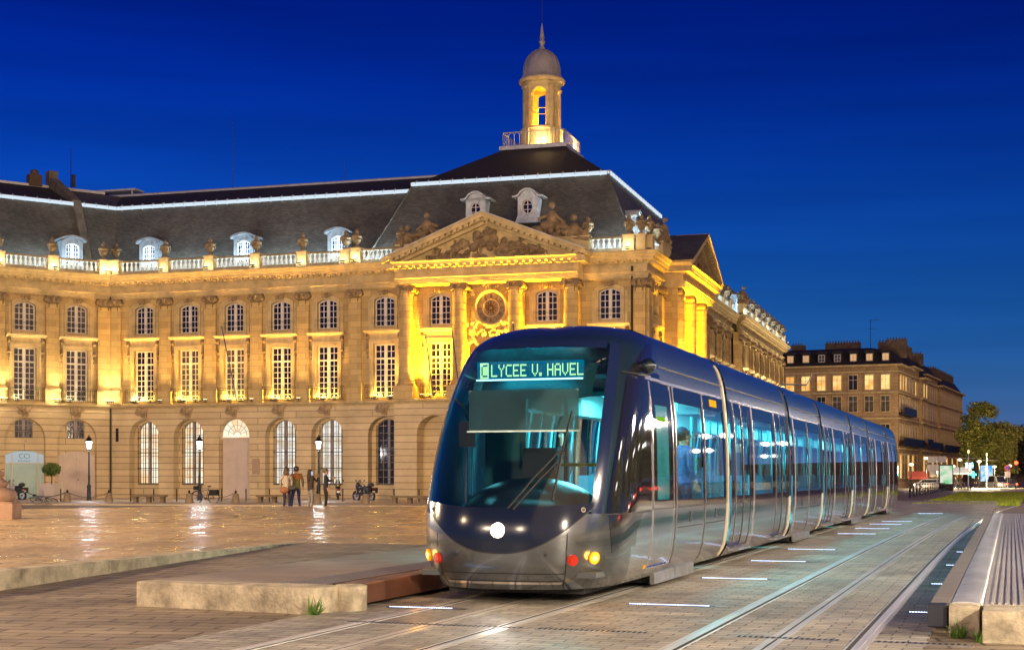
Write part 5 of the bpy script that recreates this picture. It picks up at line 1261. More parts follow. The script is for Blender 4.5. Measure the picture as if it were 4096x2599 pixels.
# destination display, five by seven dot letters
F5 = {'L':['10000']*6+['11111'],'Y':['10001','10001','01010','00100','00100','00100','00100'],'C':['01111','10000','10000','10000','10000','10000','01111'],'E':['11111','10000','10000','11110','10000','10000','11111'],'V':['10001','10001','10001','10001','10001','01010','00100'],'.':['00000']*5+['01100','01100'],'H':['10001','10001','10001','11111','10001','10001','10001'],'A':['01110','10001','10001','11111','10001','10001','10001'],' ':['00000']*7}
dy = 1.10; W2 = .645; z0, z1 = 2.535, 2.745
m = MB(); m.box(-W2, W2, dy, dy+.05, z0, z1); dsp = m.build('destination_display', lampmat('display blue', (.0,.20,.36), .75), CAB)
on = MB(); px = .0150; pz = .0205
def glyph(ch, x, inv=False, w=5):
    for r in range(7):
        for c in range(w):
            v = F5[ch][r][c] == '1'
            if v != inv: on.box(x+c*px, x+c*px+px*.86, dy-.004, dy-.001, z1-.035-(r+1)*pz+.002, z1-.035-r*pz)
x = -W2+.04
for r in range(-1, 8):
    for c in range(-1, 6):
        inside = 0 <= r < 7 and 0 <= c < 5; v = inside and F5['C'][r][c] == '1'
        if not v: on.box(x+(c+1)*px, x+(c+1)*px+px*.86, dy-.004, dy-.001, z1-.035-(r+1)*pz+.002, z1-.035-r*pz)
x += 9*px
STR = 'LYCEE V. HAVEL'; 
for ch in STR:
    if ch == '.': glyph('.', x-px, False); x += 3*px; continue
    if ch == ' ': x += 3.4*px; continue
    glyph(ch, x); x += 6*px
wtxt = x+W2
on.build('display_text', lampmat('display letters', (.50,1.0,.42), 1.7), dsp)
e = MB(); e.box(-W2, W2, dy-.03, dy, z0-.012, z0+.004); e.build('display_lamp_edge', lampmat('display edge', (.45,.95,1.0), 3), dsp)
patch('display_housing', mat('dark teal housing', (.008,.05,.06), .5), -.78, .78, lambda r: 2.47, lambda r: 2.97, -.28, 30, 6)
light('AREA', 'display_glow', 14, (.02,.75,1.0), (0, 1.36, 2.84), TRAM, dir=(0, -1, .15), shape='RECTANGLE', size=1.1, size_y=.1)
# translucent sun blind, dashboard, partition, driver seat
b = glass('sun blind', (.16,.3,.32), .0); 
bl = bpy.data.materials.new('grey sun blind'); bl.use_nodes = True; n = bl.node_tree; n.nodes.clear(); oo = n.nodes.new('ShaderNodeOutputMaterial'); mx = n.nodes.new('ShaderNodeMixShader'); mx.inputs[0].default_value = .62; t_ = n.nodes.new('ShaderNodeBsdfTransparent'); t_.inputs[0].default_value = (.7,.9,.9,1); df = n.nodes.new('ShaderNodeBsdfDiffuse'); df.inputs[0].default_value = (.16,.25,.27,1)
n.links.new(t_.outputs[0], mx.inputs[1]); n.links.new(df.outputs[0], mx.inputs[2]); n.links.new(mx.outputs[0], oo.inputs[0])
m = MB(); m.box(-.66, .66, .86, .868, 1.93, 2.40); m.build('sun_blind', bl, CAB); m = MB(); m.box(-.68, .68, .85, .88, 1.915, 1.935); m.build('blind_bar', STEEL, CAB)
m = MB(); m.ball((0, 1.25, .95), .62, 24, 12, (1.35, 1.25, .72)); m.box(-1.05, 1.05, .55, 2.0, .5, 1.02); m.build('dashboard', DASH, CAB, True)
m = MB(); m.box(-.3, .1, 1.75, 1.9, 1.0, 1.75); m.box(-.25, .05, 1.4, 1.85, .9, 1.0); m.build('driver_seat', mat('driver seat', (.015,.02,.025), .7), CAB)
m = MB(); m.box(-1.05, -.55, 2.5, 2.54, .4, 2.6); m.box(.62, 1.05, 2.5, 2.54, .4, 2.6); m.box(-.56, -.5, 2.48, 2.56, .4, 2.6); m.box(.0, .05, 2.48, 2.56, .4, 2.6); m.box(.55, .6, 2.48, 2.56, .4, 2.6); m.box(-1.05, 1.05, 2.48, 2.56, 2.4, 2.62); m.build('cab_partition', mat('dark teal partition', (.02,.10,.11), .4), CAB)
m = MB(); m.bar((-.1, 2.47, 1.55), (1.0, 2.47, 1.55), .022, 6); m.build('handrail', YBAR, CAB)
m = MB(); m.box(-1.02, 1.02, .3, 2.9, .3, .36); m.build('cab_floor', INTF, CAB)
m = MB(); m.path([(-.78, .7, 2.3), (-.72, .85, 2.2), (-.7, .95, 2.05)], .014, 5); m.box(-.8, -.6, .9, .95, 1.75, 2.05); m.build('sun_visor_arm', RUBB, CAB)
light('AREA', 'cab_light', 2.2, (.05,.75,.85), (.6, 2.2, 2.55), TRAM, dir=(0, -.3, -1), size=.5)
for y_ in (4.9, 10.7, 16.7, 22.7, 28.6, 34.6, 40.5): light('AREA', 'saloon_light', 240 if y_ < 12 else 200, (.18,.88,.95), (0, y_, 2.55), TRAM, dir=(0, 0, -1), shape='RECTANGLE', size=1.2, size_y=3.2)
# bogies, skirts, roof boxes
for s_ in (4.3, 16.7, 28.6, 41.0):
    m = MB(); m.box(-.95, .95, s_-1.2, s_+1.2, .06, .3)
    if s_ < 5: m.box(-.8, .8, .6, 3.2, .1, .3)
    for sx in (-1, 1):
        for yy in (-.85, .85): m.bar((sx*.66+.1, s_+yy, .29), (sx*.78+.1, s_+yy, .29), .285, 18)
    m.build('bogie', RUBB, TRAM)
for s_ in (4.1, 16.7, 28.6, 41.0):
    for sx in (-1, 1):
        m = MB()
        for a, b in ((-1.2, -.02), (.02, 1.2)): m.box(*sorted((sx*1.0, sx*1.06)), s_+a, s_+b, .055, .2)
        m.build('bogie_cover', STEEL, TRAM)
m = MB(); m.box(-.42, .42, 20, 25, 3.28, 3.36); m.build('roof_box', NAVY, TRAM)
m = MB(); m.path([(-.5, 21.3, 3.36), (0, 20.6, 3.62), (.6, 20.9, 3.6)], .02, 5); m.bar((.6, 20.9, 3.6), (.75, 20.85, 3.85), .015, 4); m.build('roof_aerial', STEEL, TRAM)
# ------------------------------------------------------------------ street furniture
def place(px, py): p = at(px, py); return p
# lamps with four-sided lanterns
LANT = lampmat('lit lantern glass', (.86,.92,1.0), 9)
def street_lamp(loc, label, group, h=3.8, e=260, s=1.0):
    o = empty('street_lamp', loc, 0, label, 'street lamp', group)
    m = MB(); m.lathe([(.17,0),(.17,.12),(.13,.18),(.12,.85),(.15,.9),(.13,.98),(.075,1.05),(.06,1.5),(.085,1.55),(.06,1.6),(.05,h-.75),(.09,h-.72),(.05,h-.66),(.05,h-.6),(.12,h-.56)], n=12); m.build('post', mat('dark green lamp iron', (.02,.03,.04), .4, .3), o, True)
    m = MB(); m.lathe([(.12,h-.56),(.21,h-.1)], n=4, ph=pi/4); m.build('lantern_glass', LANT, o)
    m = MB(); m.lathe([(.26,h-.1),(.22,h-.04),(.11,h+.12),(.12,h+.16),(.03,h+.2),(.05,h+.27),(.01,h+.3)], n=8, ph=pi/8)
    for k in range(4): a = k*pi/2+pi/4; m.bar((.12*cos(a), .12*sin(a), h-.56), (.22*cos(a), .22*sin(a), h-.1), .012, 4)
    m.build('lantern_cap', IRON, o)
    if e: light('POINT', 'lamp_light', e, (.95,.93,1.0), (0, 0, h-.33), o, shadow_soft_size=.3)
    if s != 1: o.scale = (s, s, s)
    return o
for px, lb in ((356, 'old iron lamp post in front of the white carriage door'), (798, 'old iron lamp post with a bicycle leaning at its foot'), (1274, 'old iron lamp post behind the people photographing')):
    street_lamp(place(px, 2004), lb, 'old lamp posts along the palace', e=650)
# stone bollards and chains
BOL = []
bol_l = ['first stone bollard from the left, beside the planter', 'second stone bollard from the left, right of the lamp post', 'stone bollard left of the leaning bicycle', 'stone bollard right of the leaning bicycle, before the door', 'stone bollard behind the people', 'stone bollard in front of the touring motorcycle']
def bollard(px, py, lb):
    p = place(px, py); m = MB(); m.lathe([(.23,-.05),(.225,.1),(.17,.52),(.15,.56)], n=14); o = m.build('stone_bollard', mat('brown bollard stone', (.24,.18,.115), .8, var=.25, vs=3), None, True, p); tag(o, lb, 'bollard', 'stone bollards with chains')
    k = MB(); k.lathe([(.05,.56),(.045,.6),(.07,.66),(.05,.71),(.01,.76)], n=8); k.build('iron_finial', IRON, o, True); BOL.append(p); return p
for (px, py), lb in zip([(269,2010),(436,2011),(757,2014),(943,2015),(1269,2017),(1463,2017)], bol_l): bollard(px, py, lb)
def chain(a, b, sag, lb):
    a = a+Vector((0,0,.62)); b = b+Vector((0,0,.62)); m = MB(); L_ = (b-a).length; n = int(L_/.075)
    for i in range(n):
        f = lambda t: a+(b-a)*t+Vector((0,0,-4*sag*t*(1-t))); p, q = f(i/n), f((i+1)/n); c = (p+q)/2; d = (q-p).normalized(); up = Vector((0,0,1)) if i % 2 else d.cross(Vector((0,0,1))).normalized()
        pts = [c+d*(.055*cos(t))+up*(.025*sin(t)) for t in [k*pi/3 for k in range(7)]]; m.path(pts, .009, 4)
    tag(m.build('chain', IRON, None), lb, 'chain', 'chains between the bollards')
chain(BOL[0], BOL[1], .3, 'sagging chain behind the left lamp post'); chain(BOL[2], BOL[3], .32, 'sagging chain behind the leaning bicycle'); chain(BOL[4], BOL[5], .32, 'sagging chain in front of the scooter and motorcycle')
chain(place(95, 2003), BOL[0], .3, 'sagging chain in front of the planter and lying bicycle')
for px, lb in ((243, 'thin dark post in front of the white planter'), (523, 'thin dark post at the left end of the first bench'), (615, 'thin dark post behind the middle of the first bench'), (707, 'thin dark post between first bench and leaning bicycle'), (887, 'thin dark post in front of the arched door'), (984, 'thin dark post right of the arched door'), (1078, 'thin dark post at the left of the second bench'), (1371, 'thin dark post in front of the scooter'), (1576, 'thin dark post behind the third bench'), (1676, 'thin dark post close beside the left side of the tram')):
    m = MB(); m.bar((0,0,-.05), (0,0,.78), .035, 8); m.ball((0,0,.78), .04, 8, 4, (1,1,.5)); tag(m.build('post', IRON, None, True, place(px, 2009)), lb, 'post', 'thin dark posts along the footway')
def bench(px, py, lb):
    o = empty('stone_bench', place(px, py), A17, lb, 'bench', 'stone benches facing the square')
    BST = mat('brown bench stone', (.17,.125,.075), .8, var=.25, vs=3); m = MB(); m.box(-1.05, 1.05, -.22, .22, .36, .46); m.build('seat', BST, o)
    for x in (-.85, 0, .85):
        m = MB(); m.prism_x([(-.18,-.03),(.18,-.03),(.12,.15),(.12,.25),(.2,.38),(-.2,.38),(-.12,.25),(-.12,.15)], x-.11, x+.11); m.build('leg', BST, o)
bench(597, 2012, 'stone bench in front of the first lit windows'); bench(1097, 2012, 'stone bench left of the people'); bench(1640, 2017, 'stone bench cut off by the left side of the tram')
# planter with a ball-shaped bush
p = place(206, 1997); o = empty('planter', p, A17, 'white wooden planter box with a round clipped bush', 'planter')
m = MB(); m.box(-.52, .52, -.52, .52, .06, 1.05)
for x in (-.52, .52):
    for y in (-.52, .52): m.box(x-.05, x+.05, y-.05, y+.05, 0, 1.12); m.ball((x, y, 1.15), .07, 8, 5)
for i in range(9): x = -.45+.1125*i; m.box(x-.01, x+.01, -.53, -.515, .1, 1.0)
m.build('box', mat('white planter paint', (.55,.48,.42), .6), o)
m = MB(); m.path([(0,0,1.0),(.03,0,1.5),(0,0,1.95)], .035, 6); m.build('trunk', mat('bark', (.08,.05,.03), .9), o)
def leafball(m, c, r, n, s, rnd, sq=(1,1,1), inner=.55):
    for i in range(n):
        d = Vector((rnd.gauss(0,1), rnd.gauss(0,1), rnd.gauss(0,1))).normalized(); rr = r*rnd.uniform(inner, 1.03); p_ = Vector((c[0]+d.x*rr*sq[0], c[1]+d.y*rr*sq[1], c[2]+d.z*rr*sq[2]))
        a = Vector((rnd.gauss(0,1), rnd.gauss(0,1), rnd.gauss(0,1))).normalized(); b_ = a.orthogonal().normalized(); c_ = s*rnd.uniform(.6, 1.3); m.mi = rnd.choice((0, 0, 1))
        m.add([p_-a*c_, p_+b_*c_*.6, p_+a*c_, p_-b_*c_*.6], [(0,1,2,3)])
LEAF1 = mat('bush leaf', (.05,.10,.015), .6); LEAF2 = mat('pale bush leaf', (.10,.15,.02), .6)
m = MB(); leafball(m, (0,0,2.05), .62, 1500, .07, random.Random(5), (1,1,.75), .3); m.build('crown', [LEAF1, LEAF2], o)
# monument base at the left edge of the square
p = Vector((-14.35, 40.0, .24)); o = empty('monument_base', p, 0, 'moulded pink stone pedestal base cut off by the left edge', 'pedestal')
PINK = mat('pinkish stone', (.40,.25,.17), .5, var=.25, vs=2); m = MB(); m.lathe([(1.0,0),(1.0,.42),(.92,.47)], n=8, ph=pi/8); m.build('plinth', PINK, o)
m = MB(); m.lathe([(.80,.46),(.86,.55),(.88,.66),(.84,.76),(.74,.80),(.62,.86),(.66,.92),(.66,.98),(.58,1.02),(.5,1.14),(.56,1.2),(.56,1.26),(.3,1.4),(.02,1.44)], n=32); m.build('moulding', PINK, o, True)

# ------------------------------------------------------------------ two-wheelers
TYRE = mat('tyre rubber', (.012,.012,.012), .8); CHR = mat('chrome', (.6,.6,.6), .15, .95)
def wheel(root, x, r, t=.02, spokes=12, name='wheel', w=None):
    m = MB(); m.path([(x+r*cos(2*pi*i/20), 0, r+r*sin(2*pi*i/20)) for i in range(21)], t, 6); o = m.build(name, TYRE, root, True)
    m = MB(); m.path([(x+(r-t*1.4)*cos(2*pi*i/20), 0, r+(r-t*1.4)*sin(2*pi*i/20)) for i in range(21)], t*.45, 4)
    for i in range(spokes): a = 2*pi*i/spokes; m.bar((x, 0, r), (x+(r-t)*cos(a), 0, r+(r-t)*sin(a)), .004 if t < .04 else .014, 4)
    m.bar((x, -.04, r), (x, .04, r), .025 if t < .04 else .07, 8); m.build('rim', CHR, o)
def bicycle(loc, rz, label, color=(.03,.04,.06), lying=False, basket=True, group='bicycles'):
    o = empty('bicycle', loc, rz, label, 'bicycle', group); r = .34
    wheel(o, -.52, r); wheel(o, .52, r)
    P = {'bb': (-.05,0,.28), 'seat': (-.2,0,.78), 'head': (.36,0,.82), 'hl': (.4,0,.62), 'rw': (-.52,0,r), 'fw': (.52,0,r)}
    m = MB()
    for a, b in (('bb','seat'),('bb','hl'),('seat','hl'),('bb','rw'),('seat','rw'),('head','hl'),('hl','fw')): m.bar(P[a], P[b], .017, 6)
    m.bar((-.2,0,.78), (-.24,0,.93), .013, 6); m.build('frame', mat('bicycle paint %s' % (color,), color, .3, .3), o)
    m = MB(); m.ball((-.25,0,.95), .1, 8, 5, (1.3,.8,.35)); m.build('saddle', TYRE, o, True)
    m = MB(); m.bar(P['head'], (.33,0,.98), .013, 6); m.path([(.2,-.27,1.0),(.3,-.24,1.03),(.34,0,.98),(.3,.24,1.03),(.2,.27,1.0)], .012, 6); m.build('handlebar', CHR, o)
    m = MB(); m.bar((-.05,-.08,.28), (-.05,.08,.28), .07, 10); m.bar((-.05,-.1,.28), (-.13,-.1,.13), .012, 4); m.bar((-.05,.1,.28), (.03,.1,.43), .012, 4); m.build('crankset', CHR, o)
    for x in (-.52, .52): m = MB(); m.path([(x+(r+.03)*cos(a), 0, r+(r+.03)*sin(a)) for a in [pi*.05+pi*.8*i/8 for i in range(9)]], .016, 4); m.build('mudguard', IRON, o)
    if basket:
        m = MB(); m.box(-.78,-.32,-.16,-.05,.45,.76); m.box(-.78,-.32,.05,.16,.45,.76); m.box(-.75,-.3,-.07,.07,.74,.77); m.build('pannier', TYRE, o); m = MB(); m.box(.42,.66,-.14,.14,.75,.97); m.build('basket', TYRE, o)
    if lying: o.rotation_euler = (radians(62), 0, rz)
    return o
bicycle(place(821, 2013), A17+pi, 'upright bicycle with black panniers leaning at the lamp post')
b = bicycle(place(188, 2011), A17, 'bicycle lying on its side in front of the white planter', basket=False, lying=True)
def motorcycle(loc, rz, label, body=(.015,.015,.018), case=True, group='motorcycles', scooter=False):
    o = empty('scooter' if scooter else 'motorcycle', loc, rz, label, 'scooter' if scooter else 'motorcycle', group); r = .24 if scooter else .31
    for x in (-.68, .68): wheel(o, x, r, .06 if not scooter else .055, 5)
    BM = mat('bike body %s' % (body,), body, .2, .3, coat=.6)
    m = MB(); m.ball((.1,0,.82), .27, 12, 8, (1.35,.62,.7)); m.ball((.5,0,.86), .24, 12, 8, (.9,.75,1.05)); m.ball((0,0,.5), .26, 10, 8, (1.25,.65,.8)); m.build('fairing', BM, o, True)
    m = MB(); m.ball((-.35,0,.86), .22, 10, 6, (1.75,.6,.42)); m.build('seat', TYRE, o, True)
    m = MB(); m.bar((.68,-.09,r), (.42,-.08,.95), .03, 6); m.bar((.68,.09,r), (.42,.08,.95), .03, 6); m.path([(.28,-.36,1.02),(.4,-.18,1.08),(.4,.18,1.08),(.28,.36,1.02)], .018, 6); m.build('fork', CHR, o)
    m = MB(); m.ball((.68,0,r*1.25+.12), .2, 10, 6, (1.4,.4,.6)); m.ball((-.62,0,.66), .16, 10, 6, (1.6,.7,.6)); m.bar((-.55,-.14,.34), (.05,-.15,.36), .055, 8); m.build('mudguard', BM, o, True)
    for sx in (-1, 1): m = MB(); m.bar((.38,sx*.2,1.06), (.34,sx*.33,1.24), .01, 4); m.ball((.33,sx*.35,1.28), .07, 8, 5, (.5,1,.7)); m.build('mirror', TYRE, o, True)
    g = MB(); g.grid(lambda u, v: (.62-.28*v, (u-.5)*.42*(1-.35*v), 1.0+.34*v-.05*(2*u-1)**2), 6, 4); g.build('windshield', GLS, o)
    m = MB(); m.ball((.74,0,.92), .09, 8, 6, (.5,1.2,.8)); m.build('headlight', mat('unlit lens', (.5,.5,.5), .1, spec=1), o, True); m = MB(); m.ball((-.88,0,.74), .06, 8, 6, (.5,1.6,.6)); m.build('tail_light', mat('red lens', (.4,.01,.01), .2), o, True)
    if case:
        for sx in (-1, 1): m = MB(); m.box(-.86,-.4,*sorted((sx*.18, sx*.4)),.5,.84); m.box(-.7,-.6,*sorted((sx*.4, sx*.405)),.55,.8); m.build('side_case', mat('dark case', (.03,.03,.03), .3), o)
        m = MB(); m.ball((-.66,0,1.02), .22, 12, 8, (1,1,.62)); m.build('top_case', mat('dark case', (.03,.03,.03), .3), o, True)
    m = MB(); m.box(-.93,-.91,-.1,.1,.5,.64); m.build('number_plate', WOODW, o); return o
motorcycle(place(1352, 2000), A17+radians(115), 'dark motor scooter seen from behind, parked between people and touring motorcycle', (.05,.012,.012), False, scooter=True)
motorcycle(place(1455, 2003), A17+radians(155), 'black touring motorcycle with side cases, by the dark barred window')
motorcycle(place(55, 2000), A17+radians(175), 'white motorcycle with a dark top case in front of the glass shopfront', (.45,.42,.4))

# ------------------------------------------------------------------ people
SKIN = mat('skin', (.45,.26,.18), .6)
def person(loc, rz, h, label, top, legs, hair, pose, hairlen=.0, top2=None, shoes=(.02,.02,.02), group=None, coat_z=.88):
    s = h/1.70; J = dict(p=(0,0,.95), w=(0,.0,1.08), c=(0,.005,1.30), n=(0,.0,1.45), h1=(0,-.01,1.52), h2=(0,-.015,1.60), h3=(0,-.01,1.665))
    for k, sx in (('l', 1), ('r', -1)):
        J['sh'+k] = (sx*.175,0,1.40); J['el'+k] = pose.get('el'+k, (sx*.25,.03,1.14)); J['wr'+k] = pose.get('wr'+k, (sx*.25,-.06,.92))
        J['hi'+k] = (sx*.09,0,.90); J['kn'+k] = pose.get('kn'+k, (sx*.10,-.02,.50)); J['an'+k] = pose.get('an'+k, (sx*.11,.03,.08)); a = J['an'+k]; J['to'+k] = (a[0]+sx*.02, a[1]-.15, .035)
    R_ = dict(p=.125,w=.115,c=.135,n=.058,h1=.075,h2=.098,h3=.07,sh=.068,el=.047,wr=.03,hi=.088,kn=.058,an=.042,to=.038)
    E = [('p','w'),('w','c'),('c','n'),('n','h1'),('h1','h2'),('h2','h3')]
    for k in 'lr': E += [('c','sh'+k),('sh'+k,'el'+k),('el'+k,'wr'+k),('p','hi'+k),('hi'+k,'kn'+k),('kn'+k,'an'+k),('an'+k,'to'+k)]
    for k, sx in (('l', 1), ('r', -1)):      # palm and five bent fingers
        w = Vector(J['wr'+k]); d = (w-Vector(J['el'+k])).normalized(); side = d.cross(Vector((sx,0,0))).normalized() if abs(d.x) < .9 else Vector((0,1,0)); curl = d.cross(side)*sx
        pm = w+d*.05; J['pa'+k] = tuple(pm); R_['pa'+k] = .03; E.append(('wr'+k, 'pa'+k))
        for i, (off, ln) in enumerate(((-.03,.065),(-.01,.078),(.01,.072),(.03,.055),(.045,.04))):
            b1 = pm+side*off*(1 if i < 4 else 1)+d*(.03 if i < 4 else -.005); b2 = b1+d*ln*.55+(side*.02 if i == 4 else Vector()); b3 = b2+d*ln*.35+curl*ln*.3
            for q, v in enumerate((b1, b2, b3)): J[f'f{i}{q}{k}'] = tuple(v); R_[f'f{i}{q}{k}'] = .0095-.001*q
            E += [('pa'+k, f'f{i}0{k}'), (f'f{i}0{k}', f'f{i}1{k}'), (f'f{i}1{k}', f'f{i}2{k}')]
    keys = list(J); me = bpy.data.meshes.new('person'); me.from_pydata([J[k] for k in keys], [(keys.index(a), keys.index(b)) for a, b in E], [])
    t = bpy.data.objects.new('tmp_person', me); COL.objects.link(t); t.modifiers.new('s', 'SKIN')
    for i, k in enumerate(keys):
        r = R_.get(k, R_.get(k[:-1], .05)); me.skin_vertices[0].data[i].radius = (r*(1.28 if k in ('c','w','p') else 1), r*(.85 if k in ('c','w','p') else 1))
    me.skin_vertices[0].data[0].use_root = True
    sb = t.modifiers.new('u', 'SUBSURF'); sb.levels = 1
    bpy.context.view_layer.update(); dg = bpy.context.evaluated_depsgraph_get(); m2 = bpy.data.meshes.new_from_object(t.evaluated_get(dg)); COL.objects.unlink(t); bpy.data.objects.remove(t)
    m2.materials.clear()
    for c in (top, legs, SKIN, mat('shoe %s' % (shoes,), shoes, .6), top2 or top): m2.materials.append(c)
    wl, wr_ = Vector(J['wrl']), Vector(J['wrr'])
    for p in m2.polygons:
        c = p.center; p.use_smooth = True
        if (c-wl).length < .0 or min((c-wl).length, (c-wr_).length) < .035 or (min((c-Vector(J['pal'])).length, (c-Vector(J['par'])).length) < .1): p.material_index = 2
        elif c.z > 1.47 and abs(c.x) < .12: p.material_index = 2
        elif c.z < .09: p.material_index = 3
        elif c.z < coat_z and abs(c.x) < .2: p.material_index = 1
        elif top2 and c.z < 1.24: p.material_index = 4
        else: p.material_index = 0
    o = bpy.data.objects.new('person', m2); link(o); o.location = loc; o.rotation_euler = (0, 0, rz); o.scale = (s, s, s); tag(o, label, 'person', group)
    m = MB(); m.ball((0,.012,1.625), .112, 12, 8, (.95,1.0,.98)); 
    if hairlen: 
        for i in range(5): m.ball((-.05+.025*i, .07, 1.58-hairlen*.5), .07, 8, 6, (1,.7,1+hairlen*5))
    m.v = [(x, y, z) for x, y, z in m.v]; ho = m.build('hair', hair, o, True); ho.location = (0, .012, .005)
    f = MB(); f.ball((0,-.115,1.585), .018, 6, 4, (.8,1,1.3)); f.ball((-.1,0,1.585), .02, 6, 4, (.5,1,1.4)); f.ball((.1,0,1.585), .02, 6, 4, (.5,1,1.4)); f.mi = 1
    for sx in (-1, 1): f.ball((sx*.035,-.1,1.61), .011, 6, 4)
    f.box(-.022,.022,-.108,-.1,1.545,1.552); f.build('face', [SKIN, mat('dark eye', (.03,.015,.012), .4)], o, True)
    return o
def pxy(px, Z=57.7): return Vector(((px-2048)/5900*Z, Z, gz(Z)))
HB = mat('brown hair', (.05,.025,.012), .6); HD = mat('dark hair', (.025,.016,.012), .6); HG = mat('grey brown hair', (.12,.09,.06), .7)
def cloth(n, c): return mat(n, c, .85, var=.15, vs=6)
person(pxy(1147), pi-.2, 1.73, 'person in a white coat and dark jeans with a brown shoulder bag', cloth('white coat', (.36,.31,.25)), cloth('dark jeans', (.02,.02,.05)), HB, {'elr': (-.24,.08,1.15), 'wrr': (-.2,-.05,.95)}, .12, group=None, coat_z=.80)
person(pxy(1185, 57.9), pi+.15, 1.77, 'person in an orange and olive jacket and blue jeans, arm round the next one', cloth('orange jacket', (.26,.09,.018)), cloth('blue jeans', (.012,.018,.10)), HD, {'ell': (.3,.0,1.16), 'wrl': (.33,-.12,1.25), 'anl': (.2,.05,.08), 'knl': (.15,0,.5), 'anr': (-.16,.0,.08)}, .0, cloth('olive jacket', (.12,.11,.03)), coat_z=.86)
person(pxy(1242), pi-.9, 1.64, 'person with long dark hair in grey trousers holding up a phone', cloth('dark brown jacket', (.035,.022,.018)), cloth('grey trousers', (.20,.185,.18)), HD, {'ell': (.2,-.18,1.25), 'wrl': (.08,-.30,1.45), 'elr': (-.2,-.18,1.25), 'wrr': (-.08,-.30,1.43)}, .3, coat_z=.92)
person(pxy(1303), pi/2+.2, 1.70, 'person in black jacket and trousers standing sideways at the right', cloth('black jacket', (.018,.016,.02)), cloth('black trousers', (.008,.008,.010)), HG, {'ell': (.22,-.16,1.2), 'wrl': (.1,-.3,1.3)}, .0)
def bag(loc, rz, label, c, s=1):
    o = empty('shoulder_bag', loc, rz, label, 'bag', 'shoulder bags'); m = MB(); m.ball((0,0,0), .17*s, 12, 8, (1,.4,.8)); m.box(-.15*s,.15*s,-.05,.05,-.02,.12*s); m.build('pouch', mat('bag leather %s' % (c,), c, .5), o, True)
    m = MB(); m.path([(-.14*s,0,.1),(-.1,-.06,.4),(.1,-.03,.72),(.14*s,.05,.4),(.14*s,0,.1)], .012, 5); m.build('strap', mat('bag leather %s' % (c,), c, .5), o)
bag(pxy(1146, 57.45)+Vector((-.08,0,.86)), 0, 'brown leather shoulder bag on the hip of the person in white', (.20,.07,.02)); bag(pxy(1168, 57.45)+Vector((0,0,.93)), 0, 'black shoulder bag between the two people standing close together', (.012,.01,.01), .85)
m = MB(); m.box(-.035,.035,-.005,.005,-.07,.07); o = m.build('phone', mat('phone case', (.05,.07,.1), .2, emit=(.5,.7,1), es=.6), None, loc=pxy(1248, 57.5)+Vector((0,0,1.52))); tag(o, 'glowing phone held up by the long-haired person', 'phone')
# ------------------------------------------------------------------ far side: apartment blocks, trees, the boulevard
FST = masonry('far brown limestone', (.42,.28,.14), (.33,.21,.10), (.15,.10,.06), 1.2, .5, .02, big=.3, jitter=.3)
FWN = mat('dark far window', (.03,.025,.025), .15, var=.4, vs=.4); FLIT = litmat('warm lit window', (.75,.33,.07), (1.0,.68,.24), 1.25, (.35,.35,.35))
PWIN = {}
FLIT2 = mat('dim warm attic window', (.5,.35,.2), .3, emit=(1.0,.55,.2), es=.5, var=.5, vs=.35)
def far_window(root, x, y, z, w, h, lit, rz):
    k = (w, h, lit)
    if k not in PWIN:
        m = MB(); m.box(-w/2-.12, w/2+.12, -.1, .05, h, h+.22); m.box(-w/2-.12, w/2+.12, -.12, .05, -.15, 0); m.box(-w/2-.12, -w/2, -.06, .05, 0, h); m.box(w/2, w/2+.12, -.06, .05, 0, h)
        o = m.build('window', TRIM, root); g = MB(); g.box(-w/2, w/2, -.02, .02, 0, h); po = g.build('pane', FLIT if lit == 1 else PANEW if lit == 2 else FWN, o)
        b = MB(); b.box(-.03,.03,-.04,-.021,0,h); b.box(-w/2,w/2,-.038,-.022,h*.66,h*.66+.05); b.build('glazing_bar', WOODW, o); PWIN[k] = o
        o.location = (x, y, z); o.rotation_euler = (0, 0, rz); return o
    return copy_tree(PWIN[k], root, (x, y, z), rz)
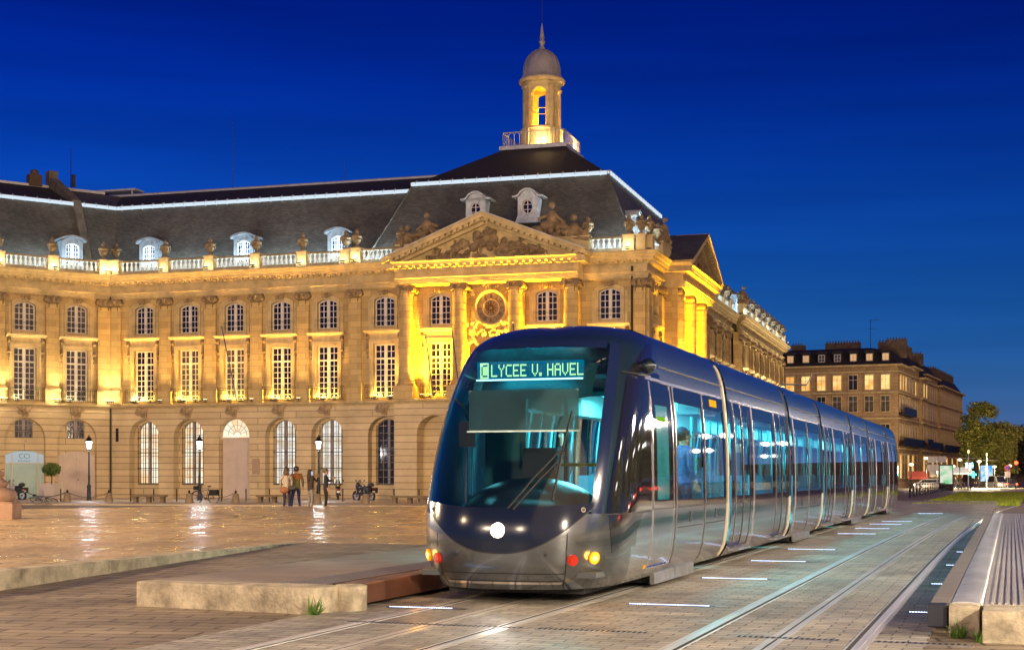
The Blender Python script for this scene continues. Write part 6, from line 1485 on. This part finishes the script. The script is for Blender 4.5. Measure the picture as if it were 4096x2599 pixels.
def block(name, loc, rz, LW, RW, label, H=18.4, left=None, right=None, roof=2.2, dorm=True, chim=(), zg=-.6, group='apartment blocks on the far side'):
    """corner block: left face along -x (y=0 plane), right face along +y (x=0 plane)"""
    o = empty(name, loc, rz, label, 'building', group)
    m = MB(); m.box(-LW, 0, 0, RW, -1, H); m.build('wall', FST, o)
    m = MB(); 
    for z, p in ((5.4,.35),(10.0,.3),(14.0,.25),(17.2,.2),(H-.25,.7)): m.box(-LW-.02, p, -p, RW+.02, z, z+.25)
    m.build('cornice', TRIM, o)
    m = MB(); frustum(m, (-LW, .1, -.1, RW), H, (-LW+.3, -1.5, 1.5, RW-.2), H+roof); ro = m.build('roof', SLATE2, o)
    m = MB(); frustum(m, (-LW+.4, -1.6, 1.6, RW-.3), H+roof, (-LW+2, -5, min(5, RW*.45), RW-min(2, RW*.3)), H+roof+.8); m.build('roof_top', SLATE2, ro)
    for x, y, w, h in chim:
        m = MB(); m.box(-w/2, w/2, -.45, .45, 0, h); 
        for i in range(max(2, int(w/.45))): m.lathe([(.12,h),(.1,h+.35)], (-w/2+.25+i*.45, 0, 0), n=6)
        m.build('chimney', mat('sooty chimney', (.11,.075,.05), .9, var=.4, vs=1), ro, loc=(x, y, H+roof-.6))
    if left:
        for i, x in enumerate(left['x']):
            for z, w, h, lit in left['rows']: far_window(o, x, -.05, z, w, h, lit[i % len(lit)], 0)
            if dorm:
                m = MB(); m.box(-.7, .7, -.1, 1.4, 0, 1.6); m.prism_y([(-.9,1.6),(.9,1.6),(.6,1.9),(-.6,1.9)], -.2, 1.5); d = m.build('dormer', SLATE2, ro, loc=(x, .3, H+.35)); m = MB(); m.box(-.42, .42, -.14, -.1, .35, 1.3); m.build('pane', FLIT2 if left['d'][i % len(left['d'])] else PANEW, d)
                m = MB(); m.box(-.03,.03,-.17,-.14,.2,1.4); m.box(-.42,.42,-.165,-.14,.78,.83); m.box(-.5,-.42,-.16,-.1,.3,1.38); m.box(.42,.5,-.16,-.1,.3,1.38); m.box(-.5,.5,-.16,-.1,.25,.35); m.box(-.5,.5,-.16,-.1,1.3,1.4); m.build('window_frame', WOODW, d)
    if right:
        for i, y in enumerate(right['y']):
            for z, w, h, lit in right['rows']: far_window(o, .05, y, z, w, h, lit[i % len(lit)], pi/2)
    for y0, y1, z in (right or {}).get('balc', ()):
        m = MB(); m.box(.0, 1.0, y0, y1, z-.25, z); m.box(.9, 1.0, y0, y1, z, z+.95)
        m.build('balcony', IRON, o)
    return o
AF = -radians(23.5); CRN = Vector((58.9, 225, 0)); V2 = Vector((sin(-AF), cos(AF), 0)); 
lx = [-1.9-2.45*i for i in range(20)]
o = block('apartment_block', CRN, AF, 50, 13, 'brown stone corner block with seven lit upper windows and a dark mansard roof', left=dict(x=lx[:17], d=[1,1,1,0,0,1,1], rows=[(14.6,1.25,2.2,[1,1,0,1,1,1,1,1]),(11.2,1.25,2.35,[2,2,2,2,0]),(7.0,1.25,2.2,[0,2,0]),(1.0,1.6,3.6,[0,2,0,1])]),
      right=dict(y=[2.0,4.6,7.2,9.8,12.0], rows=[(14.6,1.1,2.2,[1,1,1,0,0]),(11.2,1.1,2.35,[0]),(7.0,1.1,2.2,[0]),(1.0,1.6,3.6,[1,0,2])], balc=[(.5,12.5,10.9),(0,13,6.2)]),
      chim=[(-37,6,2.2,3.6),(-31.5,5,.9,2.9),(-24,6,4.2,2.6),(-16.5,5.5,2.2,2.2),(-9.5,6,5.5,2.4),(-3,5,1.6,2.2),(-1.8,10,3.2,3.0)])
m = MB(); m.box(-17.5, -8.5, -1.0, 0, 10.65, 10.85); m.box(-17.5, -8.5, -1.05, -.95, 10.85, 11.8); m.build('balcony', IRON, o)
for x in (-34, -5.2):
    m = MB(); m.bar((0,0,0),(0,0,4.4),.05,4); m.bar((-.1,0,4.3),(1.4,0,4.35),.04,4); m.bar((-.5,0,3.0),(.8,0,3.0),.03,4); m.build('aerial', IRON, o, loc=(x, 6, 21.5))
def blk(s0, s1, H, lb, lits, extra=None, dx=0, bal=(), chim=()):
    n = int((s1-s0)/2.6); ys = [ (s1-s0)*(i+.5)/n for i in range(n)]
    p = CRN+V2*s0+Vector((cos(AF), sin(AF), 0))*dx
    return block('apartment_block', p, AF, 18, s1-s0-.01, lb, H=H, right=dict(y=ys, rows=[(14.4,1.1,2.2,lits),(11.0,1.1,2.3,[0,2]),(7.0,1.1,2.3,[0]),(1.0,1.7,3.6,[1,0,2])], balc=bal), chim=chim)
blk(13, 22, 18.9, 'brown stone house right of the corner block, slightly taller', [0,1,0], bal=[(0,9,6.2)], chim=[(-2,2,1.2,2.4),(-2,7,2.2,2.0)])
blk(22, 28, 17.6, 'narrow pale house with a vertical row of lit windows', [1,1], dx=.5, bal=[(0,6,6.5)])
blk(28, 45, 18.6, 'plain brown house front between the narrow pale house and the far arcade', [0,0,2], bal=[(0,17,6.2)], chim=[(-2,4,2.5,2.2)])
blk(45, 79, 17.6, 'long far house row ending at the trees, pink lit stone', [0], dx=.4, bal=[(0,34,6.0)], chim=[(-2,3+3*i,1.4,1.8) for i in range(10)])
block('low_house', CRN+Vector((-cos(AF), -sin(AF), 0))*50.2+V2*1.0, AF, 18, 14, 'lower dark roofed house squeezed behind the end of the palace', H=17.4, roof=2.2, left=dict(x=[-2,-4.5,-7,-9.5], d=[0], rows=[(13.2,1.2,2.1,[1,0]),(9.4,1.2,2.2,[0])]), dorm=False, chim=[(-3,4,1.0,2.4)])

# trees: trunk, limbs, leaf crown of many small faces
def tree(px, Z, h, r, label, seed, mats_, n=5200, name='plane_tree', leaf=.23):
    R = random.Random(seed); o = empty(name, ((px-2048)/5900*Z, Z, gz(Z)), R.uniform(0, 6), label, 'tree', 'trees at the end of the boulevard')
    m = MB(); m.bar((0,0,-.2), (.1,0,h*.3), .32, 8, .22); tips = []
    for i in range(8):
        a = 2*pi*i/8+R.uniform(-.3,.3); q = Vector((r*.5*cos(a), r*.5*sin(a), h*R.uniform(.45,.75))); m.bar((.1,0,h*R.uniform(.22,.32)), q, .12, 6, .05); tips.append(q); 
        q2 = q+Vector((r*.3*cos(a+.5), r*.3*sin(a+.5), h*.1)); m.bar(q, q2, .05, 5, .02); tips.append(q2)
    m.build('trunk', mats_[2], o); c = MB()
    cl = [(Vector((0,0,h*.62)), r*.78), (Vector((0,0,h*.42)), r*.7)]
    for i in range(22):
        a = R.uniform(0, 2*pi); zz = R.uniform(.26, .92); rr = r*sqrt(max(.05, 1-((zz-.5)/.52)**2))*R.uniform(.4,.95); cl.append((Vector((rr*cos(a), rr*sin(a), h*zz)), r*R.uniform(.22,.42)))
    tot = sum(q[1]**2 for q in cl)
    for q, rr in cl: leafball(c, q, rr, int(1.3*n*rr*rr/tot), leaf, R, (1,1,.9), .3)
    c.build('crown', mats_[:2], o)
TB = mat('dark tree bark', (.05,.035,.025), .9); TL1 = mat('olive leaf', (.17,.19,.035), .7); TL2 = mat('bright olive leaf', (.32,.29,.05), .7); TL3 = mat('dark far leaf', (.035,.055,.04), .8); TL4 = mat('reddish far leaf', (.08,.045,.03), .8)
tree(3905, 226, 13.6, 3.6, 'tall olive green tree touching the end of the house row', 1, [TL1, TL2, TB], 7500); tree(3985, 236, 10.8, 4.2, 'broad olive tree right of the tall one, lit from below', 2, [TL1, TL2, TB], 7500)
tree(4068, 262, 9.6, 4.6, 'dark tree at the right edge of the picture', 3, [TL3, TL4, TB], 6000); tree(4120, 300, 12, 6.0, 'dark reddish tree behind, cut off by the right edge', 4, [TL4, TL3, TB], 6000); tree(4030, 330, 12.5, 5.5, 'dim far tree between the broad tree and the edge', 5, [TL3, TL3, TB], 5000); tree(3950, 300, 12.0, 4.5, 'dim far tree behind the two olive trees', 6, [TL3, TL1, TB], 4000)
# distant street end
m = MB(); m.box(0, 75, 0, 12, -1, 7.5); m.box(-20, 0, 2, 14, -1, 6.5); o = m.build('far_house_row', mat('dim far stone', (.10,.07,.06), .9, var=.4, vs=.15), None, loc=(118, 380, 0), rz=-radians(8)); tag(o, 'low dim row of houses closing the end of the boulevard', 'building')

# lawn crossed by the tracks
gp = [((px-2048)/5900*Z, Z) for px, Z in ((3640,73),(4075,73),(4110,150),(3840,150))]
m = MB(); m.add([(x, y, gz(y)+.012) for x, y in gp], [(0,1,2,3)]); R = random.Random(3)
def gpt(u, v): a = Vector(gp[0]).lerp(Vector(gp[1]), u); b = Vector(gp[3]).lerp(Vector(gp[2]), u); return a.lerp(b, v)
for i in range(14000):
    u, v = R.random(), R.random()**1.4; p = gpt(u, v); h = R.uniform(.05,.17); a = R.uniform(0,6.3); w = .05; z = gz(p.y); m.mi = R.choice((0,0,1)); m.add([(p.x-w*cos(a),p.y-w*sin(a),z),(p.x+w*cos(a),p.y+w*sin(a),z),(p.x+.05*sin(a),p.y,z+h)], [(0,1,2)])
tag(m.build('grass', [mat('lawn green', (.20,.28,.02), .8, var=.4, vs=.4), mat('lawn yellow green', (.34,.38,.04), .8)], None), 'short green lawn that the tracks run into', 'grass', kind='stuff')
m = MB(); pv = [((px-2048)/5900*Z, Z, gz(Z)+.05) for px, Z in ((3560,66),(3640,73.2),(3840,151),(4300,151),(4300,200),(3560,200))]; m.prism_z([(x, y) for x, y, z in pv], -1, -.26); tag(m.build('boulevard_pavement', mat('pale pavement', (.20,.155,.11), .6, var=.2, vs=.5)), kind='structure')

def fpt(px, py, zo=0): 
    p = at(px, py); return p
def tall_lamp(px, py, top, label, e=0, col=(1,.78,.45), arm=0):
    p = fpt(px, py); h = (1900-top)/5900*p.y+1.42-p.z; o = empty('boulevard_lamp', p, 0, label, 'street lamp', 'modern lamps along the boulevard')
    m = MB(); m.bar((0,0,0),(0,0,h),.07,8,.05)
    if arm: m.path([(0,0,h-.4),(arm*.6,0,h),(arm,0,h)], .04, 5)
    m.build('post', IRON, o); m = MB(); m.ball((arm,0,h), .3, 10, 6, (1,1,.6)); m.build('lamp_head', lampmat('warm lamp head', (1,.78,.5), 3), o, True)
    if e: light('POINT', 'lamp_light', e, col, (arm, 0, h-.5), o, shadow_soft_size=.3)
for a in ((3645,1962,1857,'boulevard lamp nearest to the tail of the tram',900),(3705,1960,1832,'boulevard lamp in front of the houses, second from the tram',900),(3812,1962,1864,'boulevard lamp between the two lit advertising panels',900),(3839,1955,1838,'tall boulevard lamp above the white awning',0),(3978,1956,1866,'boulevard lamp in front of the broad olive tree',9000),(3917,1958,1845,'boulevard lamp in front of the tall olive tree',9000),(4039,1957,1862,'boulevard lamp beside the red traffic light',900),(3780,1950,1842,'small distant lamp above the left advertising panel',0),(4005,1950,1858,'distant amber lamp under the broad tree',0)): tall_lamp(*a)
def mast(px, py, top, label):
    p = fpt(px, py); h = (1900-top)/5900*p.y+1.42-p.z; o = empty('mast', p, 0, label, 'mast', 'grey masts on the lawn edge'); m = MB(); m.bar((0,0,0),(0,0,h),.09,8,.06); m.bar((-1.6,0,h-.7),(1.6,0,h-.7),.03,4); m.build('post', STEEL, o); m = MB(); m.ball((0,0,h+.1), .12, 8, 6, (1,1,2)); m.build('finial', lampmat('warm finial', (1,.7,.3), 3), o)
mast(3874, 1962, 1809, 'grey mast with a glowing tip beside the blue shop sign'); mast(3947, 1957, 1820, 'grey mast in front of the blue advertising panel')
def panel(px, py, w, h, label, col1, col2, s):
    p = fpt(px, py); o = empty('advertising_panel', p, -.15, label, 'advertising panel', 'lit advertising panels'); m = MB(); m.box(-w/2, w/2, -.15, .15, .0, h); m.build('case', IRON, o)
    ms = bpy.data.materials.new('lit poster'); ms.use_nodes = True; n = ms.node_tree; n.nodes.clear(); oo = n.nodes.new('ShaderNodeOutputMaterial'); em = n.nodes.new('ShaderNodeEmission'); tx = n.nodes.new('ShaderNodeTexCoord'); nz_ = n.nodes.new('ShaderNodeTexNoise'); nz_.inputs['Scale'].default_value = 1.3; cr_ = n.nodes.new('ShaderNodeValToRGB'); cr_.color_ramp.elements[0].color = (*col1,1); cr_.color_ramp.elements[1].color = (*col2,1); cr_.color_ramp.elements[0].position = .4; cr_.color_ramp.elements[1].position = .6
    n.links.new(tx.outputs['Object'], nz_.inputs['Vector']); n.links.new(nz_.outputs[0], cr_.inputs[0]); n.links.new(cr_.outputs[0], em.inputs[0]); em.inputs[1].default_value = s; n.links.new(em.outputs[0], oo.inputs[0])
    m = MB(); m.box(-w/2+.1, w/2-.1, -.18, -.15, h*.3, h-.12); m.build('poster', ms, o)
panel(3784, 1967, 1.5, 3.0, 'green and white lit advertising panel left of the shop sign', (.3,.8,.4), (.95,1,.8), 0.8); panel(3946, 1952, 2.0, 3.6, 'bright blue lit advertising panel behind a thin mast', (.1,.5,1.0), (.75,.95,1.0), .9)
# shop fronts, awnings, signs
def sign_box(name, px, py, Z, w, h, material, label, cat, d=.15, group=None):
    m = MB(); m.box(-w/2, w/2, 0, d, -h/2, h/2); o = m.build(name, material, None, loc=((px-2048)/5900*Z, Z, 1.42+(1900-py)/5900*Z), rz=-.1); return tag(o, label, cat, group)
s = sign_box('shop_sign', 3878, 1860, 200, 1.1, .75, mat('blue sign back', (.0,.12,.3), .4, emit=(0,.35,.9), es=.6), 'blue glowing shop sign hanging by the mast', 'sign'); text_obj('La Boite', .3, lampmat('sign letters', (.3,.9,1), 4), s, (0, -.01, 0))
m = MB(); m.box(-.12,.12,0,.1,-.42,.42); m.box(-.42,-.12,0,.1,-.12,.12); m.box(.12,.42,0,.1,-.12,.12); o = m.build('pharmacy_cross', lampmat('teal cross', (.1,1,.85), 4), None, loc=((3893-2048)/5900*195, 195, 1.42+3/5900*195)); tag(o, 'teal glowing pharmacy cross between the masts', 'sign'); light('POINT', 'cross_light', 250, (.05,.9,.9), (0,-1,0), o, shadow_soft_size=.3)
def awning(px, py, Z, w, c, label):
    o = empty('awning', ((px-2048)/5900*Z, Z, gz(Z)), -.25, label, 'awning', 'awnings over the pavement'); h = 1.42+(1900-py)/5900*Z-gz(Z); m = MB(); m.add([(-w/2,0,h),(w/2,0,h),(w/2,-1.8,h-.8),(-w/2,-1.8,h-.8),(-w/2,-1.8,h-1.05),(w/2,-1.8,h-1.05),(-w/2,0,h-.06),(w/2,0,h-.06)], [(3,2,1,0),(3,4,5,2),(6,7,2,3),(0,6,3),(1,2,7),(0,1,7,6)]); m.build('canvas', mat('awning %s' % (c,), c, .8, emit=c, es=.25), o); m = MB()
    for sx in (-1, 1): m.bar((sx*w/2, -1.75, 0), (sx*w/2, -1.75, h-.9), .04, 5)
    m.build('frame', IRON, o)
awning(3838, 1868, 215, 3.4, (.55,.58,.62), 'pale grey blue awning right of the green panel'); awning(3672, 1884, 200, 2.6, (.35,.06,.04), 'red awning near the tail of the tram'); awning(3760, 1878, 218, 3.0, (.5,.42,.3), 'cream awning behind the direction signs')
o = empty('direction_sign', fpt(3748, 1962), -.1, 'post with two white direction boards left of the green panel', 'sign'); m = MB(); m.bar((0,0,0),(0,0,4.0),.06,6); m.build('post', STEEL, o)
for z in (3.4, 2.4): m = MB(); m.box(-1.1,1.1,-.03,.03,z,z+.75); m.build('board', mat('white sign board', (.4,.36,.36), .5, emit=(1,.9,.9), es=.05), o)
def round_sign(px, py, label, c):
    o = empty('traffic_sign', fpt(px, py), -.1, label, 'traffic sign', 'round traffic signs'); m = MB(); m.bar((0,0,0),(0,0,3.2),.04,6); m.build('post', STEEL, o); m = MB(); m.bar((0,-.03,2.9),(0,.03,2.9),.4,16); m.build('disc', mat('sign disc %s' % (c,), c, .4), o); m = MB(); m.bar((0,-.05,2.9),(0,-.03,2.9),.27,16); m.build('disc_centre', mat('sign blue', (.05,.08,.35), .4), o); m = MB(); m.box(-.35,.35,-.03,.03,1.6,2.4); m.build('plate', mat('white sign board', (.55,.5,.5), .5), o)
round_sign(4030, 1958, 'round red and blue parking sign left of the traffic light', (.5,.03,.03))
o = empty('traffic_light', fpt(4063, 1958), 0, 'traffic light showing red at the right edge', 'traffic light'); m = MB(); m.bar((0,0,0),(0,0,3.4),.06,6); m.build('post', IRON, o); m = MB(); m.box(-.2,.2,-.15,.15,2.7,3.8); m.build('housing', IRON, o); m = MB(); m.bar((0,-.2,3.55),(0,-.15,3.55),.24,14); m.build('red_lens', lampmat('red signal', (1,.04,.01), 14), o); light('POINT', 'signal_light', 60, (1,.05,.02), (0,-.5,3.5), o)
# cars
def car(loc, rz, label, color, group, tail=True, van=False):
    o = empty('parked_car', loc, rz, label, 'van' if van else 'car', group); m = MB(); H2 = 1.9 if van else 1.45
    prof = [(-2.1,.3),(-2.1,.75),(-2.0,.9),(-1.6,.95 if not van else 1.0),(-1.0,H2-.05),(-.2,H2),(1.1,H2-.03),(1.75,1.0),(2.1,.92),(2.15,.4),(2.1,.3)]
    n = len(prof); rows_ = []
    for y, s_ in ((-.85,.9),(-.8,1.0),(.8,1.0),(.85,.9)): rows_.append([(x, y if z < 1.0 else y*.84, .3+(z-.3)*s_) for x, z in prof])
    for r in rows_: m.v += r
    m.f = [[k*n+i, k*n+(i+1) % n, (k+1)*n+(i+1) % n, (k+1)*n+i] for k in range(3) for i in range(n)] + [list(range(n))[::-1], list(range(3*n, 4*n))]; m.m = [0]*len(m.f)
    m.build('body', mat('car paint %s' % (color,), color, .2, .3, coat=.8), o); m = MB()
    for sy in (-1, 1): m.prism_y([(-1.35,1.0),(1.5,1.0),(1.05,H2-.12),(-.9,H2-.12)], sy*.76-.01, sy*.76+.01)
    m.build('side_glass', BLKG, o); m = MB(); m.add([(-1.62,-.6,1.0),(-1.62,.6,1.0),(-1.06,.55,H2-.1),(-1.06,-.55,H2-.1)], [(0,1,2,3)]); m.build('rear_window', BLKG, o)
    for x in (-1.3, 1.35):
        for sy in (-1, 1): m = MB(); m.bar((x, sy*.66, .32), (x, sy*.84, .32), .32, 14); w_ = m.build('wheel', TYRE, o); m = MB(); m.bar((x, sy*.83, .32), (x, sy*.85, .32), .19, 10); m.build('rim', CHR, w_)
    for sy in (-1, 1):
        m = MB(); m.box(-2.13,-2.08,*sorted((sy*.5, sy*.78)),.62,.82); m.build('tail_light', lampmat('tail lamp', (1,.03,.01), 30) if tail else MATS['red lens'], o); m = MB(); m.box(2.1,2.17,*sorted((sy*.5, sy*.78)),.6,.8); m.build('headlight', lampmat('car headlamp', (1,.95,.85), 40), o)
car(fpt(3730, 1960), radians(160), 'pale car behind the row of bicycles near the tail of the tram', (.5,.48,.46), 'cars on the boulevard', False)
car(fpt(3988, 1954), radians(95), 'pale van right of the blue advertising panel', (.4,.42,.42), 'cars on the boulevard', True, True); car(fpt(4043, 1955), radians(75), 'black car under the traffic light', (.015,.015,.02), 'cars on the boulevard')
# bicycles in the rack
b0 = bicycle(fpt(3640, 1990), radians(70), 'hire bicycle in the long rack beside the tail of the tram', (.10,.09,.08), basket=False, group='hire bicycles in the rack')
for i in range(1, 16): p = fpt(3640, 1990).lerp(fpt(3785, 1966), i/15.0); copy_tree(b0, None, p, radians(70))
for i in range(6): p = fpt(3822+12*i, 1962); copy_tree(b0, None, p, radians(70), None)['label'] = 'hire bicycle in the short rack between the two lit panels'
for k, (px, py, lb) in enumerate(((3822,1955,'person in dark clothes among the bicycles right of the green panel'),(3897,1954,'person in dark clothes under the teal cross'),(3912,1956,'person in dark clothes in front of the tall olive tree'))):
    person(fpt(px, py), k*1.3, 1.72, lb, cloth('black jacket', (.018,.016,.02)), cloth('dark jeans', (.02,.02,.05)), HD, {})

# ------------------------------------------------------------------ the quay to the right, outside the picture but mirrored in the tram's side
def offscreen_lamp(loc, first=[None]):
    if first[0] is None:
        o = empty('quay_lamp', loc, 0, 'tall quay lamp with two white globes outside the right edge', 'street lamp', 'quay lamps mirrored in the tram windows')
        m = MB(); m.bar((0,0,0),(0,0,5.2),.09,8,.06); m.bar((-.7,0,4.9),(.7,0,4.9),.04,6); m.build('post', IRON, o)
        for sx in (-1, 1): m = MB(); m.ball((sx*.7,0,5.2), .26, 14, 10); m.build('globe', lampmat('white globe', (1,.93,.85), 16), o, True)
        first[0] = o; return o
    return copy_tree(first[0], None, loc)
for lat, ss in ((13.5, (-14, 2, 12, 24, 38, 54, 72, 95)), (24, (8, 20, 34, 50, 70, 92, 120, 160))):
    for s_ in ss: offscreen_lamp(T(lat, s_))
for s_, lat, e in ((2, 13.5, 9000), (24, 13.5, 7500), (54, 13.5, 6000), (-14, 13.5, 12000)): light('POINT', 'lamp_light', e, (1,.82,.58), T(lat, s_, 5.6), None, shadow_soft_size=.5)
for q_ in ((-12, -6), (11, -9), (-17, -3)): offscreen_lamp(Vector((*q_, 0))); light('POINT', 'lamp_light', 5000, (1,.74,.46), (*q_, 5.7), None, shadow_soft_size=.5)  # lamps added out of view behind the camera to light the foreground
for i, (lat, s_, t_) in enumerate(((19, 24, 1), (19, 33, 1), (19.5, 44, 1), (19, 58, 1), (18.8, 76, 1), (22, 30, 0), (22, 48, 0), (22.5, 66, 0), (22, 90, 0))):
    p = T(lat, s_); car(p, pi/2-ANG if t_ else -pi/2-ANG, ['dark blue','silver','black','red','grey','white','green','brown','dark grey'][i]+' car on the quay road, seen only mirrored in the tram', [(.02,.03,.08),(.4,.4,.4),(.02,.02,.02),(.3,.02,.02),(.15,.15,.15),(.5,.5,.5),(.02,.1,.05),(.1,.06,.03),(.06,.06,.06)][i], 'cars on the quay road')
for i, s_ in enumerate((10, 24, 38, 52, 66, 82, 100, 120)):
    p = T(28, s_); tree(2048+p.x/p.y*5900, p.y, 8.5+.4*(i % 3), 4.6, 'quay tree in a row right of the picture, mirrored in the tram side', 20+i, [TL1, TL2, TB], 1500, leaf=.34)
for i, p in enumerate((Vector((-21, 26, .24)), Vector((-30, 44, .24)), Vector((-14, 9, 0)))):  # unseen lamps added on the left to brighten the square
    offscreen_lamp(p); light('POINT', 'lamp_light', (24000, 34000, 2200)[i], (1,.70,.38), p+Vector((0,0,5.7)), None, shadow_soft_size=.5)
m = MB(); m.box(29, 30, -40, 220, -.3, .9); tag(tobj('quay_wall', m, CONC), 'low stone quay wall along the river, outside the right edge', 'wall')

# passengers in the tram
for i, (x, y, rz_, h, tp) in enumerate(((.72, 3.35, 1.2, 1.66, 'dark hair close to the front door'), (.35, 4.6, -1.0, 1.7, 'a dark coat behind the first large window'), (.7, 6.3, 2.0, 1.72, 'a blue jacket behind the second large window'), (.5, 12.0, .4, 1.7, 'dark clothes in the second tram car'), (.3, 17.5, 2.4, 1.68, 'dark clothes in the third tram car'))):
    person(T(x, y, .38), rz_, h, 'passenger in the tram with '+tp if i else 'passenger in the tram with '+tp, cloth('passenger coat %d' % i, [(.03,.03,.05),(.02,.05,.07),(.03,.08,.22),(.04,.03,.03),(.05,.05,.06)][i]), cloth('dark jeans', (.02,.02,.05)), HD, {})
